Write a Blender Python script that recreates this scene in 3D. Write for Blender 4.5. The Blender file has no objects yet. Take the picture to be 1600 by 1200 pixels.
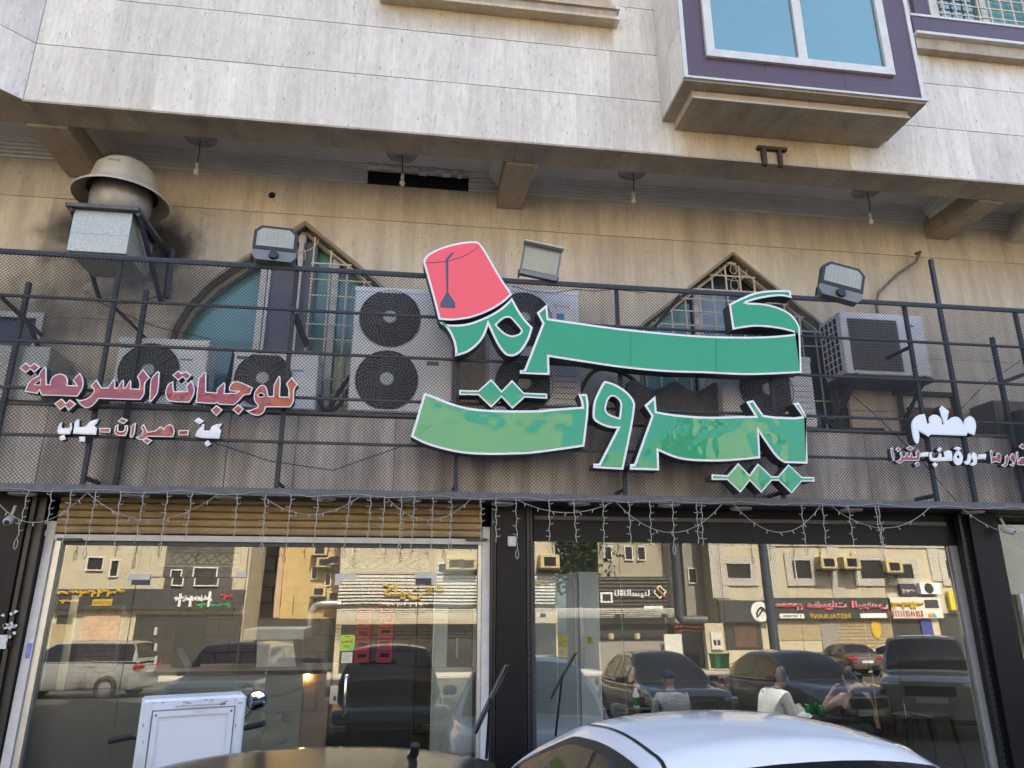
import bpy, bmesh, math, random
from mathutils import Vector, Matrix
from mathutils.geometry import tessellate_polygon
random.seed(7)
SC = bpy.context.scene
COL = SC.collection
# ------------------------------------------------------------------ camera
F = 1115.0
def _n(v):
    l = math.sqrt(sum(a*a for a in v)); return [a/l for a in v]
_u = _n([2, -3700, F])
_r = [8540, 336, F]
_d = sum(a*b for a, b in zip(_r, _u)); _r = _n([a-_d*b for a, b in zip(_r, _u)])
_f = [_u[1]*_r[2]-_u[2]*_r[1], _u[2]*_r[0]-_u[0]*_r[2], _u[0]*_r[1]-_u[1]*_r[0]]
EYE = Vector((0, 0, 1.85))
cam = bpy.data.cameras.new('camera'); cam_o = bpy.data.objects.new('camera', cam); COL.objects.link(cam_o)
cam.sensor_width = 36; cam.lens = F/1600*36; cam.clip_end = 500; cam.clip_start = .05
cam_o.matrix_world = Matrix(((_r[0], -_r[1], -_r[2], EYE.x), (_f[0], -_f[1], -_f[2], EYE.y),
                             (_u[0], -_u[1], -_u[2], EYE.z), (0, 0, 0, 1)))
SC.camera = cam_o
# ------------------------------------------------------------------ light
SUN_EL, SUN_AZ = 52.0, 14.0            # sun stands behind the building, a little to the right
w = bpy.data.worlds.new('World'); SC.world = w; w.use_nodes = True
nt = w.node_tree; bg = nt.nodes['Background']
sky = nt.nodes.new('ShaderNodeTexSky'); sky.sky_type = 'NISHITA'; sky.sun_disc = False
sky.sun_elevation = math.radians(SUN_EL); sky.sun_rotation = math.radians(SUN_AZ)
sky.dust_density = 4.0; sky.air_density = .85
nt.links.new(sky.outputs[0], bg.inputs[0]); bg.inputs[1].default_value = 0.15
sl = bpy.data.lights.new('sun', 'SUN'); sl.energy = 5.0; sl.angle = math.radians(.5); sl.color = (1, .93, .82)
so = bpy.data.objects.new('sun', sl); COL.objects.link(so)
_e, _a = math.radians(SUN_EL), math.radians(SUN_AZ)
sdir = Vector((math.sin(_a)*math.cos(_e), math.cos(_a)*math.cos(_e), math.sin(_e)))
so.location = (0, 40, 60); so.rotation_euler = sdir.to_track_quat('Z', 'Y').to_euler()
SC.view_settings.view_transform = 'Standard'; SC.view_settings.look = 'None'
SC.view_settings.exposure = 2.45; SC.view_settings.gamma = 1
try:
    SC.cycles.use_denoising = True
    SC.cycles.denoiser = 'OPENIMAGEDENOISE'
except Exception: pass
SC.cycles.max_bounces = 7; SC.cycles.diffuse_bounces = 3; SC.cycles.glossy_bounces = 4
SC.cycles.transmission_bounces = 4; SC.cycles.transparent_max_bounces = 10
SC.cycles.caustics_reflective = False; SC.cycles.caustics_refractive = False
SC.cycles.sample_clamp_indirect = 6
# ------------------------------------------------------------------ pixel helpers (photo pixels -> points on real planes)
def ray(px, py):
    d = ((px-800)/F, (py-600)/F, 1)
    return Vector((sum(a*b for a, b in zip(d, _r)), sum(a*b for a, b in zip(d, _f)), sum(a*b for a, b in zip(d, _u))))
def P(px, py, Y):
    d = ray(px, py); return EYE+d*(Y/d.y)
def PZ(px, py, z):
    d = ray(px, py); return EYE+d*((z-EYE.z)/d.z)
YG, TAU = 6.8, math.radians(1.44)      # shop glass, leaning back a little
GN = Vector((0, -math.cos(TAU), math.sin(TAU)))
def gy(z): return YG+(z-1.85)*math.tan(TAU)
def PG(px, py, off=0.0):               # point on the shop glass
    d = ray(px, py); t = ((Vector((0, YG, 1.85))-EYE).dot(GN))/d.dot(GN)
    p = EYE+d*t; p.y += off; return p
def R(px, py, Y):                      # point on plane Y seen mirrored in the glass at that pixel
    d = ray(px, py); p = PG(px, py); d = d-2*d.dot(GN)*GN
    return p+d*((Y-p.y)/d.y)
# ------------------------------------------------------------------ materials
MATS = {}
def newmat(name):
    m = bpy.data.materials.new(name); m.use_nodes = True
    nt = m.node_tree; return m, nt, nt.nodes['Principled BSDF']
def mat(name, col, rough=.6, metal=0, var=.12, vs=6, bump=0, bs=60, coat=0, spec=.5, stretch=(1, 1, 1), dirt=0):
    if name in MATS: return MATS[name]
    m, nt, b = newmat(name); N, L = nt.nodes, nt.links
    b.inputs['Roughness'].default_value = rough; b.inputs['Metallic'].default_value = metal
    b.inputs['Specular IOR Level'].default_value = spec
    if coat: b.inputs['Coat Weight'].default_value = coat; b.inputs['Coat Roughness'].default_value = .03
    g = N.new('ShaderNodeNewGeometry'); mp = N.new('ShaderNodeMapping'); mp.inputs['Scale'].default_value = stretch
    L.new(g.outputs['Position'], mp.inputs[0])
    no = N.new('ShaderNodeTexNoise'); no.inputs['Scale'].default_value = vs; no.inputs['Detail'].default_value = 6
    no.inputs['Roughness'].default_value = .65
    L.new(mp.outputs[0], no.inputs['Vector'])
    cr = N.new('ShaderNodeValToRGB'); cr.color_ramp.elements[0].position = .3; cr.color_ramp.elements[1].position = .7
    cr.color_ramp.elements[0].color = (*[c*(1-var) for c in col], 1); cr.color_ramp.elements[1].color = (*[min(1, c*(1+var)) for c in col], 1)
    L.new(no.outputs['Fac'], cr.inputs[0]); out = cr.outputs[0]
    if dirt:
        n2 = N.new('ShaderNodeTexNoise'); n2.inputs['Scale'].default_value = 1.7; n2.inputs['Detail'].default_value = 8
        mp2 = N.new('ShaderNodeMapping'); mp2.inputs['Scale'].default_value = (2.2, 2.2, .8); L.new(g.outputs['Position'], mp2.inputs[0]); L.new(mp2.outputs[0], n2.inputs['Vector'])
        mr = N.new('ShaderNodeMapRange'); mr.inputs[1].default_value = .48; mr.inputs[2].default_value = .75; mr.inputs[4].default_value = dirt
        L.new(n2.outputs['Fac'], mr.inputs[0])
        mx = N.new('ShaderNodeMix'); mx.data_type = 'RGBA'; L.new(mr.outputs[0], mx.inputs[0]); L.new(out, mx.inputs[6])
        mx.inputs[7].default_value = (.055, .047, .04, 1); out = mx.outputs[2]
    L.new(out, b.inputs['Base Color'])
    if bump:
        n3 = N.new('ShaderNodeTexNoise'); n3.inputs['Scale'].default_value = bs; n3.inputs['Detail'].default_value = 4
        L.new(mp.outputs[0], n3.inputs['Vector'])
        bp = N.new('ShaderNodeBump'); bp.inputs['Strength'].default_value = bump; bp.inputs['Distance'].default_value = .01
        L.new(n3.outputs['Fac'], bp.inputs['Height']); L.new(bp.outputs[0], b.inputs['Normal'])
    MATS[name] = m; return m
def emit(name, col, s):
    if name in MATS: return MATS[name]
    m, nt, b = newmat(name)
    b.inputs['Base Color'].default_value = (*col, 1); b.inputs['Emission Color'].default_value = (*col, 1); b.inputs['Emission Strength'].default_value = s
    MATS[name] = m; return m
def glassmat(name, refl=.3, tint=(.75, .8, .78), wavy=.0, rough=0.0):
    if name in MATS: return MATS[name]
    m, nt, b = newmat(name); N, L = nt.nodes, nt.links; N.remove(b)
    o = N['Material Output']; t = N.new('ShaderNodeBsdfTransparent'); t.inputs[0].default_value = (*tint, 1)
    g = N.new('ShaderNodeBsdfGlossy'); g.inputs['Roughness'].default_value = rough; g.inputs['Color'].default_value = (.97, .96, .90, 1)
    fr = N.new('ShaderNodeFresnel'); fr.inputs['IOR'].default_value = 1.45
    ad = N.new('ShaderNodeMath'); ad.operation = 'ADD'; ad.use_clamp = True; ad.inputs[1].default_value = refl
    L.new(fr.outputs[0], ad.inputs[0])
    mx = N.new('ShaderNodeMixShader'); L.new(ad.outputs[0], mx.inputs[0]); L.new(t.outputs[0], mx.inputs[1]); L.new(g.outputs[0], mx.inputs[2])
    if wavy:
        ge = N.new('ShaderNodeNewGeometry'); no = N.new('ShaderNodeTexNoise'); no.inputs['Scale'].default_value = 1.3; no.inputs['Detail'].default_value = 1
        L.new(ge.outputs['Position'], no.inputs['Vector'])
        bp = N.new('ShaderNodeBump'); bp.inputs['Strength'].default_value = wavy; bp.inputs['Distance'].default_value = .02
        L.new(no.outputs['Fac'], bp.inputs['Height']); L.new(bp.outputs[0], g.inputs['Normal'])
    L.new(mx.outputs[0], o.inputs[0]); MATS[name] = m; return m
def travertine(name, light, dark, pit=.4, bleach=None, rects=(), soot=(), streak=0.0, seed=0):
    """vertical-grained stone; `bleach` (two colours) is the weathered look of exposed stone, `rects` the sheltered
    unbleached places, `soot` round smoke stains"""
    m, nt, b = newmat(name); N, L = nt.nodes, nt.links
    b.inputs['Roughness'].default_value = .62; b.inputs['Specular IOR Level'].default_value = .35
    g = N.new('ShaderNodeNewGeometry'); oi = N.new('ShaderNodeObjectInfo')
    def math_(op, a, c=None, clamp=False):
        n = N.new('ShaderNodeMath'); n.operation = op; n.use_clamp = clamp
        for i, x in enumerate((a, c)):
            if x is None: continue
            if isinstance(x, (int, float)): n.inputs[i].default_value = x
            else: L.new(x, n.inputs[i])
        return n.outputs[0]
    off = N.new('ShaderNodeVectorMath'); off.operation = 'SCALE'; off.inputs[0].default_value = (37, 11, 53); L.new(oi.outputs['Random'], off.inputs['Scale'])
    ad = N.new('ShaderNodeVectorMath'); ad.operation = 'ADD'; L.new(g.outputs['Position'], ad.inputs[0]); L.new(off.outputs[0], ad.inputs[1])
    # gentle warp so that grain wanders
    wn = N.new('ShaderNodeTexNoise'); wn.inputs['Scale'].default_value = 1.6; wn.inputs['Detail'].default_value = 2; L.new(ad.outputs[0], wn.inputs['Vector'])
    ws = N.new('ShaderNodeVectorMath'); ws.operation = 'SCALE'; ws.inputs['Scale'].default_value = .10; L.new(wn.outputs['Color'], ws.inputs[0])
    aw = N.new('ShaderNodeVectorMath'); aw.operation = 'ADD'; L.new(ad.outputs[0], aw.inputs[0]); L.new(ws.outputs[0], aw.inputs[1])
    def noise(scale, st, det=6, ro=.65):
        mp = N.new('ShaderNodeMapping'); mp.inputs['Scale'].default_value = st; L.new(aw.outputs[0], mp.inputs[0])
        n = N.new('ShaderNodeTexNoise'); n.inputs['Scale'].default_value = scale; n.inputs['Detail'].default_value = det; n.inputs['Roughness'].default_value = ro
        L.new(mp.outputs[0], n.inputs['Vector']); return n.outputs['Fac']
    def ramp(x, p0, c0, p1, c1):
        r = N.new('ShaderNodeValToRGB'); r.color_ramp.elements[0].position = p0; r.color_ramp.elements[1].position = p1
        r.color_ramp.elements[0].color = (*c0, 1); r.color_ramp.elements[1].color = (*c1, 1); L.new(x, r.inputs[0]); return r.outputs[0]
    def mixc(f, a, c):
        x = N.new('ShaderNodeMix'); x.data_type = 'RGBA'
        for i, v in ((0, f), (6, a), (7, c)):
            if isinstance(v, tuple): x.inputs[i].default_value = (*v, 1)
            elif isinstance(v, (int, float)): x.inputs[i].default_value = v
            else: L.new(v, x.inputs[i])
        return x.outputs[2]
    grain = noise(38, (1, 1, .055), 8, .72); big = noise(5, (1, 1, .22), 4)
    mott = noise(17, (1, 1, .55), 7, .7)
    gsum = math_('ADD', math_('ADD', math_('MULTIPLY', grain, .42), math_('MULTIPLY', mott, .33)), math_('MULTIPLY', big, .25))
    c = ramp(gsum, .36, dark, .64, light)
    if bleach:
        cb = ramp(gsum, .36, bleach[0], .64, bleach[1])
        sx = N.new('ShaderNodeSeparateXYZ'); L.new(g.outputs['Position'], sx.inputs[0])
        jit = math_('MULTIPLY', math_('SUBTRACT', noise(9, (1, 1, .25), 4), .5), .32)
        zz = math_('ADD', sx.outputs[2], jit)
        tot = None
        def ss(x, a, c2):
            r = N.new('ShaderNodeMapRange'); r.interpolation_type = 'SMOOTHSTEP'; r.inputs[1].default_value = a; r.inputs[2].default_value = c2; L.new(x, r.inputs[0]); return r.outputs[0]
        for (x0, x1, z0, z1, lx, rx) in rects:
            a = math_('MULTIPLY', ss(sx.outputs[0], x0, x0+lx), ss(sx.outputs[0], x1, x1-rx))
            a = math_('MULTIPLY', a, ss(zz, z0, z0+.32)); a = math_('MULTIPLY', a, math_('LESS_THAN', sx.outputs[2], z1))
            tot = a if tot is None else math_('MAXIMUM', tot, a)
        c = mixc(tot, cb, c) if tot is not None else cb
    pits = noise(48, (1, 1, .3), 4, .55)
    pm = N.new('ShaderNodeMapRange'); pm.inputs[1].default_value = .635; pm.inputs[2].default_value = .70; pm.inputs[4].default_value = pit; L.new(pits, pm.inputs[0])
    c = mixc(pm.outputs[0], c, tuple(x*.35 for x in dark))
    # slab to slab difference
    hsv = N.new('ShaderNodeHueSaturation'); L.new(c, hsv.inputs['Color'])
    v = N.new('ShaderNodeMapRange'); v.inputs[3].default_value = .88; v.inputs[4].default_value = 1.06; L.new(oi.outputs['Random'], v.inputs[0]); L.new(v.outputs[0], hsv.inputs['Value'])
    c = hsv.outputs[0]
    if streak:
        st = N.new('ShaderNodeTexNoise'); st.inputs['Scale'].default_value = 2.2; st.inputs['Detail'].default_value = 7
        mp = N.new('ShaderNodeMapping'); mp.inputs['Scale'].default_value = (2.4, 1, .25); L.new(g.outputs['Position'], mp.inputs[0]); L.new(mp.outputs[0], st.inputs['Vector'])
        mr = N.new('ShaderNodeMapRange'); mr.inputs[1].default_value = .42; mr.inputs[2].default_value = .72; mr.inputs[4].default_value = streak; L.new(st.outputs['Fac'], mr.inputs[0])
        c = mixc(mr.outputs[0], c, (.11, .088, .066))
    for (x, z, rx, rz, s) in soot:
        sx2 = N.new('ShaderNodeSeparateXYZ'); L.new(g.outputs['Position'], sx2.inputs[0])
        dx = math_('DIVIDE', math_('SUBTRACT', sx2.outputs[0], x), rx); dz = math_('DIVIDE', math_('SUBTRACT', sx2.outputs[2], z), rz)
        rr = math_('SQRT', math_('ADD', math_('MULTIPLY', dx, dx), math_('MULTIPLY', dz, dz)))
        jn = N.new('ShaderNodeTexNoise'); jn.inputs['Scale'].default_value = 3.5; jn.inputs['Detail'].default_value = 6; L.new(g.outputs['Position'], jn.inputs['Vector'])
        rr = math_('ADD', rr, math_('MULTIPLY', math_('SUBTRACT', jn.outputs['Fac'], .5), 1.1))
        mr = N.new('ShaderNodeMapRange'); mr.interpolation_type = 'SMOOTHSTEP'; mr.inputs[1].default_value = 1.0; mr.inputs[2].default_value = .15; mr.inputs[4].default_value = s; L.new(rr, mr.inputs[0])
        c = mixc(mr.outputs[0], c, (.02, .017, .014))
    L.new(c, b.inputs['Base Color'])
    bp = N.new('ShaderNodeBump'); bp.inputs['Strength'].default_value = .25; bp.inputs['Distance'].default_value = .006
    hh = math_('SUBTRACT', grain, math_('MULTIPLY', pm.outputs[0], 1.2)); L.new(hh, bp.inputs['Height']); L.new(bp.outputs[0], b.inputs['Normal'])
    MATS[name] = m; return m
# ------------------------------------------------------------------ mesh builder
def vx(v): return (v[0], v[1], v[2])
class MB:
    def __init__(s): s.v = []; s.f = []; s.mi = []; s.k = 0
    def face(s, pts):
        i = len(s.v); s.v += [vx(p) for p in pts]; s.f.append(tuple(range(i, i+len(pts)))); s.mi.append(s.k)
    def add(s, vs, fs):
        i = len(s.v); s.v += [vx(p) for p in vs]
        for f in fs: s.f.append(tuple(i+j for j in f)); s.mi.append(s.k)
    def box(s, x0, x1, y0, y1, z0, z1, c=0):
        if x0 > x1: x0, x1 = x1, x0
        if y0 > y1: y0, y1 = y1, y0
        if z0 > z1: z0, z1 = z1, z0
        if c <= 0:
            s.add([(x0, y0, z0), (x1, y0, z0), (x1, y1, z0), (x0, y1, z0), (x0, y0, z1), (x1, y0, z1), (x1, y1, z1), (x0, y1, z1)],
                  [(3, 2, 1, 0), (4, 5, 6, 7), (0, 1, 5, 4), (1, 2, 6, 5), (2, 3, 7, 6), (3, 0, 4, 7)]); return
        X, Y, Z = (x0, x1), (y0, y1), (z0, z1); vs = []; ix = {}
        for a in (0, 1):
            for b in (0, 1):
                for d in (0, 1):
                    sx, sy, sz = c*(1-2*a), c*(1-2*b), c*(1-2*d)
                    for k, p in enumerate(((X[a], Y[b]+sy, Z[d]+sz), (X[a]+sx, Y[b], Z[d]+sz), (X[a]+sx, Y[b]+sy, Z[d]))):
                        ix[a, b, d, k] = len(vs); vs.append(p)
        q = [(0, 0), (0, 1), (1, 1), (1, 0)]; fs = []
        for a in (0, 1): fs.append(tuple(ix[a, b, d, 0] for b, d in (q if a == 0 else q[::-1])))
        for b in (0, 1): fs.append(tuple(ix[a, b, d, 1] for a, d in (q[::-1] if b == 0 else q)))
        for d in (0, 1): fs.append(tuple(ix[a, b, d, 2] for a, b in (q if d == 0 else q[::-1])))
        for a in (0, 1):
            for b in (0, 1): fs.append((ix[a, b, 0, 0], ix[a, b, 1, 0], ix[a, b, 1, 1], ix[a, b, 0, 1]))
            for d in (0, 1): fs.append((ix[a, 0, d, 0], ix[a, 1, d, 0], ix[a, 1, d, 2], ix[a, 0, d, 2]))
        for b in (0, 1):
            for d in (0, 1): fs.append((ix[0, b, d, 1], ix[1, b, d, 1], ix[1, b, d, 2], ix[0, b, d, 2]))
        for a in (0, 1):
            for b in (0, 1):
                for d in (0, 1): fs.append(tuple(ix[a, b, d, k] for k in range(3)))
        s.add(vs, fs); s.fixn = True
    def tube(s, pts, r, n=6, cap=True, r1=None):
        pts = [Vector(p) for p in pts]; m = len(pts); vs = []; fs = []
        up = None
        for i, p in enumerate(pts):
            t = (pts[min(i+1, m-1)]-pts[max(i-1, 0)])
            if t.length < 1e-9: t = Vector((0, 0, 1))
            t.normalize()
            if up is None:
                up = Vector((0, 0, 1)) if abs(t.z) < .9 else Vector((1, 0, 0))
            a = t.cross(up).normalized(); up = a.cross(t).normalized()
            rr = r if r1 is None else r+(r1-r)*i/(m-1)
            for k in range(n):
                an = 2*math.pi*k/n; vs.append(p+a*(rr*math.cos(an))+up*(rr*math.sin(an)))
        for i in range(m-1):
            for k in range(n):
                k2 = (k+1) % n; fs.append((i*n+k, i*n+k2, (i+1)*n+k2, (i+1)*n+k))
        if cap: fs.append(tuple(range(n))[::-1]); fs.append(tuple((m-1)*n+k for k in range(n)))
        s.add(vs, fs)
    def bar(s, a, b, w, d=None):
        s.tube([a, b], w*.7071, 4)
    def lathe(s, prof, o, n=24, axis=(0, 0, 1), capped=False):
        ax = Vector(axis).normalized(); t = Vector((1, 0, 0)) if abs(ax.x) < .9 else Vector((0, 1, 0))
        a = ax.cross(t).normalized(); b = ax.cross(a); o = Vector(o); vs = []; fs = []
        for (r, h) in prof:
            for k in range(n):
                an = 2*math.pi*k/n; vs.append(o+ax*h+a*(r*math.cos(an))+b*(r*math.sin(an)))
        for i in range(len(prof)-1):
            for k in range(n):
                k2 = (k+1) % n; fs.append((i*n+k, i*n+k2, (i+1)*n+k2, (i+1)*n+k))
        if capped:
            fs.append(tuple(range(n))); fs.append(tuple((len(prof)-1)*n+k for k in range(n)))
        s.add(vs, fs)
    def prism(s, outer, holes, to3, d0, d1, back=True, side=True):
        """polygon (with holes) in 2D, to3(p, depth) -> 3D; front at d0"""
        loops = [outer]+list(holes); flat = [p for l in loops for p in l]
        tri = tessellate_polygon([[Vector((p[0], p[1], 0)) for p in l] for l in loops])
        s.add([to3(p, d0) for p in flat], [tuple(t) for t in tri])
        if back: s.add([to3(p, d1) for p in flat], [tuple(t)[::-1] for t in tri])
        if side:
            for l in loops:
                n = len(l)
                s.add([to3(p, d0) for p in l]+[to3(p, d1) for p in l], [(i, (i+1) % n, n+(i+1) % n, n+i) for i in range(n)])
    def grid(s, rows):
        n = len(rows[0]); vs = [p for r in rows for p in r]; fs = []
        for i in range(len(rows)-1):
            for j in range(n-1): fs.append((i*n+j, i*n+j+1, (i+1)*n+j+1, (i+1)*n+j))
        s.add(vs, fs)
    def xf(s, M):
        s.v = [vx(M @ Vector(p)) for p in s.v]; return s
    def build(s, name, m, parent=None, smooth=0, local=False, label=None, cat=None, group=None, kind=None, fix=False, loc=None):
        me = bpy.data.meshes.new(name)
        o_ = Vector((0, 0, 0))
        if parent is not None and not local: o_ = Vector(parent['_o']) if '_o' in parent else Vector((0, 0, 0))
        if loc is not None: o_ = Vector(loc)
        me.from_pydata([vx(Vector(p)-o_) for p in s.v] if o_.length else s.v, [], s.f)
        ms = m if isinstance(m, (list, tuple)) else [m]
        for x in ms: me.materials.append(x)
        if len(ms) > 1: me.polygons.foreach_set('material_index', s.mi)
        bm = bmesh.new(); bm.from_mesh(me)
        if smooth: bmesh.ops.remove_doubles(bm, verts=bm.verts, dist=1e-5)
        if fix or smooth or getattr(s, 'fixn', False): bmesh.ops.recalc_face_normals(bm, faces=bm.faces)
        bm.to_mesh(me); bm.free()
        if smooth:
            me.polygons.foreach_set('use_smooth', [True]*len(me.polygons))
            me.set_sharp_from_angle(angle=math.radians(smooth))
        me.update()
        ob = bpy.data.objects.new(name, me); COL.objects.link(ob)
        if parent is not None:
            ob.parent = parent
            if '_o' in parent and not local and loc is None: ob['_o'] = (0, 0, 0); ob['_o'] = tuple(Vector(parent['_o']))
        if loc is not None:
            ob.location = loc
        return tag(ob, label, cat, group, kind)
def tag(o, label=None, cat=None, group=None, kind=None):
    if label: o['label'] = label
    if cat: o['category'] = cat
    if group: o['group'] = group
    if kind: o['kind'] = kind
    return o
def thing(name, label, cat, loc=(0, 0, 0), rotz=0, group=None):
    o = bpy.data.objects.new(name, None); COL.objects.link(o); o.location = loc; o.rotation_euler = (0, 0, rotz)
    o.empty_display_size = .1; o['_o'] = tuple(loc)
    return tag(o, label, cat, group)
def copy_tree(o, parent=None, loc=None, rotz=None, label=None):
    c = o.copy(); COL.objects.link(c)
    if parent is not None: c.parent = parent
    if loc is not None: c.location = loc
    if rotz is not None: c.rotation_euler = (0, 0, rotz)
    if label: c['label'] = label
    for ch in list(o.children): copy_tree(ch, c)
    return c
def B(name, m, x0, x1, y0, y1, z0, z1, parent=None, c=0, **k):
    b = MB(); b.box(x0, x1, y0, y1, z0, z1, c); return b.build(name, m, parent, **k)
def smooth2(pts, sub=5):
    """closed outline; a point with a third entry is a corner, the others are passed through smoothly"""
    n = len(pts); out = []
    for i in range(n):
        p0, p1, p2, p3 = pts[i-1], pts[i], pts[(i+1) % n], pts[(i+2) % n]
        if len(p1) > 2 and len(p2) > 2: out.append(tuple(p1[:2])); continue
        if len(p1) > 2: p0 = p1
        if len(p2) > 2: p3 = p2
        for k in range(sub):
            t = k/sub
            out.append(tuple(.5*((2*p1[j])+(-p0[j]+p2[j])*t+(2*p0[j]-5*p1[j]+4*p2[j]-p3[j])*t*t+(-p0[j]+3*p1[j]-3*p2[j]+p3[j])*t**3) for j in (0, 1)))
    return out
def area2(p): return sum(p[i][0]*p[(i+1) % len(p)][1]-p[(i+1) % len(p)][0]*p[i][1] for i in range(len(p)))/2
def inset(p, d):
    """move a closed outline inwards by d (outwards when negative)"""
    s = 1 if area2(p) > 0 else -1; n = len(p); out = []
    q = [p[i] for i in range(n) if math.hypot(p[i][0]-p[i-1][0], p[i][1]-p[i-1][1]) > 1e-6]; n = len(q)
    for i in range(n):
        a, b, c = q[i-1], q[i], q[(i+1) % n]
        e1 = (b[0]-a[0], b[1]-a[1]); e2 = (c[0]-b[0], c[1]-b[1]); l1 = math.hypot(*e1); l2 = math.hypot(*e2)
        n1 = (-e1[1]/l1*s, e1[0]/l1*s); n2 = (-e2[1]/l2*s, e2[0]/l2*s)
        k = 1+n1[0]*n2[0]+n1[1]*n2[1]; k = max(k, .18)
        out.append((b[0]+d*(n1[0]+n2[0])/k, b[1]+d*(n1[1]+n2[1])/k))
    return out
# Arabic letters for small printed words: choose joined forms and order them for a left-to-right font
AR = {'ا': (0xFE8D, 2), 'أ': (0xFE83, 2), 'إ': (0xFE87, 2), 'ب': (0xFE8F, 4), 'ة': (0xFE93, 2), 'ت': (0xFE95, 4), 'ج': (0xFE9D, 4), 'ح': (0xFEA1, 4), 'خ': (0xFEA5, 4),
      'د': (0xFEA9, 2), 'ذ': (0xFEAB, 2), 'ر': (0xFEAD, 2), 'ز': (0xFEAF, 2), 'س': (0xFEB1, 4), 'ش': (0xFEB5, 4), 'ص': (0xFEB9, 4), 'ض': (0xFEBD, 4), 'ط': (0xFEC1, 4),
      'ع': (0xFEC9, 4), 'ف': (0xFED1, 4), 'ق': (0xFED5, 4), 'ك': (0xFED9, 4), 'ل': (0xFEDD, 4), 'م': (0xFEE1, 4), 'ن': (0xFEE5, 4), 'ه': (0xFEE9, 4), 'و': (0xFEED, 2), 'ي': (0xFEF1, 4), 'ى': (0xFEEF, 2)}
def shape_ar(s):
    out = []
    for i, c in enumerate(s):
        if c not in AR: out.append(c); continue
        base, k = AR[c]
        pj = i > 0 and s[i-1] in AR and AR[s[i-1]][1] == 4
        nj = k == 4 and i+1 < len(s) and s[i+1] in AR
        out.append(chr(base+(3 if pj and nj else 2 if nj else 1 if pj else 0)))
    return ''.join(reversed(out))
def text_mb(body, origin, xax, yax, width=None, height=None, depth=.004, bold=0.0):
    """flat letters: origin = lower left corner, fitted to width and/or height"""
    c = bpy.data.curves.new('letters', 'FONT'); c.body = body; c.resolution_u = 2; c.offset = bold; c.extrude = .02
    o = bpy.data.objects.new('letters', c); COL.objects.link(o)
    dg = bpy.context.evaluated_depsgraph_get(); me = bpy.data.meshes.new_from_object(o.evaluated_get(dg))
    vs = [v.co.copy() for v in me.vertices]; fs = [tuple(p.vertices) for p in me.polygons]
    bpy.data.objects.remove(o); bpy.data.curves.remove(c); bpy.data.meshes.remove(me)
    b = MB()
    if not vs: return b
    x0 = min(v.x for v in vs); x1 = max(v.x for v in vs); y0 = min(v.y for v in vs); y1 = max(v.y for v in vs)
    sx = width/(x1-x0) if width else None; sy = height/(y1-y0) if height else None
    sx = sx or sy; sy = sy or sx
    X, Y = Vector(xax).normalized(), Vector(yax).normalized(); Z = X.cross(Y); O = Vector(origin)
    b.add([O+X*((v.x-x0)*sx)+Y*((v.y-y0)*sy)+Z*(depth*(v.z+.02)/.04) for v in vs], fs)
    return b
# ================================================================== MATERIALS
YF, YW, YM = 5.97, 7.2, 6.3            # upper facade, recessed wall, sign fence
ZS, ZC = 6.16, 6.48                    # soffit of the overhang, porch ceiling
steel_dark = mat('dark_blue_steel', (.036, .042, .055), .5, 0, .25, 20)
steel_worn = mat('worn_grey_steel', (.10, .10, .105), .6, 0, .35, 14, .2)
mesh_steel = mat('dark_mesh_steel', (.014, .016, .021), .55, 0, .2, 20)
wire_black = mat('black_wire', (.012, .012, .013), .5)
white_alu = mat('white_aluminium', (.55, .53, .5), .38, .0, .12, 9)
alu = mat('brushed_aluminium', (.5, .49, .46), .35, .6, .1, 9)
black_panel = mat('black_cladding', (.007, .007, .008), .42, 0, .35, 3, .1, 40, spec=.22)
ac_white = mat('painted_white_casing', (.80, .80, .79), .5, 0, .06, 5, dirt=.16)
ac_dark = mat('fan_recess', (.02, .02, .02), .7)
ac_wire = mat('fan_guard_wire', (.30, .29, .27), .5)
hub_grey = mat('fan_hub', (.5, .52, .55), .5)
plaster = mat('ceiling_plaster', (.58, .58, .57), .85, 0, .1, 2.5)
cornice_m = mat('cornice_plaster', (.74, .72, .67), .8, 0, .12, 4)
galv = mat('galvanised_steel', (.42, .43, .39), .42, .35, .22, 55, .05)
cream_metal = mat('cream_fan_paint', (.52, .45, .33), .42, 0, .14, 6, dirt=.35)
beige_iron = mat('cream_painted_iron', (.55, .48, .36), .55, 0, .18, 25)
rust = mat('rusty_steel', (.055, .035, .025), .75, 0, .4, 30)
teal_glass = mat('teal_window_glass', (.12, .27, .26), .12, 0, .15, 1.5, spec=.6)
dark_glass = mat('dark_window_glass', (.03, .045, .05), .08, 0, .1, 2)
blue_glass = mat('blue_tinted_mirror_glass', (.26, .375, .335), .03, .85, .03, 1)
purple = mat('purple_speckled_stone', (.095, .056, .074), .35, 0, .5, 230)
white_trim = mat('white_trim', (.62, .6, .56), .5, 0, .1, 8)
grey_curtain = mat('grey_curtain', (.14, .15, .19), .9, 0, .1, 3)
# ================================================================== GROUND
asphalt = mat('asphalt', (.046, .042, .037), .85, 0, .25, 3, .3, 120)
paver = mat('pavement_stone', (.42, .38, .31), .8, 0, .12, 6, .1)
g = MB(); g.face([(-140, -140, -.25), (140, -140, -.25), (140, 140, -.25), (-140, 140, -.25)])
g.build('street', asphalt, kind='structure')
pv = B('pavement', paver, -30, 30, 6.2, 6.9, -.6, -.12, kind='structure', c=.015)
pv2 = B('far_pavement', paver, -70, 70, -40, -23.2, -.6, -.12, kind='structure', c=.02)
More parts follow.
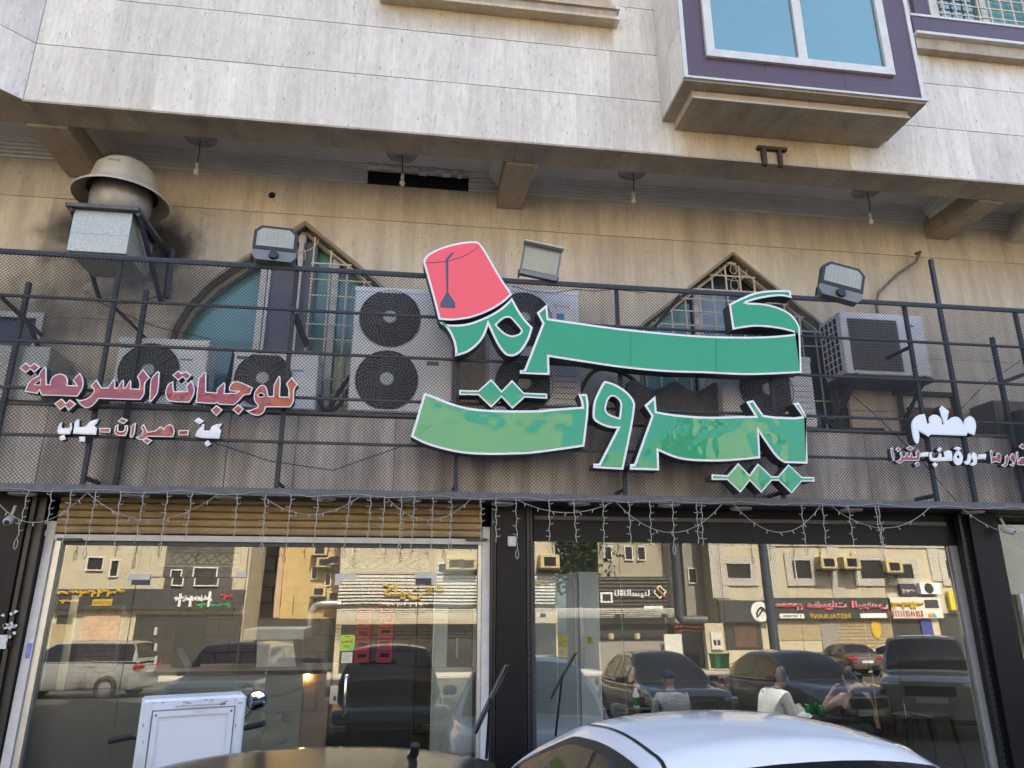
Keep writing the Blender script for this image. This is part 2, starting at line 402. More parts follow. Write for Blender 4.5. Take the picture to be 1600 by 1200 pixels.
# ================================================================== APARTMENT BUILDING
bld = thing('apartment_building', 'beige stone-clad apartment building overhanging the shopfronts, with purple bay window', 'building', (0, 7, 0))
bay_bl = P(1039, 188, YF); z_bs = bay_bl.z; q0 = PZ(1072, 124.6, z_bs); q1 = PZ(1443.5, 159, z_bs); YB = (q0.y+q1.y)/2
bx0, bx1 = P(1072, 124.6, YB).x, P(1443.5, 159, YB).x
c1 = P(1373, 232, YF); z_lb = c1.z; l0 = PZ(1082, 155, z_lb); l1 = PZ(1420, 184, z_lb); YL = (l0.y+l1.y)/2
sill0, sill1 = P(645, 0, YF-.1), P(968, 27, YF-.1)
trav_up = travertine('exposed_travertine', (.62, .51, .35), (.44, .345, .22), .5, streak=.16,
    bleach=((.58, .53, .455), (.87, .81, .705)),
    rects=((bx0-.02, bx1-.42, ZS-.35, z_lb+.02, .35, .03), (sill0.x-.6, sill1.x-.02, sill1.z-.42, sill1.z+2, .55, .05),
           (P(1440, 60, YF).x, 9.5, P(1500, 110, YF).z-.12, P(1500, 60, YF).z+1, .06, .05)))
fan_c = P(190, 345, YW)
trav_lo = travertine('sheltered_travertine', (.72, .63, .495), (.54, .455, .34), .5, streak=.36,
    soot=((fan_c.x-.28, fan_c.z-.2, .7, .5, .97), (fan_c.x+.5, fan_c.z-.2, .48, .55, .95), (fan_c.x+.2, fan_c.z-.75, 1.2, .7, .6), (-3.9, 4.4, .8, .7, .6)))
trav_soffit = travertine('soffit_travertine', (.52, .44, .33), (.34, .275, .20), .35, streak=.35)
joint = mat('dark_joint', (.05, .04, .045), .9)  # even dark backing seen in the gaps between stones
_pm = {}
def rect_minus_convex(x0, x1, z0, z1, poly):
    """pieces of a rectangle lying outside a convex outline (counter-clockwise)"""
    def clip(p, a, b, keep_left):
        out = []
        for i in range(len(p)):
            c, d = p[i], p[(i+1) % len(p)]
            sc = (b[0]-a[0])*(c[1]-a[1])-(b[1]-a[1])*(c[0]-a[0]); sd = (b[0]-a[0])*(d[1]-a[1])-(b[1]-a[1])*(d[0]-a[0])
            if not keep_left: sc, sd = -sc, -sd
            if sc >= 0: out.append(c)
            if (sc > 0 > sd) or (sc < 0 < sd):
                t = sc/(sc-sd); out.append((c[0]+(d[0]-c[0])*t, c[1]+(d[1]-c[1])*t))
        return out
    rest = [(x0, z0), (x1, z0), (x1, z1), (x0, z1)]; pieces = []
    for i in range(len(poly)):
        a, b = poly[i], poly[(i+1) % len(poly)]
        o = clip(rest, a, b, False)
        if len(o) > 2 and abs(area2(o)) > 1e-4: pieces.append(o)
        rest = clip(rest, a, b, True)
        if len(rest) < 3: break
    return pieces, rest
def slabs(parent, m, xs, zs, Y, gapx=.0005, gapz=.008, wins=(), th=.03, name='stone_slab', xoff=None):
    for j in range(len(zs)-1):
        off = xoff[j % len(xoff)] if xoff else 0
        for i in range(len(xs)-1):
            x0, x1, z0, z1 = xs[i]+gapx+off, xs[i+1]-gapx+off, zs[j]+gapz/2, zs[j+1]-gapz/2
            pcs = None
            for wpoly in wins:
                wx0, wx1 = min(p[0] for p in wpoly), max(p[0] for p in wpoly); wz0, wz1 = min(p[1] for p in wpoly), max(p[1] for p in wpoly)
                if x1 < wx0 or x0 > wx1 or z1 < wz0 or z0 > wz1: continue
                pcs = rect_minus_convex(x0, x1, z0, z1, wpoly)[0]; break
            dy = random.uniform(0, .0022)
            if pcs is None:
                key = (round(x1-x0, 4), round(z1-z0, 4), th, m.name)
                if key not in _pm:
                    b = MB(); W, H = x1-x0, z1-z0; b.box(0, W, 0, th, 0, H)
                    o = b.build(name, m, parent, loc=(0, 0, 0)); _pm[key] = o.data
                else:
                    o = bpy.data.objects.new(name, _pm[key]); COL.objects.link(o); o.parent = parent
                o.location = Vector((x0, Y+dy, z0))-Vector(parent['_o'])
            elif pcs:
                b = MB()
                for p in pcs: b.prism(p, [], lambda q, d: (q[0], d, q[1]), Y+dy, Y+dy+th)
                b.build(name, m, parent, fix=True)
# upper facade: courses of slabs, plain wall above the frame
XL = P(37, 152.7, YF).x
xs = [XL+.365*i for i in range(31)]
zs = [ZS, 6.78, 7.365, 7.96, 8.56]
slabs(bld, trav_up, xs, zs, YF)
XR = xs[-1]
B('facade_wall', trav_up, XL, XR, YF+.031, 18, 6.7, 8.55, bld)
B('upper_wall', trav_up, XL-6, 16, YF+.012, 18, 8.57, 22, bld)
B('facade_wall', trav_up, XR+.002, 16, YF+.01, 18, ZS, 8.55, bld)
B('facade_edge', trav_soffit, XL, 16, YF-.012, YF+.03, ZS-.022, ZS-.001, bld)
# projecting left corner, face turned 45 degrees towards the street
th = .03
LW = thing('corner_slab_wall', '', '')
bpy.data.objects.remove(LW)
def corner(p, d):   # p=(distance to the left, z)
    s = .7071; return (XL-.004-p[0]*s-d*s, YF-p[0]*s+d*s, p[1])
for j in range(4):
    for i in range(8):
        b = MB(); b.prism([(i*.45+.001, zs[j]+.004), ((i+1)*.45-.001, zs[j]+.004), ((i+1)*.45-.001, zs[j+1]-.004), (i*.45+.001, zs[j+1]-.004)], [], corner, 0, .03)
        b.build('stone_slab', trav_up, bld, fix=True)
b = MB(); b.face([(XL, YF+.001, ZS-.003), (XL-2.6, YF-2.6, ZS-.003), (XL-6, YF-2.6, ZS-.003), (XL-6, YF+.35, ZS-.003), (XL-.002, YF+.35, ZS-.003)]); b.build('corner_soffit', trav_soffit, bld)
b = MB(); b.prism([(0, ZS+.02), (3.6, ZS+.02), (3.6, 22), (0, 22)], [], corner, .032, .3); b.build('corner_wall', trav_up, bld, fix=True)
# edge beam soffit in long slabs
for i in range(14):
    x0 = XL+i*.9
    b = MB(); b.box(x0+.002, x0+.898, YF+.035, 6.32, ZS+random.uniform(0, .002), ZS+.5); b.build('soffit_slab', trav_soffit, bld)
# ceiling, cross beams, cornices
beams = []
for (a, c) in ((108, 165), (776, 816), (1446, 1481)):
    yy = {108: 275, 776: 326, 1446: 373}[a]
    beams.append((P(a, yy, YW).x, P(c, yy, YW).x))
ZBm = P(796, 327, YW).z
for x0, x1 in beams: B('cross_beam', trav_soffit, x0, x1, 6.322, YW-.002, ZBm, ZC+.3, bld, c=.006)
edges = [-9]+[v for bm_ in beams for v in bm_]+[16]
hole0, hole1 = P(574, 270, YW-.1).x, P(733, 285, YW-.1).x
ci = mat('hole_dark', (.012, .012, .014), .95)
for k in range(0, len(edges), 2):
    x0, x1 = edges[k], edges[k+1]
    B('ceiling_panel', plaster, x0+.001, x1-.001, 6.321, YW-.001, ZC, ZC+.04, bld)
    def moulding(xa, xb, nm='cornice'):
        b = MB(); z = P(1066, 323, YW).z-.01; n = 5; D = .13; H = ZC-z-.001
        for s in range(n):
            h0, h1 = z+H*s/n, z+H*(s+1)/n; d = D*(s+1)/n
            b.box(xa, xb, YW-.001-d, YW-.002, h0, h1-.004)
        b.box(xa, xb, YW-.001-D-.03, YW-.002, ZC-.012, ZC-.0015); b.build(nm, cornice_m, bld)
    def side_mould(x, sgn):
        b = MB(); n = 4
        for s in range(n):
            d = .11*(s+1)/n; h0 = ZC-.14+.14*s/n
            b.box(x, x+sgn*d, 6.323, YW-.14, h0, h0+.031)
        b.build('cornice', cornice_m, bld)
    if x0 < hole0 < x1:
        moulding(x0+.002, hole0); moulding(hole1, x1-.002)
        b = MB(); n = 26
        low = [(hole0+(hole1-hole0)*i/n, P(1066, 323, YW).z-.015+random.uniform(-.006, .012)) for i in range(n+1)]
        b.box(hole0-.03, hole1, YW-.02, YW-.004, P(1066, 323, YW).z-.01, ZC-.002); b.build('broken_plaster_hole', ci, bld)
        b = MB()
        for i in range(n):
            xx = hole0+(hole1-hole0)*i/n; b.box(xx, xx+(hole1-hole0)/n*.98, YW-.165-random.uniform(0, .03), YW-.10, ZC-.01-random.choice((.004, .012, .03, .05))*random.uniform(.6, 1.1), ZC-.002)
        b.build('broken_plaster_edge', cornice_m, bld)
    else: moulding(x0+.002, x1-.002)
    if k: side_mould(x0+.001, 1)
    if k+2 < len(edges): side_mould(x1-.001, -1)
# recessed wall with its two pointed windows
def px2(pts, Y): return [(P(x, y, Y).x, P(x, y, Y).z) for x, y in pts]
pk = P(477, 350, YW); lb = P(262, 545, YW); xm = pk.x
la = px2([(262, 545), (272, 510), (292, 478), (330, 440), (385, 404), (430, 378)], YW)
halfpts = [(xm-p[0], p[1]) for p in la]
WL = [(xm-h, z) for h, z in halfpts]+[(xm, pk.z)]+[(xm+h, z) for h, z in halfpts[::-1]]
bz = 3.56
WL = [(WL[0][0], bz)]+WL+[(WL[-1][0], bz)]
WL = WL[::-1]
if area2(WL) < 0: WL = WL[::-1]
pk2 = P(1145, 398, YW); s2 = P(1000, 513, YW); s2r = P(1300, 505, YW)
hw2 = (pk2.x-s2.x)
WR = [(pk2.x-hw2, bz), (pk2.x+hw2, bz), (pk2.x+hw2, s2.z), (pk2.x, pk2.z), (pk2.x-hw2, s2.z)]
if area2(WR) < 0: WR = WR[::-1]
xsl = [-4.75+.52*i for i in range(25)]
zsl = [3.23, 3.89, 4.55, 5.22, 5.88, 6.5]
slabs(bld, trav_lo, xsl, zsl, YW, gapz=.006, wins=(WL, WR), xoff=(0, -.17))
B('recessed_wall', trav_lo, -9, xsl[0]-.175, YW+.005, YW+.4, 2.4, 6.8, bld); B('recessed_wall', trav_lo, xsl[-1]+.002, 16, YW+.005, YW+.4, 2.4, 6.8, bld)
B('recessed_wall', joint, xsl[0]-.17, xsl[-1], YW+.3, YW+.4, 2.4, 6.8, bld)
B('recessed_wall', joint, xsl[0]-.17, xsl[-1], YW+.006, YW+.02, 2.4, 3.22, bld)
reveal = mat('window_reveal', (.26, .215, .15), .8, 0, .15, 6)
def pointed_window(poly, kind):
    ob = None
    b = MB(); n = len(poly)
    for i in range(n):
        a, c = poly[i], poly[(i+1) % n]
        b.face([(a[0], YW+.0, a[1]), (c[0], YW+.0, c[1]), (c[0], YW+.26, c[1]), (a[0], YW+.26, a[1])])
    r = b.build('window_reveal', reveal, bld, fix=True)
    b = MB(); b.prism(poly, [], lambda q, d: (q[0], d, q[1]), YW+.24, YW+.25)
    pane = b.build('window_pane', teal_glass if kind == 0 else dark_glass, bld, fix=True)
    # outer trim
    b = MB(); b.prism(inset(poly, -.03), [poly], lambda q, d: (q[0], d, q[1]), YW-.012, YW+.02); b.build('window_trim', reveal, r, fix=True)
    b = MB(); ip = inset(poly, .015); b.prism(ip, [inset(poly, .06)], lambda q, d: (q[0], d, q[1]), YW+.12, YW+.2); b.build('window_frame', reveal, r, fix=True)
    return r, pane
def top_at(poly, x):
    zz = []
    for i in range(len(poly)):
        a, c = poly[i], poly[(i+1) % len(poly)]
        if abs(a[0]-c[0]) > 1e-6 and min(a[0], c[0]) <= x <= max(a[0], c[0]): zz.append(a[1]+(c[1]-a[1])*(x-a[0])/(c[0]-a[0]))
    return max(zz) if zz else bz
rl, panel = pointed_window(WL, 0)
YI = YW+.1
def frame_bar(name, m, x0, x1, y0, y1, z0, poly, parent):
    z1 = min(top_at(poly, x0), top_at(poly, x1))-.03; return B(name, m, x0, x1, y0, y1, z0, z1, parent)
fx = [P(x, 470, YI).x for x in (402, 412, 418, 459, 467)]
frame_bar('window_mullion', white_alu, fx[0], fx[1], YI+.02, YI+.08, bz, WL, rl); frame_bar('window_mullion', white_alu, fx[1]+.01, fx[2], YI+.02, YI+.08, bz, WL, rl)
frame_bar('curtain', grey_curtain, fx[2], fx[3], YI+.06, YI+.075, bz, WL, rl); frame_bar('window_mullion', white_alu, fx[3], fx[4], YI+.0, YI+.08, bz, WL, rl)
frame_bar('curtain', grey_curtain, fx[4], fx[4]+.14, YI+.06, YI+.07, bz, WL, rl)
xw = P(515, 470, YI).x
frame_bar('window_mullion', white_alu, xw, xw+.07, YI+.03, YI+.09, bz, WL, rl)
def grille(poly, x0, x1, nx, zlist, Y, parent, drop=None):
    b = MB(); r = .008
    for i in range(nx+1):
        x = x0+(x1-x0)*i/nx; zt = top_at(poly, x)-.04
        if zt > bz+.05: b.box(x-r, x+r, Y-r, Y+r, bz, zt)
    for z in zlist:
        zs_ = [xx/60*(x1-x0)+x0 for xx in range(61)]
        ok = [x for x in zs_ if top_at(poly, x)-.03 >= z]
        if len(ok) > 1: b.box(min(ok)-.02, max(ok)+.02, Y-r*.8-.004, Y+r*.8-.004, z-r, z+r)
    pts = [p for p in poly if p[1] > bz+.01]
    top = inset(poly, .05)
    for i in range(len(top)):
        a, c = top[i], top[(i+1) % len(top)]
        if min(a[1], c[1]) > bz+.3 and min(a[0], c[0]) >= x0-.1: b.tube([(a[0], Y-.002, a[1]), (c[0], Y-.002, c[1])], .009, 4)
    if drop:
        cx, cz = drop
        for (s, dz, up) in ((.07, 0, 1), (.09, -.19, 1)):
            pl = [(cx+s*.75*math.sin(t)*abs(math.sin(t/2))**1.2, Y-.004, cz+dz-s*math.cos(t)*(-1)) for t in [2*math.pi*k/20 for k in range(21)]]
            b.tube(pl, .005, 4)
        b.tube([(cx-.17*math.cos(math.pi*k/12), Y-.004, cz+.0-.16*math.sin(math.pi*k/12)) for k in range(13)], .005, 4)
    return b.build('window_grille', beige_iron, parent)
zr = [P(500, y, YI-.06).z for y in (412, 437, 462, 507, 530)]+[4.02, 3.85, 3.7]
grille(WL, P(487, 450, YI).x, WL[0][0] if WL[0][0] > xm else max(p[0] for p in WL)-.08, 6, zr, YI-.06, rl, (P(474, 376, YI).x, P(474, 376, YI).z))
rr_, paner = pointed_window(WR, 1)
zr2 = [P(1145, y, YI-.04).z for y in (412, 432, 455, 471, 490, 512, 535)]+[4.0, 3.8]
grille(WR, pk2.x-hw2+.06, pk2.x+hw2-.06, 13, zr2, YI-.04, rr_, (P(1143, 422, YI).x, P(1143, 422, YI).z))
frame_bar('window_mullion', white_alu, P(1086, 480, YI).x, P(1098, 480, YI).x, YI+.03, YI+.09, bz, WR, rr_)
B('curtain', mat('pale_blue_blind', (.30, .42, .55), .7, 0, .15, 4), P(1101, 480, YI).x, P(1140, 480, YI).x, YI+.09, YI+.1, 3.9, P(1101, 452, YI).z, rr_)
B('curtain', teal_glass, P(1010, 500, YI).x, P(1084, 500, YI).x, YI+.095, YI+.1, 3.9, P(1084, 470, YI).z, rr_)
# bay window
B('bay_wall', trav_up, bx0, bx1, YB+.02, YF-.001, z_bs, 9.6, bld)
for j in range(5):
    for i in range(2):
        d0, d1 = YB+.02+(YF-YB-.022)*i/2, YB+.02+(YF-YB-.022)*(i+1)/2; z0 = z_bs+.001+j*.6
        B('stone_slab', trav_up, bx0-.025, bx0-.001, d0+.001, d1-.001, z0, z0+.594, bld); B('stone_slab', trav_up, bx1+.001, bx1+.025, d0+.001, d1-.001, z0, z0+.594, bld)
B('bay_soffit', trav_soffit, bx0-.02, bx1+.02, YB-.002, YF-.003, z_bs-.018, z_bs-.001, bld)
lx0, lx1 = P(1082, 155, YL).x, P(1420, 184, YL).x
zt_l = P(1084.6, 139.7, YL).z
b = MB(); b.box(lx0, lx1, YL, YF-.003, z_lb, z_bs-.019, .004); lowb = b.build('bay_corbel', trav_soffit, bld)
pale = travertine('corbel_front', (.46, .37, .27), (.33, .25, .17), .3, seed=2)
B('corbel_face', pale, lx0+.02, lx1-.02, YL-.008, YL-.001, z_lb+.02, z_bs-.03, lowb)
B('corbel_edge', mat('pale_stone_edge', (.5, .44, .34), .6), lx0-.004, lx1+.004, YL-.014, YL+.002, z_lb-.003, z_lb+.018, lowb)
B('bay_trim', white_trim, bx0-.028, bx1+.028, YB-.03, YB+.02, z_bs-.001, z_bs+.022, bld)
wz0 = P(1104, 88, YB-.02).z; wx0, wx1 = P(1104, 88, YB-.02).x, P(1397, 112, YB-.02).x
npan = 3
for i in range(npan):
    B('purple_panel', purple, bx0+(bx1-bx0)*i/npan+.001, bx0+(bx1-bx0)*(i+1)/npan-.001, YB, YB+.019, z_bs+.023, wz0-.002, bld)
B('purple_panel', purple, bx0+.001, wx0-.002, YB+.001, YB+.019, wz0-.001, 9.6, bld); B('purple_panel', purple, wx1+.002, bx1-.001, YB+.001, YB+.019, wz0-.001, 9.6, bld)
for sx, xx in ((-1, bx0), (1, bx1)): B('bay_trim', white_trim, xx-.02, xx+.02, YB-.012, YB+.018, z_bs+.024, 9.6, bld)
wf = MB(); fr = .085
wf.box(wx0, wx0+fr, YB-.035, YB+.03, wz0, 9.6); wf.box(wx1-fr, wx1, YB-.035, YB+.03, wz0, 9.6); wf.box(wx0+fr, wx1-fr, YB-.034, YB+.03, wz0, wz0+fr)
mxp = P(1251, 80, YB).x; wf.box(mxp-.045, mxp+.045, YB-.033, YB+.03, wz0+fr, 9.6); wfo = wf.build('bay_window_frame', white_trim, bld)
B('window_pane', blue_glass, wx0+fr, mxp-.045, YB-.005, YB+.005, wz0+fr, 9.6, wfo); B('window_pane', blue_glass, mxp+.045, wx1-fr, YB-.0045, YB+.005, wz0+fr, 9.6, wfo)
# purple sill and barred window to the right of the bay, stone sill above
r0, r1 = P(1424, 52, YF-.12), P(1600, 75, YF-.12)
rz = r0.z; sx0 = P(1428, 60, YF-.1).x
b = MB(); b.box(sx0, 9.5, YF-.16, YF-.001, rz-.02, rz+.015); b.box(sx0, 9.5, YF-.13, YF-.001, rz+.25, rz+.28); so_ = b.build('window_sill', white_trim, bld)
B('purple_panel', purple, sx0+.01, 9.5, YF-.12, YF-.001, rz+.016, rz+.249, bld)
B('sill_corbel', trav_soffit, sx0+.02, 9.5, YF-.1, YF-.001, rz-.17, rz-.021, bld)
B('purple_panel', purple, sx0+.12, sx0+.30, YF-.06, YF-.001, rz+.29, 9.6, bld); B('window_frame', white_trim, sx0+.31, sx0+.42, YF-.07, YF-.001, rz+.285, 9.6, bld)
B('window_pane', blue_glass, sx0+.42, sx0+.98, YF-.02, YF-.01, rz+.285, 9.6, bld); B('window_frame', white_trim, sx0+.98, sx0+1.06, YF-.06, YF-.005, rz+.285, 9.6, bld)
B('window_pane', teal_glass, sx0+1.06, sx0+1.6, YF-.02, YF-.01, rz+.285, 9.6, bld); B('window_frame', white_trim, sx0+1.6, sx0+1.72, YF-.06, YF-.005, rz+.285, 9.6, bld)
gb = MB()
for i in range(9): gb.box(sx0+.42+i*.15, sx0+.436+i*.15, YF-.13, YF-.114, rz+.281, 9.6)
for i in range(9): gb.box(sx0+.36, sx0+1.75, YF-.129, YF-.115, rz+.33+i*.14, rz+.345+i*.14)
gb.build('window_grille', beige_iron, bld)
mz = P(965, 27, YF-.12).z; mx1 = P(968, 27, YF-.12).x; mx0 = P(640, 0, YF-.12).x-.3
B('sill_corbel', trav_soffit, mx0+.06, mx1-.02, YF-.1, YF-.001, mz, mz+.1, bld); B('window_sill', trav_up, mx0, mx1, YF-.13, YF-.001, mz-.035, mz-.001, bld); B('window_sill', trav_up, mx0, mx1+.01, YF-.13, YF-.001, mz+.101, mz+.14, bld)
# holes and patches in the wall
hp = P(425, 305, YW)
b = MB(); b.lathe([(.0, -.006), (.035, -.004), (.04, .0)], (hp.x, YW, hp.z), 9, (0, 1, 0)); b.build('wall_hole', ci, bld, fix=True)
ph0, ph1 = P(136, 425, YW), P(245, 478, YW)
mortar = mat('bare_mortar', (.38, .345, .30), .9, 0, .3, 20, .8, 30)
pp = [(ph0.x+(ph1.x-ph0.x)*(.5+.5*math.cos(t)*random.uniform(.86, 1.05)), ph1.z+(ph0.z-ph1.z)*(.5+.5*math.sin(t)*random.uniform(.8, 1.1))) for t in [2*math.pi*k/26 for k in range(26)]]
b = MB(); b.prism(pp, [], lambda q, d: (q[0], d, q[1]), YW-.02, YW+.001); b.build('mortar_patch', mortar, bld, fix=True)
# brick infilled opening on the right
bk = mat('brown_brick', (.20, .10, .065), .85, 0, .3, 12, .3)
k0, k1 = P(1398, 618, YW), P(1490, 668, YW)
B('opening_lintel', rust, k0.x-.03, k1.x+.08, YW-.05, YW-.001, k0.z, k0.z+.05, bld); B('opening_frame', rust, k1.x+.02, k1.x+.08, YW-.05, YW-.001, 3.53, k0.z-.001, bld)
for j in range(4):
    for i in range(3):
        ww = (k1.x-k0.x)/3; x0 = k0.x+i*ww+(ww/2 if j % 2 else 0)
        B('brick', bk, x0+.006, min(x0+ww, k1.x+.02)-.006, YW-.02-random.uniform(0, .008), YW-.001, 3.54+j*.105, 3.54+j*.105+.093, bld)
# stone fascia behind the fence, with the ledge the units stand on
fascia_m = travertine('weathered_fascia', (.82, .76, .68), (.56, .50, .43), .3, streak=.72)
xx = -4.9; k = 0
while xx < 8.2:
    wd = random.choice((.52, .6, .66, .9)); B('fascia_panel', fascia_m, xx+.003, xx+wd-.003, 6.66+random.uniform(0, .008), 6.69, 2.76, 3.5-random.uniform(0, .02), bld); xx += wd
B('fascia_back', joint, -9, 16, 6.70, 7.2, 2.76, 3.49, bld); B('ledge', mat('dusty_ledge', (.2, .17, .14), .9, 0, .2, 6), -9, 16, 6.64, 7.199, 3.50, 3.525, bld, c=.004)
# ================================================================== CEILING ROSES AND BULBS
for n_, (px, py, bx_, by_, lab) in enumerate(((313, 215, 308, 258, 'bare bulb hanging from the ceiling rose above the roof fan'), (628, 240, 629, 275, 'bare bulb hanging in front of the broken plaster hole'),
        (988, 268, 989, 303, 'bare bulb hanging from the ceiling rose between the middle beam and the bay window'), (1354, 298, 1359, 336, 'small bare bulb hanging low beside the right ceiling beam'))):
    c = PZ(px, py, ZC); t = thing('hanging_bulb', lab, 'light bulb', (c.x, c.y, ZC), 0, 'bare bulbs under the porch ceiling')
    b = MB()
    for rr in (.05, .085, .12, .155): b.lathe([(rr-.012, -.001), (rr-.008, -.014), (rr+.008, -.014), (rr+.012, -.001)], (c.x, c.y, ZC), 28)
    b.lathe([(0, -.012), (.03, -.01), (.035, -.001)], (c.x, c.y, ZC), 16); b.build('ceiling_rose', mat('dusty_plaster', (.40, .385, .36), .85), t, smooth=40)
    zb = P(bx_, by_, c.y).z; xb = P(bx_, by_, c.y).x
    b = MB(); b.tube([(c.x, c.y, ZC-.01), (c.x+.012, c.y, (ZC+zb)/2), (xb, c.y, zb)], .005, 5); b.build('flex', wire_black, t)
    b = MB(); b.lathe([(.0, .02), (.018, .018), (.02, -.03), (.016, -.04)], (xb, c.y, zb), 10); b.build('socket', white_trim, t, smooth=40)
    b = MB(); b.lathe([(.012, -.04), (.028, -.07), (.032, -.09), (.022, -.115), (0, -.122)], (xb, c.y, zb), 12); b.build('bulb', mat('bulb_glass', (.62, .6, .55), .1, 0, .02), t, smooth=60)
# bracket under the bay
k = P(1204, 236, YF)
b = MB(); b.box(k.x-.16, k.x+.16, YF-.05, YF-.002, k.z-.01, k.z+.025); b.box(k.x-.12, k.x-.075, YF-.05, YF-.005, k.z-.2, k.z-.011); b.box(k.x+.06, k.x+.095, YF-.05, YF-.005, k.z-.2, k.z-.011)
b.build('rusty_bracket', rust, label='small rusty steel bracket bolted to the stone edge below the bay window', cat='bracket')
# bent conduit on the right
c0, c1_ = P(1431, 396, YW), P(1360, 470, YW)
b = MB(); b.tube([(c0.x, YW+.02, c0.z), (c0.x, YW-.08, c0.z-.02), (c0.x-.1, YW-.09, c0.z-.17), ((c0.x+c1_.x)/2, YW-.09, (c0.z+c1_.z)/2-.0), (c1_.x+.05, YW-.09, c1_.z+.06), (c1_.x, YW-.09, c1_.z-.1), (c1_.x-.02, YW-.12, c1_.z-.2)], .017, 8)
b.build('bent_conduit', mat('grey_brown_conduit', (.17, .14, .12), .6), smooth=50, label='grey bent conduit coming out of the wall above the right air conditioner', cat='conduit')
# ================================================================== SIGN FENCE
ZT, ZB = 4.83, 2.74
fence = thing('sign_fence', 'dark expanded-metal fence on a steel frame, carrying the shop sign above the shopfront', 'fence', (0, YM, ZB))
FX0, FX1 = -5.2, 8.6
b = MB(); pitch = .0335; wv = .0016
def strand(a, c):
    d = Vector((c[0]-a[0], 0, c[1]-a[1])); L_ = d.length; d.normalize(); nn = Vector((-d.z, 0, d.x))*wv
    p, q = Vector((a[0], YM, a[1])), Vector((c[0], YM, c[1])); t = Vector((0, .0035, 0))
    b.add([p-nn, q-nn, q+nn, p+nn, p-nn+t, q-nn+t, q+nn+t, p+nn+t], [(0, 1, 2, 3), (7, 6, 5, 4), (0, 4, 5, 1), (3, 2, 6, 7)])
Hh = ZT-ZB; i = 0
x = FX0-Hh
while x < FX1:
    for sg in (1, -1):
        if sg == 1: a, c = (x, ZB), (x+Hh, ZT)
        else: a, c = (x+Hh, ZB), (x, ZT)
        x0_, x1_ = max(FX0, min(a[0], c[0])), min(FX1, max(a[0], c[0]))
        if x1_-x0_ > .02:
            f_ = lambda xx: a[1]+(c[1]-a[1])*(xx-a[0])/(c[0]-a[0])
            strand((x0_, f_(x0_)), (x1_, f_(x1_)))
    x += pitch
b.build('wire_mesh', mesh_steel, fence, kind='stuff')
rails = [4.82, 4.40, 3.985, 3.565, 3.16]
for i, z in enumerate(rails): B('rail', steel_dark, FX0, FX1, YM+.004, YM+.03, z-(.024 if i == 0 else .012), z+(.024 if i == 0 else .012), fence, c=.003)
b = MB(); b.box(FX0, FX1, YM-.012, YM+.02, ZB-.055, ZB+.012, .003); b.build('bottom_rail', steel_worn, fence)
posts = [P(187, 400, YM).x, P(463, 420, YM).x, P(716, 600, YM).x, P(966, 470, YM).x, P(1205, 560, YM).x, P(1425, 520, YM).x]
step = 1.47
for x in [posts[0]-step]+posts+[posts[-1]+1.3]: B('post', steel_dark, x-.018, x+.018, YM+.031, YM+.07, ZB+.013, ZT, fence, c=.003)
for px, y0, y1, Yp in ((44, 440, 690, 6.58), (228, 452, 760, 6.6), (1456, 404, 770, 6.56), (1552, 526, 700, 6.58)):
    a = P(px, y0, Yp); B('rear_post', steel_dark, a.x-.02, a.x+.02, Yp, Yp+.045, ZB+.02, a.z, fence, c=.003)
for (ax, ay, bx_, by_) in ((0, 462, 66, 525), (1062, 462, 1022, 512), (462, 490, 482, 540), (1560, 600, 1600, 585)):
    a, c = P(ax, ay, 6.42), P(bx_, by_, 6.62); b = MB(); b.bar(a, c, .03); b.build('brace', steel_dark, fence)
for x in posts:
    b = MB(); b.bar((x, YM+.07, 4.36), (x, 7.19, 4.36), .03); b.build('brace', steel_dark, fence); b = MB(); b.bar((x, YM+.07, 2.82), (x, 6.65, 2.82), .03); b.build('brace', steel_dark, fence)
# soffit of the fence box
sof = mat('dark_soffit', (.028, .03, .034), .6, 0, .3, 4)
B('soffit_plate', sof, FX0, FX1, 6.335, 7.0, ZB-.04, ZB-.02, fence)
b = MB()
for i in range(int((FX1-FX0)/.03)):
    for sg in (1, -1):
        x = FX0+i*.03; b.add([(x, 6.322, ZB-.046), (x+.004, 6.322, ZB-.046), (x+.004+sg*.09, 6.41, ZB-.046), (x+sg*.09, 6.41, ZB-.046)], [(0, 1, 2, 3)])
b.build('soffit_mesh', steel_worn, fence, kind='stuff')
# downlights
for px, py, lab in ((35, 771, 'white ring downlight under the fence above the left pillar'), (214, 770, 'white ring downlight above the left end of the shutter'), (356, 772, 'white ring downlight half hidden above the shutter left of its middle'),
        (506, 777, 'dim ring downlight above the middle of the shutter'), (640, 780, 'white ring downlight above the right end of the shutter'), (785, 787, 'white ring downlight over the black middle pillar'), (905, 786, 'white ring downlight just right of the middle pillar'),
        (1045, 787, 'dim ring downlight above the middle of the right window'), (1158, 796, 'large white ring downlight below the three diamonds of the sign'), (1330, 797, 'dim ring downlight above the right part of the window'), (1520, 800, 'dim ring downlight at the far right above the pillar')):
    ZD = ZB-.05; c = PZ(px, py, ZD); c.y = min(max(c.y, 6.44), 6.6); c.x = P(px, py, c.y).x
    t = thing('downlight', lab, 'downlight', (c.x, c.y, ZD), 0, 'ring downlights under the fence')
    b = MB(); b.lathe([(.062, 0), (.066, -.016), (.098, -.012), (.105, .004), (.1, .009)], (c.x, c.y, ZD), 26); b.build('ring', white_trim, t, smooth=40)
    b = MB(); b.lathe([(0, .012), (.06, .008), (.064, -.01)], (c.x, c.y, ZD), 20); b.build('lens', mat('downlight_lens', (.33, .33, .31), .3), t, smooth=40)
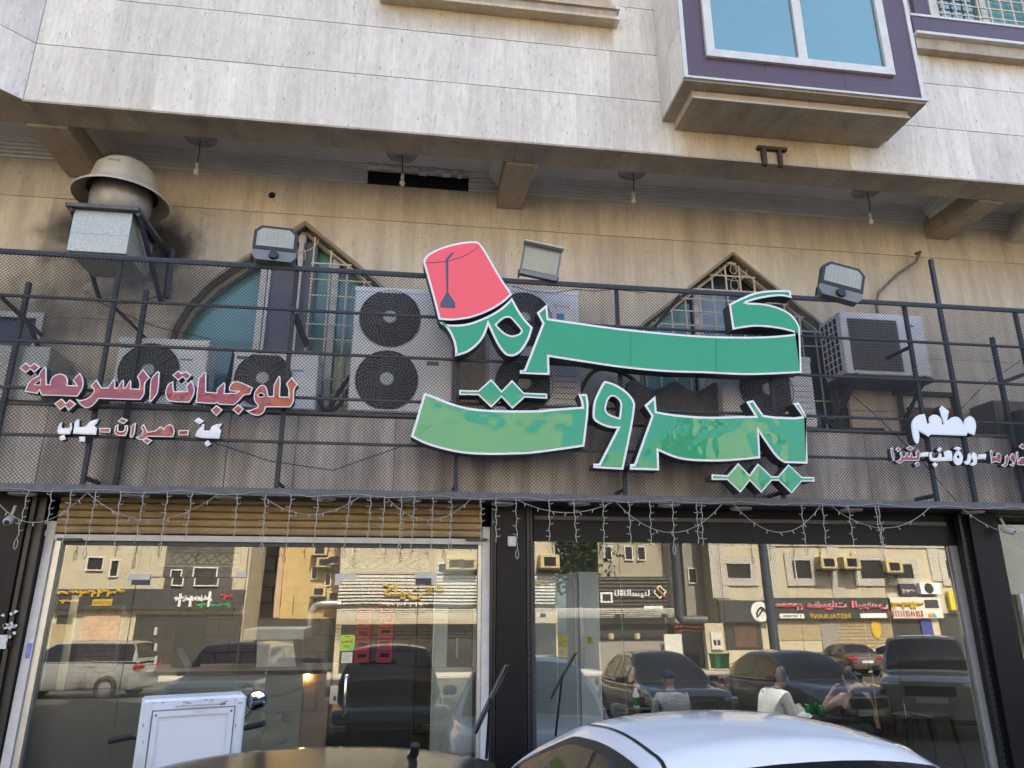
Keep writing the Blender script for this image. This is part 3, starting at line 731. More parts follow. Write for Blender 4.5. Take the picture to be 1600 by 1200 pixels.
# ================================================================== THE GREEN SIGN
sign_green = None
def acryl(name, col, bump=.5, coat=.6, sc=2.6, ior=1.4):
    m, nt, b = newmat(name); N, L = nt.nodes, nt.links
    b.inputs['Base Color'].default_value = (*col, 1); b.inputs['Roughness'].default_value = .35
    b.inputs['Coat Weight'].default_value = coat; b.inputs['Coat Roughness'].default_value = .015; b.inputs['Coat IOR'].default_value = ior; b.inputs['Specular IOR Level'].default_value = .2
    g = N.new('ShaderNodeNewGeometry'); no = N.new('ShaderNodeTexNoise'); no.inputs['Scale'].default_value = sc; no.inputs['Detail'].default_value = 2
    L.new(g.outputs['Position'], no.inputs['Vector']); bp = N.new('ShaderNodeBump'); bp.inputs['Strength'].default_value = bump; bp.inputs['Distance'].default_value = .03*2.6/sc
    L.new(no.outputs['Fac'], bp.inputs['Height']); L.new(bp.outputs[0], b.inputs['Coat Normal'])
    MATS[name] = m; return m
GREEN = acryl('green_acrylic', (.003, .29, .11), .4, 1.0, 2.2, 1.48); RED = acryl('coral_red_acrylic', (.88, .125, .15), 0, .15); CRIMSON = acryl('crimson_acrylic', (.25, .006, .022), .8, 1.0, 8, 1.5); WHITE_A = acryl('white_acrylic', (.72, .74, .76), .5, 1.0, 11, 1.6)
ret_dark = mat('letter_return', (.05, .052, .055), .5, 0, .15, 8); white_edge = mat('white_letter_edge', (.78, .78, .78), .45, 0, .03)
YS = YM-.165
def sgn(pts): return [(P(p[0], p[1], YS).x, P(p[0], p[1], YS).z) for p in pts]
def letter(outer, holes, parent, face, border=.021, depth=.155, y=YS, name='letter', edge=white_edge, ret=ret_dark):
    t3 = lambda q, d: (q[0], d, q[1])
    b = MB(); b.prism(outer, holes, t3, y, y+.006, back=False); b.k = 1
    for l in [outer]+list(holes):
        n = len(l); b.add([t3(p, y+.006) for p in l]+[t3(p, y+depth) for p in l], [(i, (i+1) % n, n+(i+1) % n, n+i) for i in range(n)])
    o = b.build(name, [edge, ret], parent)
    b = MB(); b.prism(inset(outer, border), [inset(h, -border*.8) for h in holes], t3, y-.004, y-.0005, back=False); b.build('face', face, o)
    return o
def T(pts, ox, oy, s): return [((ox+p[0]*s, oy+p[1]*s)+tuple(p[2:])) for p in pts]
c = 1
main = thing('main_sign', 'large green Arabic name sign with white edges and a red fez, on the fence', 'sign', (1.0, YS, 3.0))
fez_o = T([(72, 255), (75, 215), (110, 172), (190, 125), (300, 85), (420, 58), (520, 48), (572, 52), (602, 72), (645, 130), (720, 260), (800, 395), (900, 545, c), (830, 610), (740, 670), (640, 720), (520, 762), (420, 780), (320, 788), (213, 780, c), (180, 650), (140, 500), (95, 340)], 650, 370, 1/6)
fz = letter(sgn(smooth2(fez_o)), [], main, RED, .02, name='fez', y=YS-.012)
navy = mat('navy_print', (.05, .065, .11), .4, 0, .03)
def plate(pts, m, parent, name, y, t=.0015, sm=False):
    q = sgn(smooth2(pts) if sm else pts); b = MB(); b.prism(q, [], lambda p, d: (p[0], d, p[1]), y-t, y); return b.build(name, m, parent, fix=True)
ty = YS-.012-.0045
plate(T([(335, 155), (357, 157), (301, 224), (301, 530), (367, 628), (366, 676), (228, 668), (228, 625), (285, 530), (276, 218)], 650, 370, 1/6), navy, fz, 'tassel', ty)
up_ = [(88, 247), (160, 247), (230, 241), (300, 231), (360, 217), (420, 198), (480, 170), (540, 133), (597, 85)]
plate(T(up_+[(p[0]-1, p[1]+5) for p in up_[::-1]], 650, 370, 1/6), navy, fz, 'crown_line', ty-.002)
mim = T([(218, 795, c), (290, 820), (400, 822), (500, 808), (620, 765), (740, 705), (830, 640), (900, 570, c), (960, 680), (1020, 770), (1095, 850, c), (1060, 960), (1000, 1060), (950, 1105), (890, 1120), (830, 1098), (760, 1005), (678, 832, c), (640, 930), (570, 1020), (480, 1085), (368, 1120, c), (365, 1040), (340, 950), (290, 860)], 650, 370, 1/6)
mimh = T([(755, 825, c), (810, 775), (850, 758), (890, 765), (940, 820), (982, 872), (970, 905), (900, 925), (840, 905), (790, 865)], 650, 370, 1/6)
letter(sgn(smooth2(mim)), [sgn(smooth2(mimh))], main, GREEN)
kaf = [(855, 475, c), (857, 497.5, c), (900, 503.7), (975, 513.7), (1050, 521), (1100, 524.5), (1145, 526), (1190, 525.8), (1220, 524), (1242, 521.7, c), (1240, 519, c), (1220, 514), (1197.5, 511), (1175, 510.5), (1145, 515, c), (1139, 475, c), (1160, 464.7), (1182, 456.5), (1209.5, 453.3), (1235, 453.8, c), (1237, 465.5, c), (1220, 462.5), (1197.5, 464.7), (1178, 469), (1166, 473, c), (1190, 474), (1212, 478.7), (1232, 488), (1244, 500), (1250, 512, c), (1252.7, 582.5, c), (1205, 585), (1160, 585.8), (1100, 583), (1040, 581), (975, 575), (912, 566), (858, 557.5, c), (858.7, 586, c), (812.5, 583.7, c), (812, 578.7, c), (819, 578, c), (847.5, 505, c), (838.7, 488.7, c)]
kf = letter(sgn(smooth2(kaf)), [], main, GREEN)
seam_m = mat('sheet_seam', (.006, .17, .08), .6, 0, .1, 9)
for px, ya, yb in ((985, 519, 573), (1118, 529, 580)): plate([(px, ya), (px+.8, ya), (px+.8, yb), (px, yb)], seam_m, kf, 'sheet_seam', YS-.0042, .001)
ta = [(662.5, 614, c), (677.5, 618.7), (702.5, 628.7), (727.5, 636), (752.5, 639.4), (784, 641), (840, 641), (857.5, 639.4), (895, 636.5), (909, 635.6, c), (907.5, 626), (903.5, 615.6, c), (917, 615.6, c), (919.4, 630), (918.7, 650), (913, 697.7, c), (882.5, 702), (845, 707), (820, 709.4), (765, 710.6), (727.5, 708.7), (696, 703), (665, 693.7), (642, 682.5, c)]
letter(sgn(smooth2(ta)), [], main, GREEN)
waw = [(946.2, 595.6), (957.5, 598.7), (970, 605), (982.5, 615), (991, 627), (991.9, 637.5), (987.5, 667.5), (974, 734, c), (927, 731, c), (927.5, 724.4, c), (936, 724.4, c), (964.4, 669.4, c), (951, 668), (936, 662), (927.5, 655), (926, 645), (928, 627.5), (935, 611), (942, 598)]
wawh = [(955.6, 619.4), (963.7, 622), (969.2, 630), (969, 640), (967.5, 652.5, c), (957.5, 649.4), (949, 644.4), (947, 637.5), (950, 626)]
letter(sgn(smooth2(waw)), [sgn(smooth2(wawh))], main, GREEN)
rb = [(1024, 618.4, c), (1026, 642.8, c), (1055, 647.5), (1102, 651), (1148.7, 650.3), (1179.7, 649.7, c), (1166, 627.8, c), (1176.9, 625, c), (1192.8, 648.4, c), (1214, 651), (1238.7, 652), (1254, 650.3, c), (1239.7, 630.6, c), (1248, 628.4, c), (1259.4, 649.4, c), (1262, 724.4, c), (1225.6, 723.4, c), (1214, 715), (1201, 698), (1186, 675.6, c), (1188, 716, c), (1148.7, 719.7), (1111, 721), (1064, 717.8), (1029, 704.7, c), (1030, 735, c), (984, 733.7, c), (984.7, 725, c), (991, 725, c), (1018, 650, c), (1007, 633.4, c)]
letter(sgn(smooth2(rb)), [], main, GREEN)
d2 = [(717.5, 609.4), (747.5, 610), (767.5, 592), (783.7, 610.6), (800, 593.7), (818.7, 613.5), (855, 615), (855, 623), (820, 621), (800.6, 638.7), (783.7, 620.6), (767.5, 637), (747.5, 617.5), (717.5, 617)]
letter(sgn(d2), [], main, GREEN, .014, name='diamond_dots')
d3 = [(1112, 741), (1136.6, 742.7), (1153.4, 723.4), (1171, 742), (1184.4, 724), (1205, 744), (1216, 744), (1232, 725.3), (1252.8, 745), (1272.5, 745.4), (1272.5, 752.5), (1252.8, 752.5), (1237, 771), (1216.6, 751), (1206, 751), (1189.6, 770), (1171.6, 751), (1157, 769.7), (1136.6, 750), (1112, 749.7)]
letter(sgn(d3), [], main, GREEN, .013, name='diamond_dots')
# ------------------------------------------------------------------ smaller rows of letters
def row(label, pieces, ox, oy, s, bord, dep, loc, ys):
    t = thing('letter_sign', label, 'sign', loc, 0, 'rows of Arabic sign letters')
    for nm, m, pts, holes in pieces:
        f_ = lambda q: [(P(p[0], p[1], ys).x, P(p[0], p[1], ys).z) for p in q]
        o = f_(smooth2(T(pts, ox, oy, s), 3)); hs = [f_(smooth2(T(h, ox, oy, s), 3)) for h in holes]
        letter(o, hs, t, m, bord, dep, ys, name=nm)
    return t
C2 = lambda *p: [(x, y, 1) for x, y in p]
L1 = [('letter', CRIMSON, [(128, 360, c), (160, 285), (210, 222), (280, 188, c), (295, 145), (345, 90, c), (365, 105, c), (368, 280, c), (402, 280, c), (400, 262, c), (422, 212), (465, 178), (520, 164), (572, 186), (598, 235), (592, 290, c), (690, 294, c), (655, 235, c), (725, 153, c), (758, 205), (768, 285), (742, 355), (700, 415, c), (490, 406), (310, 402, c), (288, 350, c), (262, 385, c)], [[(238, 282, c), (298, 232, c), (293, 286, c)]]),
      ('dots', CRIMSON, C2((70, 105), (145, 45), (190, 85), (235, 48), (300, 95), (232, 155), (190, 118), (140, 160)), []), ('dots', CRIMSON, C2((450, 490), (530, 435), (580, 485), (620, 445), (690, 495), (605, 570), (570, 520), (515, 560)), []),
      ('letter', CRIMSON, [(685, 440, c), (735, 452), (800, 436), (860, 392), (880, 345), (845, 300, c), (910, 225, c), (945, 285), (970, 318, c), (1035, 318, c), (1082, 242), (1110, 232), (1112, 318, c), (1138, 318, c), (1180, 246), (1205, 238), (1208, 320, c), (1222, 320, c), (1262, 250), (1285, 246), (1284, 325, c), (1370, 330, c), (1376, 262), (1350, 195, c), (1415, 113, c), (1492, 210, c), (1440, 268), (1430, 385), (1385, 452, c), (932, 438, c), (872, 510), (800, 542), (735, 505)], []),
      ('letter', CRIMSON, [(1500, 475, c), (1482, 465, c), (1490, 330), (1502, 222), (1575, 138, c), (1597, 150, c), (1582, 335), (1560, 400)], [])]
row('left half of the red Arabic line, above the small red and white row', L1, 20, 560, .14375, .009, .08, (-3, YM-.09, 3.5), YM-.09)
L2 = [('letter', CRIMSON, [(205, 135, c), (206, 190), (215, 242, c), (350, 242, c), (338, 190, c), (390, 125, c), (420, 180), (428, 240), (410, 300), (370, 360, c), (180, 350), (135, 310), (122, 250), (150, 170)], []), ('dots', CRIMSON, C2((195, 75), (260, 22), (295, 55), (335, 35), (395, 75), (345, 130), (300, 95), (258, 132)), []),
      ('letter', CRIMSON, [(440, 362, c), (450, 240), (470, 102, c), (525, 40, c), (549, 50, c), (547, 246, c), (655, 256, c), (660, 215, c), (730, 150, c), (746, 170), (740, 262, c), (850, 258), (880, 245, c), (800, 240), (785, 210), (810, 160), (860, 137), (920, 152), (1035, 205, c), (1005, 275, c), (940, 287), (890, 342), (835, 387, c), (680, 380, c), (660, 362, c), (645, 374, c)], []),
      ('dot', CRIMSON, C2((595, 440), (655, 385), (718, 435), (655, 500)), []), ('dot', CRIMSON, C2((820, 435), (880, 375), (940, 425), (885, 488)), []),
      ('letter', CRIMSON, [(955, 440, c), (1010, 436), (1085, 400), (1050, 345), (1045, 270), (1080, 210), (1130, 175), (1175, 200), (1197, 292, c), (1245, 292, c), (1250, 180, c), (1300, 85, c), (1322, 105), (1315, 296, c), (1408, 300, c), (1402, 220), (1378, 165, c), (1440, 92, c), (1502, 175, c), (1465, 230), (1460, 345), (1420, 410, c), (1170, 407, c), (1148, 460), (1090, 496), (1020, 482)], [[(1090, 280), (1122, 262), (1150, 288), (1112, 300)]])]
row('right half of the red Arabic line, in front of the single-fan units', L2, 240, 575, .15, .009, .08, (-1.8, YM-.09, 3.4), YM-.09)
S1 = [('letter', WHITE_A, [(75, 95, c), (98, 85, c), (95, 135), (165, 130), (163, 100, c), (180, 85, c), (186, 135), (165, 190, c), (75, 190), (55, 155)], []), ('dot', WHITE_A, C2((70, 215), (115, 195), (130, 235), (85, 250)), []),
      ('letter', WHITE_A, [(195, 185, c), (210, 85, c), (235, 55, c), (251, 62, c), (249, 127, c), (300, 125, c), (325, 105, c), (350, 75), (425, 53, c), (405, 95, c), (385, 117), (410, 137, c), (398, 195, c), (300, 192)], []), ('dot', WHITE_A, C2((250, 213), (302, 213), (300, 258), (252, 256)), []),
      ('dash', CRIMSON, C2((430, 135), (530, 135), (526, 178), (430, 174)), []), ('letter', CRIMSON, [(575, 110, c), (602, 103, c), (600, 160), (650, 157), (655, 115, c), (682, 108, c), (686, 150), (665, 207, c), (585, 202), (563, 165)], []), ('dots', CRIMSON, C2((592, 75), (630, 43), (688, 65), (645, 102)), []),
      ('letter', CRIMSON, [(702, 217, c), (710, 120, c), (746, 88, c), (754, 105), (742, 190), (717, 224, c)], []),
      ('letter', CRIMSON, [(750, 217, c), (798, 202), (815, 165), (798, 132, c), (825, 98, c), (847, 135), (862, 168, c), (930, 158), (975, 122), (1008, 142, c), (1030, 112), (1075, 105), (1102, 165), (1085, 217, c), (862, 212, c), (830, 238), (780, 238)], []), ('dots', CRIMSON, C2((812, 247), (852, 223), (905, 245), (862, 282)), []),
      ('dash', CRIMSON, C2((1135, 155), (1230, 155), (1227, 202), (1135, 200)), []),
      ('letter', WHITE_A, [(1285, 207, c), (1300, 165), (1338, 127, c), (1350, 98, c), (1367, 105), (1365, 158, c), (1420, 158, c), (1440, 115), (1527, 93, c), (1500, 142, c), (1517, 160), (1500, 232, c), (1335, 224, c)], []), ('dots', WHITE_A, C2((1276, 75), (1312, 40), (1368, 75), (1325, 102)), []), ('dot', WHITE_A, C2((1366, 270), (1400, 243), (1427, 280), (1390, 303)), [])]
row('small red and white Arabic row at the lower left of the fence', S1, 80, 645, .175, .0085, .05, (-2.5, YM-.06, 3.1), YM-.06)
S2 = [('letter', WHITE_A, [(320, 300), (335, 232), (390, 177), (472, 158, c), (502, 272, c), (527, 262, c), (520, 205), (560, 170), (620, 175), (662, 225), (668, 277, c), (690, 277, c), (638, 100, c), (665, 63, c), (747, 125, c), (725, 238, c), (790, 195), (850, 195), (895, 240), (912, 290, c), (925, 220), (985, 186), (1032, 212), (1057, 300), (1035, 402, c), (960, 372, c), (945, 407, c), (540, 392, c), (515, 417, c), (402, 350, c), (412, 400), (405, 470), (382, 499), (345, 440)], [])]
row('big white Arabic word on the fence below the right air conditioner', S2, 1380, 625, .1375, .008, .09, (5.0, YM-.1, 3.3), YM-.1)
S3 = [('letter', CRIMSON, [(83, 552, c), (112, 538, c), (120, 600), (132, 682, c), (112, 688, c), (93, 620)], []),
      ('letter', CRIMSON, [(140, 692, c), (180, 682), (203, 640), (183, 610, c), (205, 583, c), (228, 640, c), (246, 640, c), (262, 598), (282, 602), (286, 642, c), (300, 642, c), (312, 604), (330, 606), (334, 645, c), (376, 643, c), (368, 590, c), (396, 563, c), (413, 605), (410, 688, c), (232, 692, c), (195, 720), (165, 717)], []),
      ('dot', CRIMSON, C2((135, 560), (170, 533), (202, 560), (167, 592)), []), ('dots', CRIMSON, C2((258, 550), (300, 518), (352, 545), (310, 577)), []), ('dot', CRIMSON, C2((353, 725), (387, 698), (417, 735), (380, 757)), []),
      ('dash', WHITE_A, C2((425, 602), (517, 588), (510, 640), (418, 647)), []),
      ('letter', WHITE_A, [(525, 600, c), (552, 588, c), (560, 655), (618, 657, c), (640, 608), (662, 612), (664, 652, c), (702, 642, c), (690, 602), (720, 578), (777, 585), (787, 690, c), (570, 697), (528, 665)], []), ('dot', WHITE_A, C2((608, 565), (640, 533), (672, 555), (635, 592)), []), ('dot', WHITE_A, C2((558, 730), (590, 703), (622, 735), (590, 767)), []),
      ('letter', WHITE_A, [(803, 640), (830, 588), (877, 588), (906, 650), (892, 720), (850, 742), (815, 722), (798, 680)], [[(840, 632), (866, 634), (864, 662), (842, 660)]]), ('dots', WHITE_A, C2((798, 555), (832, 528), (892, 545), (860, 582)), []),
      ('letter', WHITE_A, [(913, 702, c), (953, 682), (962, 620, c), (986, 598, c), (998, 660), (987, 715), (950, 737)], []), ('letter', WHITE_A, [(978, 732, c), (1028, 697), (1000, 660), (1000, 620), (1030, 593), (1062, 625), (1068, 690), (1052, 735), (1010, 747)], []),
      ('dash', WHITE_A, C2((1080, 620), (1172, 613), (1167, 665), (1076, 672)), []),
      ('letter', CRIMSON, [(1213, 580, c), (1237, 568, c), (1247, 645, c), (1284, 640, c), (1290, 610), (1317, 600), (1342, 640), (1332, 717, c), (1285, 702, c), (1233, 717, c)], []), ('letter', CRIMSON, [(1338, 742, c), (1383, 712), (1383, 650, c), (1412, 618, c), (1427, 680), (1407, 747), (1375, 757)], []),
      ('letter', CRIMSON, [(1433, 737, c), (1478, 712), (1445, 680), (1440, 640), (1470, 603), (1502, 640), (1502, 710), (1475, 757)], []), ('letter', CRIMSON, [(1508, 600, c), (1532, 583, c), (1540, 692, c), (1562, 650, c), (1700, 640, c), (1750, 600, c), (1770, 720), (1700, 745), (1530, 737, c)], []), ('dots', CRIMSON, C2((1543, 530), (1580, 493), (1625, 530), (1590, 562)), [])]
row('small red and white Arabic row at the lower right of the fence', S3, 1380, 625, .1375, .008, .06, (5.2, YM-.07, 3.0), YM-.07)
# ================================================================== AIR CONDITIONERS
def fan(b_rec, b_wire, b_hub, cx, cz, r, y, spokes=30, swirl=.9, rings=9):
    b_rec.lathe([(r, 0), (r*.98, .012), (0, .012)], (cx, y-.0125, cz), 40, (0, 1, 0))
    for k in range(spokes):
        a = 2*math.pi*k/spokes; pts = []
        for s in range(7):
            rr = r*(.2+.78*s/6); aa = a+swirl*(s/6)**1.0; pts.append((cx+rr*math.cos(aa), y-.017-.02*(1-(s/6)**2), cz+rr*math.sin(aa)))
        b_wire.tube(pts, .0016, 3, cap=False)
    for k in range(rings):
        rr = r*(.25+.73*k/(rings-1)); yy = y-.019-.02*(1-((rr/r-.2)/.8)**2)
        b_wire.tube([(cx+rr*math.cos(t), yy, cz+rr*math.sin(t)) for t in [2*math.pi*q/28 for q in range(29)]], .0016, 3, cap=False)
    b_hub.lathe([(0, -.0), (r*.2, .003), (r*.22, .012)], (cx, y-.052, cz), 24, (0, 1, 0))
def ac(label, px0, px1, pyt, pyb, Yf, D, fans, fanx, rfrac, panel_split=None, swirl=.9, group='outdoor air conditioning units behind the fence', louv=False, sticker=False, zbot=None):
    xm_ = (px0+px1)/2
    x0, x1 = P(px0, (pyt+pyb)/2, Yf).x, P(px1, (pyt+pyb)/2, Yf).x; z1 = P(xm_, pyt, Yf).z; z0 = P(xm_, pyb, Yf).z if zbot is None else zbot
    t = thing('air_conditioner', label, 'air conditioner', ((x0+x1)/2, Yf+D/2, z0), 0, group)
    b = MB(); b.box(x0, x1, Yf, Yf+D, z0, z1, .012); b.build('casing', ac_white, t)
    b = MB(); b.box(x0-.004, x1+.004, Yf-.006, Yf+D+.004, z1-.05, z1+.006, .005); b.build('top_cover', ac_white, t)
    b = MB()
    for xf_ in (x0+.12, x1-.12): b.box(xf_-.04, xf_+.04, Yf-.01, Yf+D+.01, z0-.035, z0-.001)
    b.build('foot_bracket', steel_dark, t)
    r = rfrac*(x1-x0); n = fans; br, bw, bh = MB(), MB(), MB()
    for k in range(n):
        br, bw, bh = MB(), MB(), MB()
        cz = z0+(z1-z0)*((k+.5)/n); fan(br, bw, bh, x0+(x1-x0)*fanx, cz, min(r, (z1-z0)/n*.47), Yf, swirl=swirl)
        br.build('fan_recess', ac_dark, t, smooth=40); bw.build('fan_guard', ac_wire, t); bh.build('fan_hub', hub_grey, t, smooth=40)
    if panel_split:
        xs_ = x0+(x1-x0)*panel_split; B('service_panel', ac_white, xs_, x1-.012, Yf-.004, Yf-.0005, z0+.03, z1-.06, t)
        if louv:
            b = MB()
            for k in range(7): b.box(xs_+.04, x1-.05, Yf-.006, Yf-.0042, z0+.08+k*.06, z0+.085+k*.06)
            b.build('louvre_slot', ac_dark, t)
        else: B('nameplate', mat('nameplate_grey', (.12, .12, .12), .5), xs_+.08, xs_+.2, Yf-.006, Yf-.0042, z0+(z1-z0)*.38, z0+(z1-z0)*.38+.04, t)
    b = MB(); b.box(x0+.02, x0+(x1-x0)*(panel_split or 1)-.02, Yf-.008, Yf-.001, z0+.012, z0+.03); b.build('drip_lip', ac_white, t)
    return t, (x0, x1, z0, z1)
ZL = 3.56
AF = 6.74
a1, r1 = ac('white single-fan unit behind the left red letters, left of the pair', 178, 321, 530, 632, AF, .33, 1, .38, .34, None, zbot=ZL, swirl=.12)
a2, r2 = ac('white single-fan unit behind the red letters, right of the pair and beside the tall unit', 361, 495, 548, 645, AF, .33, 1, .37, .34, None, zbot=ZL, swirl=.12)
a3, r3 = ac('tall white twin-fan unit left of the fez sign', 549, 708, 452, 640, AF-.02, .38, 2, .36, .315, .66, zbot=ZL)
a4, r4 = ac('tall twin-fan unit with coloured stickers hidden behind the green letters', 764, 906, 452, 640, AF, .38, 2, .38, .315, .66, zbot=ZL, louv=True)
a5, r5 = ac('white fan unit half hidden behind the lower right green letters', 1128, 1272, 556, 668, AF, .36, 1, .48, .29, .74, zbot=ZL, louv=True)
for t, rr in ((a1, r1), (a2, r2)):
    B('nameplate', mat('nameplate_grey', (.12, .12, .12), .5), rr[0]+.03, rr[0]+.13, AF-.004, AF-.0005, rr[3]-.1, rr[3]-.07, t)
    B('maker_mark', mat('teal_print', (.05, .3, .3), .5), rr[1]-.24, rr[1]-.13, AF-.002, AF-.0005, rr[3]-.2, rr[3]-.185, t)
st = [mat('sticker_red', (.5, .04, .05), .4), mat('sticker_blue', (.05, .25, .45), .4), mat('sticker_white', (.7, .7, .7), .4)]
xs_ = r4[0]+(r4[1]-r4[0])*.66
sb = B('sticker', st[2], xs_+.03, r4[1]-.03, AF-.0062, AF-.0045, r4[3]-.5, r4[3]-.12, a4)
text_mb('Samsung', (xs_+.06, AF-.0062, r4[3]-.2), (1, 0, 0), (0, 0, 1), width=.16, depth=.001).build('print', st[0], sb)
B('print', st[1], xs_+.08, xs_+.16, AF-.0075, AF-.0063, r4[3]-.33, r4[3]-.26, sb); B('print', st[0], xs_+.08, xs_+.16, AF-.0075, AF-.0063, r4[3]-.39, r4[3]-.37, sb); B('print', st[1], xs_+.08, xs_+.17, AF-.0075, AF-.0063, r4[3]-.45, r4[3]-.44, sb)
# right unit on its wall bracket, seen from below with the coil side showing
Y6 = 6.74
x0, x1 = P(1318, 540, Y6).x, P(1448, 540, Y6).x; z1 = P(1375, 490, Y6).z; z0 = P(1390, 586, Y6).z
a6 = thing('air_conditioner', 'white air conditioner with a square wire grille, on a bracket at the right', 'air conditioner', ((x0+x1)/2, Y6+.2, z0), 0, 'outdoor air conditioning units behind the fence')
b = MB(); b.box(x0, x1, Y6, Y6+.4, z0, z1, .012); b.build('casing', ac_white, a6)
gx0, gx1 = x0+.08, x0+(x1-x0)*.67
B('fan_recess', mat('grille_backing', (.075, .073, .065), .8, 0, .3, 30), gx0, gx1, Y6-.003, Y6-.0005, z0+.04, z1-.08, a6)
b = MB()
for k in range(26): xk = gx0+(gx1-gx0)*k/25; b.box(xk-.0015, xk+.0015, Y6-.012, Y6-.009, z0+.04, z1-.08)
for k in range(20): zk = z0+.04+(z1-.12-z0)*k/19; b.box(gx0, gx1, Y6-.015, Y6-.012, zk-.0015, zk+.0015)
b.build('fan_guard', ac_wire, a6)
B('coil', ac_dark, x0-.003, x0-.0005, Y6+.05, Y6+.38, z0+.05, z1-.05, a6)
b = MB()
for k in range(9): zk = z0+.05+(z1-z0-.1)*k/8; b.box(x0-.012, x0-.0035, Y6+.045, Y6+.385, zk-.005, zk+.005)
for k in range(5): yk = Y6+.05+.33*k/4; b.box(x0-.014, x0-.004, yk-.005, yk+.005, z0+.045, z1-.045)
b.build('coil_cage', ac_white, a6)
b = MB()
for xk in (x0+.1, x1-.1): b.bar((xk, Y6-.03, z0-.03), (xk, YW-.01, z0-.03), .045); b.bar((xk, Y6, z0-.04), (xk, YW-.01, z0-.42), .04); b.bar((xk, YW-.03, z0), (xk, YW-.03, z0-.5), .05)
b.box(x0-.02, x1+.02, Y6+.02, Y6+.4, z0-.055, z0-.005); b.build('wall_bracket', steel_dark, a6)
B('maker_mark', st[0], x1-.22, x1-.12, Y6-.002, Y6-.0005, z1-.14, z1-.12, a6)
# duct box at the left edge, window beside it, boxes on the right, lagging and pallets between
x1 = P(75, 570, 6.66).x; z1 = P(40, 540, 6.66).z
b = MB(); b.box(x1-.9, x1, 6.66, 7.15, ZL-.02, z1, .008); b.box(x1-.45, x1-.44, 6.652, 6.659, ZL, z1-.02)
b.build('duct_box', galv, label='grey metal duct box at the left edge behind the fence', cat='duct')
b = MB(); b.tube([(x1, 6.95, ZL+.2), (x1+.75, 6.95, ZL+.14)], .12, 14); b.build('round_duct', galv, smooth=50, label='grey round duct running from the duct box towards the fan units', cat='duct')
x1 = P(68, 500, YW-.03).x; z1 = P(40, 488, YW-.03).z
t = thing('side_window', 'small dark window in a white frame at the left edge of the recessed wall', 'window', (x1-.4, YW, z1-.4))
b = MB(); b.box(x1-.06, x1, YW-.04, YW-.001, z1-.7, z1); b.box(x1-.8, x1-.06, YW-.04, YW-.001, z1-.06, z1); b.build('frame', white_alu, t); B('pane', dark_glass, x1-.8, x1-.061, YW-.02, YW-.001, z1-.7, z1-.061, t)
e0, e1 = P(1545, 627, 6.9), P(1600, 690, 6.9)
t = thing('electrical_box', 'brown-grey steel electrical box behind the right letters', 'electrical box', (e0.x+.3, 7, 3.56))
b = MB(); b.box(e0.x, e0.x+.75, 6.85, YW-.005, 3.53, e0.z, .01); b.build('case', mat('brown_grey_paint', (.15, .115, .10), .6, 0, .15, 6), t)
B('door', mat('brown_grey_paint', (.15, .115, .10), .6), e0.x+.04, e0.x+.7, 6.842, 6.849, 3.57, e0.z-.04, t, c=.003)
b = MB(); q = P(1590, 640, 6.5); b.lathe([(0, 0), (.2, 0), (.2, -.1), (.21, -.1), (.21, -.7), (0, -.7)], (q.x+.2, 6.62, q.z), 18); b.build('black_water_tank', mat('black_plastic', (.015, .015, .017), .45), smooth=40, label='black plastic drum at the far right end behind the fence', cat='drum')
# folded tarpaulin / lagging bundle between tall unit and right unit
t0, t1 = P(975, 600, 6.95), P(1120, 640, 6.95)
rows_ = []
for i in range(14):
    u = i/13; rows_.append([(t0.x+(t1.x-t0.x)*u, 6.80+.05*math.sin(j*1.3+i)+.02*j, ZL-.03+(t0.z-ZL+.02+.05*math.sin(i*1.1))*math.sin(math.pi*j/9/1.0) if j < 5 else ZL-.03+(t0.z-ZL+.05*math.sin(i*1.1))*math.sin(math.pi*j/9)) for j in range(10)])
b = MB(); b.grid(rows_); b.build('lagging_bundle', mat('grey_tarpaulin', (.13, .115, .10), .75, 0, .35, 8, .5, 20), smooth=60, label='grey wrapped bundle lying on the ledge behind the green letters', cat='bundle')
pl = MB()
p0 = P(1300, 610, 6.9)
for k in range(4): pl.box(p0.x+.1+k*.0, p0.x+1.3, 6.85+k*.07, 6.9+k*.07, 3.53+k*.001, 3.57)
pl.build('plank_pile', rust, label='dark steel bars lying on the ledge under the right air conditioner', cat='bars')
lag = mat('black_pipe_lagging', (.025, .025, .027), .8, 0, .2, 20)
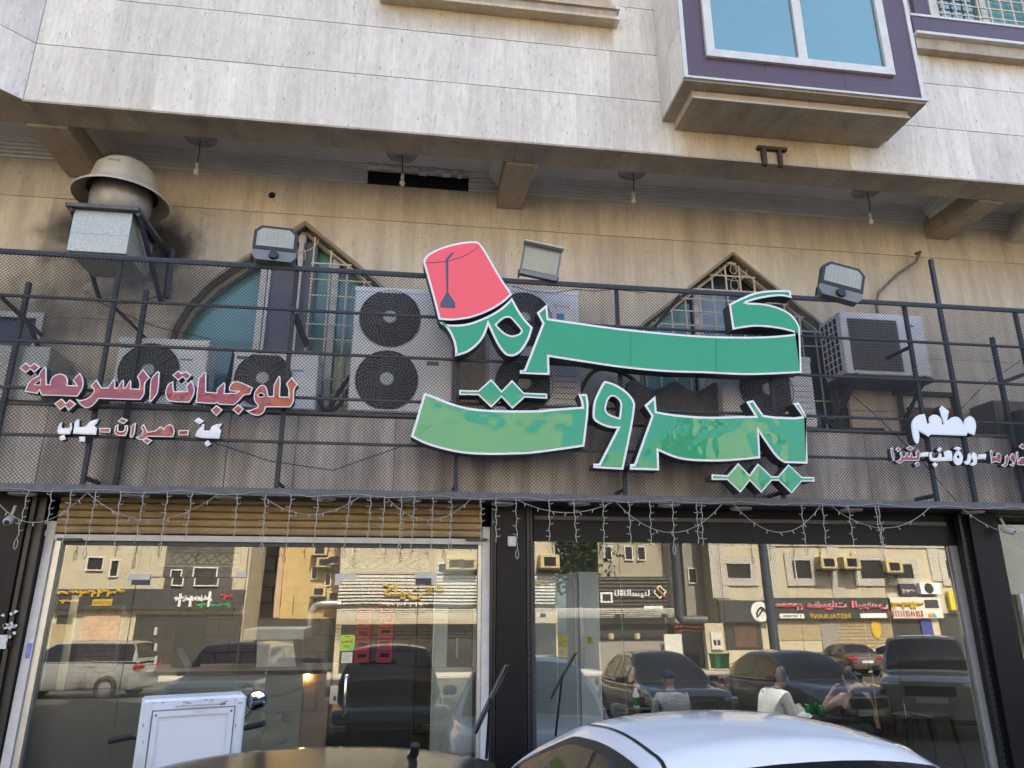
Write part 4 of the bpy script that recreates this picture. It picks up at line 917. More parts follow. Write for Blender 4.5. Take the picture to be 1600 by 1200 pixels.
for k, pts in enumerate(([(r1[1], AF+.2, ZL+.12), (r1[1]+.09, AF+.16, ZL+.05), (r1[1]+.14, AF+.3, ZL+.4), (r1[1]+.12, YW, ZL+.72)], [(r2[1], AF+.2, ZL+.2), (r2[1]+.1, AF+.1, ZL+.03), (r2[1]+.22, AF+.2, ZL+.3), (r2[1]+.3, YW, ZL+.55)],
        [(r3[0], AF+.2, ZL+.3), (r3[0]-.1, AF+.1, ZL+.08), (r3[0]-.24, AF+.2, ZL+.02), (r3[0]-.35, AF+.3, ZL+.03)], [(r4[1], AF+.2, ZL+.25), (r4[1]+.12, AF+.1, ZL+.5), (r4[1]+.35, AF+.25, ZL+.62), (r4[1]+.7, YW-.05, ZL+.55), (r4[1]+1.0, YW-.03, ZL+.1)],
        [(r5[1], AF+.2, ZL+.3), (r5[1]+.12, AF+.05, ZL+.1), (r5[1]+.3, AF+.1, ZL+.02), (r5[1]+.8, AF+.1, ZL+.02)], [(x1, Y6+.2, z0+.2), (x1+.1, Y6+.25, z0-.05), (x1+.06, Y6+.35, z0-.3), (x1+.2, YW-.01, z0-.45)])):
    lb = ('black lagged pipe from the left single-fan unit to the wall', 'black lagged pipe beside the right single-fan unit', 'black lagged pipe on the ledge left of the twin-fan unit', 'long black lagged pipe looping away right of the stickered unit', 'black lagged pipe lying on the ledge right of the half hidden unit', 'black lagged pipe below the square-grilled unit')[k]
    sp = [Vector(p) for p in pts]; fine = []
    for i in range(len(sp)-1):
        a, c_, p_, q_ = sp[i], sp[i+1], sp[max(i-1, 0)], sp[min(i+2, len(sp)-1)]
        for j in range(6): u = j/6; fine.append(.5*((2*a)+(c_-p_)*u+(2*p_-5*a+4*c_-q_)*u*u+(3*a-p_-3*c_+q_)*u**3))
    fine.append(sp[-1]); b = MB(); b.tube(fine, .022, 8); b.build('refrigerant_pipe', lag, smooth=60, label=lb, cat='pipe', group='lagged pipes behind the fence')
# ================================================================== ROOF FAN
fy = 6.62
bc = P(190, 312, fy)
fanp = thing('roof_fan', 'cream mushroom-shaped kitchen exhaust fan on a galvanised duct', 'exhaust fan', (bc.x, fy, bc.z-.5))
R0 = .435
b = MB(); b.lathe([(0, .40), (.12, .395), (.21, .365), (.27, .3), (.31, .12), (.318, .1), (.34, .09), (R0, .0), (R0-.005, -.015), (R0-.02, -.005), (.32, .07), (.0, .08)], (bc.x, fy, bc.z), 48); b.build('cap', cream_metal, fanp, smooth=35)
b = MB(); b.lathe([(.27, .07), (.275, -.02), (.27, -.1), (.23, -.2), (.2, -.24)], (bc.x, fy, bc.z), 36); b.build('throat', mat('grey_cast_metal', (.30, .28, .25), .4, .3, .2, 12), fanp, smooth=40)
b = MB(); b.lathe([(0, .072), (.318, .068)], (bc.x, fy, bc.z), 30); b.build('cap_underside', ci, fanp)
q = P(168, 345, fy-.3)
b = MB(); b.box(bc.x-.33, bc.x+.31, fy-.33, fy+.34, bc.z-.285, bc.z-.245, .004); b.build('base_plate', steel_worn, fanp)
d0 = bc.z-.286
b = MB(); b.box(bc.x-.27, bc.x+.24, fy-.27, fy+.3, d0-.42, d0, .003); b.box(bc.x-.272, bc.x+.242, fy-.273, fy+.3, d0-.24, d0-.235); b.build('duct', galv, fanp)
b = MB()
for s in (-.29, .30): b = MB(); b.bar((bc.x+s, fy-.3, d0-.02), (bc.x+s, YW-.01, d0-.02), .04); b.build('bracket', steel_dark, fanp); b = MB(); b.bar((bc.x+s, fy-.25, d0-.03), (bc.x+s, YW-.01, d0-.55), .035); b.build('bracket', steel_dark, fanp)
b = MB(); b.bar((bc.x+.34, YW-.05, d0+.05), (bc.x+.36, YW-.05, d0-.5), .05); b.build('bracket', steel_dark, fanp)
text_mb('windy', (bc.x-.05, fy-.292, bc.z+.24), (1, 0, .0), (0, .12, 1), width=.11, depth=.001).build('maker_mark', mat('grey_print', (.14, .12, .1), .6), fanp)
# ================================================================== FLOODLIGHTS
led = mat('led_lens', (.33, .345, .29), .35, 0, .25, 160); fl_black = mat('black_cast_aluminium', (.02, .021, .023), .45); fl_grey = mat('grey_cast_aluminium', (.17, .18, .18), .45)
def flood(label, px, py, wpx, hpx, yaw, tilt, modern=True, roll=0):
    Y = YM-.05; cpt = P(px, py, Y); W = P(px+wpx/2, py, Y).x-P(px-wpx/2, py, Y).x; H = W*.92
    t = thing('floodlight', label, 'floodlight', cpt, 0, 'floodlights on top of the fence')
    M = Matrix.Translation(cpt) @ Matrix.Rotation(math.radians(yaw), 4, 'Z') @ Matrix.Rotation(math.radians(tilt), 4, 'X') @ Matrix.Rotation(math.radians(roll), 4, 'Y')
    pr = lambda q, d: (q[0], d, q[1])
    if modern:
        k = .16*W; o = [(-W/2, -H*.2), (W/2, -H*.2), (W/2, H/2-k), (W/2-k, H/2), (-W/2+k, H/2), (-W/2, H/2-k)]
        b = MB(); b.prism(o, [], pr, -.02, .05); b.xf(M); b.build('frame', fl_black, t, fix=True)
        b = MB(); b.prism(inset(o, W*.075), [], pr, -.026, -.0205); b.xf(M); b.build('lens', led, t, fix=True)
        b = MB()
        for i in range(9):
            for j in range(7):
                b.box(-W*.36+i*W*.085, -W*.36+i*W*.085+W*.05, -.0285, -.0262, -H*.10+j*H*.07, -H*.10+j*H*.07+H*.03)
        b.xf(M); b.build('led_chips', mat('led_chip', (.45, .45, .36), .4), t)
        o2 = [(-W/2, -H*.21), (-W*.5, -H*.36), (-W*.4, -H*.5), (W*.4, -H*.5), (W*.5, -H*.36), (W/2, -H*.21)]
        b = MB(); b.prism(o2, [], pr, -.015, .08); b.xf(M); b.build('driver_housing', fl_grey, t, fix=True)
        b = MB(); b.lathe([(0, -.03), (W*.1, -.028), (W*.12, 0)], (0, -.015, -H*.35), 16, (0, 1, 0)); b.xf(M); b.build('sensor_knob', fl_black, t, smooth=40)
    else:
        b = MB(); b.box(-W/2, W/2, -.0, .06, -H*.45, H*.45, .006); b.xf(M); b.build('frame', fl_grey, t)
        b = MB(); b.box(-W/2+.02, W/2-.02, -.005, -.0005, -H*.3, H*.36); b.xf(M); b.build('lens', led, t)
        b = MB()
        for i in range(11):
            for j in range(9): b.box(-W*.42+i*W*.078, -W*.42+i*W*.078+W*.05, -.0075, -.0052, -H*.26+j*H*.068, -H*.26+j*H*.068+H*.035)
        b.xf(M); b.build('led_chips', mat('led_chip_yellow', (.45, .42, .22), .4), t)
        b = MB(); b.box(-W/2-.01, W/2+.01, -.07, .06, H*.455, H*.5, .004); b.xf(M); b.build('top_hood', white_alu, t)
    for s in (-1, 1): b = MB(); p = M @ Vector((s*(W/2+.006), .03, -H*.3)); b.tube([p, (p.x, p.y+.04, ZT+.03)], .009, 5); b.build('bracket', fl_black, t)
flood('black-framed floodlight with grey base at the left, in front of the pointed window', 430, 382, 68, 58, 6, -4)
flood('pale floodlight with a white top edge right of the fez', 845, 410, 60, 56, 0, 4, False, 9)
flood('black-framed floodlight tipped sideways near the right air conditioner', 1315, 441, 62, 58, -6, -6, True, 17)
# ================================================================== FAIRY LIGHTS
fw = mat('fairy_light_wire', (.36, .34, .30), .6); fb = mat('fairy_bulb', (.6, .6, .55), .3)
drops = [43, 80, 111, 150, 188, 225, 262, 300, 371, 415, 455, 498, 547, 580, 602, 628, 648, 677, 706, 751, 775, 806, 858, 896, 942, 982, 1015, 1050, 1087, 1095, 1250, 1283, 1323, 1365, 1370]
def garland(label, dl, px0, px1):
    Y = YM-.03; t = thing('fairy_lights', label, 'fairy lights', (P((px0+px1)/2, 775, Y).x, Y, 2.7), 0, 'icicle fairy light strings')
    xs_ = [P(px, 774, Y).x for px in dl]; b = MB(); pts = []
    X0, X1 = P(px0, 770, Y).x, P(px1, 780, Y).x
    n = int((X1-X0)/.06)
    for i in range(n+1): xx = X0+(X1-X0)*i/n; pts.append((xx, Y+random.uniform(-.006, .006), 2.70+.012*math.sin(xx*9)+random.uniform(-.006, .006)))
    b.tube(pts, .003, 4)
    # a second run sags in long swags
    sx = X0+.1
    while sx < X1-.8:
        L_ = random.uniform(.7, 1.1); dp = random.uniform(.10, .27)
        b.tube([(sx+L_*k/14, Y+.02+random.uniform(-.004, .004), 2.69-dp*4*(k/14)*(1-k/14)) for k in range(15)], .0032, 4)
        for k in range(1, 14, 2):
            p = Vector((sx+L_*k/14, Y+.02, 2.69-dp*4*(k/14)*(1-k/14))); b.tube([p, p+Vector((random.uniform(-.02, .02), -.01, -.03))], .0045, 4)
        sx += L_*random.uniform(.95, 1.35)
    b.build('main_wire', fw, t)
    for i, x in enumerate(xs_):
        b = MB(); H = random.uniform(.36, .47); pts = []; ph = random.uniform(0, 6); lean = random.uniform(-.02, .02)
        for k in range(13):
            u = k/12; pts.append((x+lean*u+.006*math.sin(ph+u*22), Y+.004*math.sin(ph+u*15), 2.70-H*u))
        b.tube(pts, .0037, 5)
        for k in range(6):
            u = .08+.15*k+random.uniform(0, .03); sd = random.choice((-1, 1)); p = Vector((x+lean*u, Y, 2.70-H*u))
            b.tube([p, p+Vector((sd*.022, -.006, -.004)), p+Vector((sd*.034, -.008, .006))], .003, 5)
        if i % 3 == 0:
            cz = 2.70-H-.04; b.tube([(x+lean+.013*math.sin(a), Y, cz+.04*math.cos(a)) for a in [2*math.pi*q/12 for q in range(13)]], .0035, 4)
        b.build('light_drop', fw, t)
garland('icicle fairy lights hanging over the tan shutter and the left shop', [d for d in drops if d < 790], -40, 790)
garland('icicle fairy lights hanging over the right shop window', [d for d in drops if d > 790], 792, 1620)
# loose cables on the fence
cb = MB()
for (pts) in ([(800, 447), (830, 455), (865, 458), (900, 452), (930, 455), (960, 452), (1010, 458)], [(150, 470), (215, 500), (250, 512), (330, 530)], [(330, 690), (420, 720), (520, 735), (620, 700), (650, 690)], [(1300, 590), (1370, 650), (1440, 720), (1500, 790)], [(1600, 560), (1540, 600), (1500, 640), (1470, 680)]):
    cb.tube([P(x, y, YM+.09) for x, y in pts], .004, 4)
cb.build('loose_cable', wire_black, label='thin loose black cables strung behind the fence mesh', cat='cable')
# ================================================================== SHOPFRONTS
FL = -.10
GL = glassmat('shop_glass', .10, (.86, .89, .87))
GLW = glassmat('shop_glass_wavy', .10, (.86, .89, .87), wavy=.02)
clear = glassmat('clear_glass_back', .0, (.97, .98, .97))
def gbox(b, x0, x1, z0, z1, ya, yb, sk=0.0):
    """box leaning with the glass plane; ya / yb are offsets from it"""
    v = []
    for z in (z0, z1):
        for (x, o) in ((x0, ya), (x1, ya), (x1, yb), (x0, yb)): v.append((x, gy(z)+o+sk*(x-(x0+x1)/2), z))
    b.add(v, [(3, 2, 1, 0), (4, 5, 6, 7), (0, 1, 5, 4), (1, 2, 6, 5), (2, 3, 7, 6), (3, 0, 4, 7)])
def GB(name, m, x0, x1, z0, z1, ya, yb, parent, **k):
    b = MB(); gbox(b, x0, x1, z0, z1, ya, yb); return b.build(name, m, parent, **k)
def pane(name, x0, x1, z0, z1, parent, sk=0.0, m=None):
    b = MB(); gbox(b, x0, x1, z0, z1, 0, .008, sk); b.mi = [1, 1, 0, 1, 1, 1]
    return b.build(name, [m or GLW, clear], parent)
def gx(px, py=1000): return PG(px, py).x
xl, xr = P(80, 846, 6.75).x, P(757, 846, 6.75).x
front1 = thing('shopfront', 'left glass shopfront in a white aluminium frame with a pull door', 'shopfront', ((xl+xr)/2, YG, FL))
ZH = 2.335
GB('frame_jamb', white_alu, xl-.05, xl+.02, FL, ZH+.16, -.07, -.005, front1); GB('frame_jamb', alu, xl+.022, xl+.075, FL, ZH, -.05, .05, front1)
GB('frame_jamb', white_alu, xr-.02, xr+.05, FL, ZH+.16, -.07, -.005, front1); GB('frame_jamb', alu, xr-.055, xr-.022, FL, ZH, -.04, .05, front1)
GB('frame_header', white_alu, xl+.021, xr-.021, ZH, ZH+.05, -.065, .03, front1); GB('frame_header', steel_dark, xl+.076, xr-.056, ZH-.035, ZH-.001, -.03, .03, front1)
GB('frame_sill', alu, xl+.076, xr-.056, FL, FL+.06, -.03, .04, front1)
X = [xl+.078, gx(205, 960), gx(378, 960), gx(524, 980), gx(651, 980), xr-.058]
zd = PG(590, 904).z
sk = [.0016, -.001, .0012, -.002, .0014]
pane('glass_pane', X[0], X[1]-.003, FL+.06, ZH-.036, front1, sk[0])
for i, (a, c) in enumerate(((1, 2), (3, 4))):
    pane('transom_pane', X[a], X[c], zd+.008, ZH-.036, front1, .0006)
    d = pane('door_leaf' if i else 'side_leaf', X[a]+.003, X[c]-.003, FL+.07, zd, front1, sk[1+i])
    if i:
        hx = gx(540, 1085); hz0, hz1 = PG(540, 1116).z, PG(540, 1057).z; y = gy(1.0)
        b = MB(); b.tube([(hx, y, hz1), (hx, y-.05, hz1), (hx, y-.06, hz1-.02), (hx, y-.06, hz0+.02), (hx, y-.05, hz0), (hx, y, hz0)], .012, 10)
        b.lathe([(0, -.006), (.02, -.004), (.02, 0)], (hx, y, hz1), 12, (0, 1, 0)); b.lathe([(0, -.006), (.02, -.004), (.02, 0)], (hx, y, hz0), 12, (0, 1, 0))
        b.build('handle', mat('polished_steel', (.62, .62, .6), .12, 1, .03), d, smooth=40)
        q0, q1 = PG(515, 1099), PG(529, 1071); GB('lock_box', mat('satin_steel', (.55, .55, .53), .25, .9, .05), q0.x, q1.x, q0.z, q1.z, -.022, -.001, d)
        q0, q1 = PG(521, 1094), PG(526, 1087); GB('lock_cylinder', steel_dark, q0.x, q1.x, q0.z, q1.z, -.026, -.0225, d)
        kz = PG(590, 1040).z
        b = MB(); gbox(b, X[a]+.02, X[c]-.02, FL+.09, kz, .012, .016); b.build('kick_panel', mat('black_perforated_film', (.017, .018, .02), .45, 0, .2, 90), d)
        for (p0, p1, nm) in (((523, 914), (557, 897), 'patch_fitting'), ((648, 912), (683, 895), 'patch_fitting')):
            q0, q1 = PG(*p0), PG(*p1); b = MB(); gbox(b, q0.x, q1.x, q0.z+(q1.z-q0.z)*.5, q1.z, -.012, .02); gbox(b, (q0.x if nm and p0[0] < 600 else q1.x-.05), (q0.x+.05 if p0[0] < 600 else q1.x), q0.z, q0.z+(q1.z-q0.z)*.498, -.012, .02); b.build('patch_fitting', white_alu, front1)
        q0, q1 = PG(649, 913), PG(674, 904); GB('door_closer', steel_dark, q0.x, q1.x, q0.z, q1.z, -.02, -.0005, front1)
        # stickers
        q0, q1 = PG(530, 1017), PG(555, 992)
        sg = MB(); o = []
        w_, h_ = q1.x-q0.x, q1.z-q0.z; rr = .018
        for (cx, cz, a0) in ((w_-rr, h_-rr, 0), (rr, h_-rr, 90), (rr, rr, 180), (w_-rr, rr, 270)):
            for k in range(5): an = math.radians(a0+22.5*k); o.append((q0.x+cx+rr*math.cos(an), q0.z+cz+rr*math.sin(an)))
        sg.prism(o, [], lambda p, dd: (p[0], gy(p[1])+dd, p[1]), -.0025, -.0005)
        m_, nt_, bb = newmat('lime_sticker'); N_, L_ = nt_.nodes, nt_.links
        g_ = N_.new('ShaderNodeNewGeometry'); s_ = N_.new('ShaderNodeSeparateXYZ'); L_.new(g_.outputs['Position'], s_.inputs[0])
        sb_ = N_.new('ShaderNodeMath'); sb_.operation = 'SUBTRACT'; L_.new(s_.outputs[0], sb_.inputs[0]); L_.new(s_.outputs[2], sb_.inputs[1])
        mr_ = N_.new('ShaderNodeMapRange'); mr_.inputs[1].default_value = q1.x-q0.z-.075; mr_.inputs[2].default_value = q1.x-q0.z-.02; L_.new(sb_.outputs[0], mr_.inputs[0])
        mx_ = N_.new('ShaderNodeMix'); mx_.data_type = 'RGBA'; mx_.inputs[6].default_value = (.42, .55, .05, 1); mx_.inputs[7].default_value = (.05, .45, .28, 1); L_.new(mr_.outputs[0], mx_.inputs[0]); L_.new(mx_.outputs[2], bb.inputs['Base Color'])
        stk = sg.build('pull_sticker', m_, d, fix=True)
        blk = mat('black_print', (.02, .02, .02), .6)
        zf = lambda u: q0.z+h_*u
        text_mb(shape_ar('إسحب'), (q0.x+w_*.12, gy(zf(.5))-.003, zf(.42)), (1, 0, 0), (0, 0, 1), width=w_*.74, height=h_*.36, depth=.0006, bold=.012).build('print', blk, stk)
        text_mb('PULL', (q0.x+w_*.28, gy(zf(.2))-.003, zf(.2)), (1, 0, 0), (0, 0, 1), width=w_*.42, height=h_*.15, depth=.0006).build('print', blk, stk)
        GB('print', blk, q0.x+w_*.32, q0.x+w_*.66, zf(.86), zf(.9), -.0032, -.0026, stk)
        q0, q1 = PG(533, 1036), PG(551, 1019); s2 = GB('paper_sticker', mat('cream_paper', (.6, .55, .4), .7), q0.x, q1.x, q0.z, q1.z, -.002, -.0004, d)
        w_, h_ = q1.x-q0.x, q1.z-q0.z
        text_mb('PULL', (q0.x+w_*.2, gy(q0.z)-.003, q0.z+h_*.2), (1, 0, 0), (0, 0, 1), width=w_*.6, height=h_*.25, depth=.0006).build('print', mat('faded_print', (.25, .22, .15), .6), s2)
        text_mb(shape_ar('إسحب'), (q0.x+w_*.2, gy(q0.z)-.003, q0.z+h_*.52), (1, 0, 0), (0, 0, 1), width=w_*.6, height=h_*.3, depth=.0006).build('print', mat('faded_print', (.25, .22, .15), .6), s2)
    else:
        q0, q1 = PG(197, 915), PG(236, 897); f1 = GB('patch_fitting', white_alu, q0.x, q1.x, q0.z+(q1.z-q0.z)*.45, q1.z, -.012, .02, front1)
        q0, q1 = PG(206, 914), PG(234, 906); GB('door_closer', steel_dark, q0.x, q1.x, q0.z, q1.z, -.02, -.0005, front1)
        q0, q1 = PG(370, 902), PG(386, 894); GB('patch_fitting', white_alu, q0.x, q1.x, q0.z, q1.z, -.012, .02, front1)
        for yy in (985, 1010, 1030): q0, q1 = PG(241, yy+7), PG(247, yy-5); GB('hinge', alu, q0.x, q1.x, q0.z, q1.z, -.015, .015, d)
pane('glass_pane', X[2]+.003, X[3]-.003, FL+.06, ZH-.036, front1, sk[3]); pane('glass_pane', X[4]+.003, X[5], FL+.06, ZH-.036, front1, sk[4])
# tan roller shutter, half lowered above the glass
sh = thing('roller_shutter', 'tan ribbed roller shutter rolled up above the left shopfront', 'roller shutter', ((xl+xr)/2, 6.72, ZH+.06))
tan = mat('tan_shutter_paint', (.36, .255, .12), .5, 0, .12, 4, dirt=.45)
for k in range(7):
    z0 = ZH+.062+k*.066; b = MB(); pr = [(6.735, z0), (6.722, z0+.008), (6.716, z0+.03), (6.72, z0+.052), (6.735, z0+.062), (6.75, z0+.062), (6.75, z0)]
    b.add([(xl+.03, p[0], p[1]) for p in pr]+[(xr-.03, p[0], p[1]) for p in pr], [(i, (i+1) % 7, 7+(i+1) % 7, 7+i) for i in range(7)]+[tuple(range(7)), tuple(range(13, 6, -1))])
    b.build('slat', tan, sh, fix=True)
for px in (83, 720): q = P(px+25, 843, 6.7); B('shutter_lock', steel_dark, q.x-.1, q.x+.1, 6.70, 6.72, q.z-.01, q.z+.012, sh)
# black pillars
def pillar(label, x0, x1, y0, y1, rail=None):
    t = thing('black_pillar', label, 'pillar', ((x0+x1)/2, y0, FL)); B('cladding', black_panel, x0, x1, y0, y1, FL-.05, ZB+.02, t, c=.004)
    return t
pL = pillar('black clad pillar with torn white posters at the left edge', xl-1.6, xl-.19, 6.66, 7.0)
pM = pillar('black clad pillar between the two shop windows', xr+.105, P(823, 1000, 6.66).x, 6.66, 7.0)
xr0, xr1 = PG(836, 960).x, PG(1500, 960).x
pR = pillar('black clad pillar right of the dining window', P(1531, 900, 6.62).x, P(1575, 900, 6.62).x, 6.62, 7.0)
# guide rails with perforations
def rail(label, x0, x1, holes):
    t = thing('guide_rail', label, 'guide rail', ((x0+x1)/2, 6.72, FL)); blk_ = mat('black_rail', (.012, .012, .013), .4)
    b = MB(); b.box(x0, x0+(x1-x0)*.3, 6.68, 6.75, FL, ZB); b.box(x0+(x1-x0)*.7, x1, 6.68, 6.75, FL, ZB); b.box(x0+(x1-x0)*.3, x1-(x1-x0)*.3, 6.71, 6.75, FL, ZB); b.build('channel', blk_, t)
    b = MB(); z = FL+.05
    while z < 2.5 and holes: b.box(x0+(x1-x0)*.32, x1-(x1-x0)*.32, 6.705, 6.7095, z, z+.028); z += .055
    if holes: b.build('rail_slot', mat('worn_black_edge', (.07, .07, .07), .6), t, kind='stuff')
rail('black slotted guide rail on the middle pillar beside the right window', P(824, 1000, 6.68).x, P(833, 1000, 6.68).x, True)
rail('black studded guide rail right of the dining window', P(1516, 900, 6.66).x, P(1530, 900, 6.66).x, True)
rail('black guide rail between the left pillar and the white frame', xl-.18, xl-.06, False)
rail('black guide rail between the white frame and the middle pillar', xr+.055, xr+.1, False)
# torn posters on the left pillar, stickers
paper = mat('torn_white_paper', (.62, .62, .6), .8, 0, .08, 20)
tp = thing('torn_poster', 'torn white poster with numbers on the left black pillar', 'poster', (P(6, 1000, 6.65).x, 6.65, 1.3))
q0, q1 = P(-14, 1014, 6.655), P(13, 992, 6.655); B('paper', paper, q0.x, q1.x, 6.655, 6.6595, q0.z, q1.z, tp)
text_mb('٧٤١', (q0.x+.1, 6.654, q0.z+.02), (1, 0, 0), (0, 0, 1), width=.065, height=.04, depth=.0006).build('print', blk, tp); text_mb(shape_ar('خصم'), (q0.x+.1, 6.654, q0.z+.08), (1, 0, 0), (0, 0, 1), width=.06, height=.035, depth=.0006).build('print', blk, tp)
for i in range(16):
    a = P(random.uniform(-5, 25), random.uniform(950, 1000), 6.655); o = [(a.x+random.uniform(.4, 1)*.022*math.cos(t), a.z+random.uniform(.3, 1)*.02*math.sin(t)) for t in [2*math.pi*k/9 for k in range(9)]]
    b = MB(); b.prism(o, [], lambda p, d: (p[0], d, p[1]), 6.657, 6.6598); b.build('paper_scrap', paper, tp, fix=True)
q0, q1 = P(37, 1029, 6.70), P(47, 1005, 6.70)
B('blue_sticker', mat('blue_white_sticker', (.2, .22, .5), .6, 0, .6, 60), q0.x, q0.x+.035, 6.715, 6.72, q0.z, q1.z+.0, label='small blue and white sticker on the left white door frame', cat='sticker')
# ---- right window
front2 = thing('shopfront', 'right dining room window of tall frameless glass under a black header', 'shopfront', ((xr0+xr1)/2, YG, FL))
ZR = 2.375
GB('header', black_panel, xr0-.01, xr1+.09, ZR, ZB+.015, -.03, .03, front2)
GB('header_trim', mat('blue_grey_trim', (.06, .07, .085), .35), xr0, xr1, ZR+.2, ZR+.235, -.05, -.031, front2)
GB('jamb', steel_dark, xr0-.03, xr0-.002, FL, ZR-.001, -.02, .05, front2); GB('jamb', mat('grey_jamb', (.22, .22, .21), .5), xr1+.002, xr1+.09, FL, ZR-.001, -.03, .05, front2)
GB('sill', steel_dark, xr0, xr1, FL, FL+.06, -.02, .04, front2)
xs_ = [xr0]+[gx(p, 980) for p in (973, 1134, 1253, 1394)]+[xr1]
for i, k in enumerate((.0012, -.0015, .0008, -.0018, .002)): pane('glass_pane', xs_[i]+.002, xs_[i+1]-.002, FL+.06, ZR-.001, front2, k)
# far right neighbour shopfront
f3 = thing('shopfront', 'edge of the neighbouring glass shopfront at the far right', 'shopfront', (6.5, YG, FL))
x3 = P(1578, 900, 6.75).x
pane('glass_pane', x3, x3+2.2, FL, ZB-.05, f3); B('header', black_panel, x3, x3+2.2, 6.78, 6.9, ZB-.049, ZB+.015, f3); B('frame', white_alu, x3+.06, x3+.1, 6.74, 6.79, FL, 1.9, f3)
# cameras and lamps at the fascia
def seccam(label, px, py, Y):
    c_ = P(px, py, Y); t = thing('security_camera', label, 'security camera', c_)
    b = MB(); b.lathe([(0, -.05), (.03, -.05), (.034, -.03), (.034, .06), (.02, .08), (0, .08)], c_, 14, (.25, -1, -.4)); b.build('body', white_alu, t, smooth=40)
    b = MB(); b.tube([c_, c_+Vector((0, .03, .07)), c_+Vector((0, .05, .12))], .012, 8); b.build('bracket', white_alu, t)
    b = MB(); b.lathe([(0, .081), (.02, .0805)], c_, 10, (.25, -1, -.4)); b.build('lens', blk, t)
seccam('small white security camera under the fence at the left corner', 15, 812, 6.5); seccam('small grey security camera under the fence at the far right', 1573, 828, 6.5)
q = P(799, 846, 6.64); b = MB(); b.box(q.x-.035, q.x+.04, 6.61, 6.659, q.z-.045, q.z+.045, .006); b.build('switch_box', white_trim, label='small white switch box on the middle black pillar', cat='switch box')
# ================================================================== INTERIORS
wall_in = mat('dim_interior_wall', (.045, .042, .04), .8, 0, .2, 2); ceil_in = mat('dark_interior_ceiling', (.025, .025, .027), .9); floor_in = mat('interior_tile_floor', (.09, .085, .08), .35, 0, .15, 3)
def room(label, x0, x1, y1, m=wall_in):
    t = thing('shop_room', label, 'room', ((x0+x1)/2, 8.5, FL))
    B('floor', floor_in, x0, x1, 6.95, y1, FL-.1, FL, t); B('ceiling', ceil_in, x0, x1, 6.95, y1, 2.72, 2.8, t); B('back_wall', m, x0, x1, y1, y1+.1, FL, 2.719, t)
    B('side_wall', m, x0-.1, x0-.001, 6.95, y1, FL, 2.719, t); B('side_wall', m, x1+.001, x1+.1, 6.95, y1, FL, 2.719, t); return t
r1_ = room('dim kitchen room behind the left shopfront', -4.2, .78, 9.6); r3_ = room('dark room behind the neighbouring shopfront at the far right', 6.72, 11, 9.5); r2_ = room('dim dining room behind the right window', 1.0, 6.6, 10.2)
tile = mat('brown_wall_tile', (.055, .042, .032), .45, 0, .3, 5); b = MB()
for j in range(14):
    for i in range(16): x = -4.1+i*.3+(.15 if j % 2 else 0); b.box(x+.006, min(x+.294, .76), 9.575+random.uniform(0, .004), 9.599, FL+j*.19+.006, FL+(j+1)*.19-.006)
b.build('wall_tile', tile, r1_, kind='stuff')
def rct(p0, p1, Y): a, c_ = P(*p0, Y), P(*p1, Y); return min(a.x, c_.x), max(a.x, c_.x), min(a.z, c_.z), max(a.z, c_.z)
for rm, xs3 in ((r1_, (-2.6, -.9)), (r2_, (2.0, 3.5, 5.0))):
    for xk in xs3: B('added_fill_panel', emit('added_fill_glow', (1, .95, .88), 5), xk-.3, xk+.3, 7.9, 8.5, 2.70, 2.715, rm)  # unseen glowing panels, added to brighten the rooms behind the glass
warm = emit('warm_lamp', (1, .72, .35), 14)
for i, (px, py, Y, room_) in enumerate(((890, 822, 8.2, 0), (1121, 826, 8.2, 0), (1214, 828, 7.8, 0))):
    q = P(px, py, Y); t = thing('ceiling_spot', 'tiny lit warm ceiling spotlight inside the dining room, %s' % ('left one near the middle pillar', 'middle one', 'right one, brightest')[i], 'spotlight', q, 0, 'interior ceiling spots')
    b = MB(); b.lathe([(0, .0), (.02+.012*(i == 2), .002)], q, 12); b.build('lamp', warm, t); b = MB(); b.lathe([(.035, 0), (.045, .02), (.045, .06)], q, 14); b.tube([q+Vector((0, 0, .05)), (q.x, q.y, 2.719)], .01, 6); b.build('housing', blk, t)
board = mat('pale_green_sign_board', (.42, .45, .36), .5, 0, .08, 5); scr = mat('olive_ornament', (.16, .18, .12), .6)
for i, (p0, p1, lab) in enumerate((((254, 886), (378, 860), 'pale green ornament board inside the shop above the left leaf'), ((534, 893), (672, 868), 'pale green ornament board inside the shop above the pull door'))):
    x0, x1, z0, z1 = rct(p0, p1, 7.05); t = thing('ornament_board', lab, 'sign board', (x0, 7.05, z0), 0, 'ornament boards above the doors')
    B('board', board, x0, x1, 7.05, 7.08, z0, z1, t, c=.004); b = MB()
    for r_ in range(3):
        zz = z0+(z1-z0)*(.25+.25*r_); b.tube([(x0+.05+(x1-x0-.1)*k/40, 7.046, zz+(z1-z0)*.12*math.sin(k*.9+r_*2)+random.uniform(-.008, .008)) for k in range(41)], .005, 4, cap=False)
    b.box(x0+.02, x1-.02, 7.046, 7.0495, z0+.02, z0+.03); b.box(x0+.02, x1-.02, 7.046, 7.0495, z1-.03, z1-.02); b.build('ornament', scr, t)
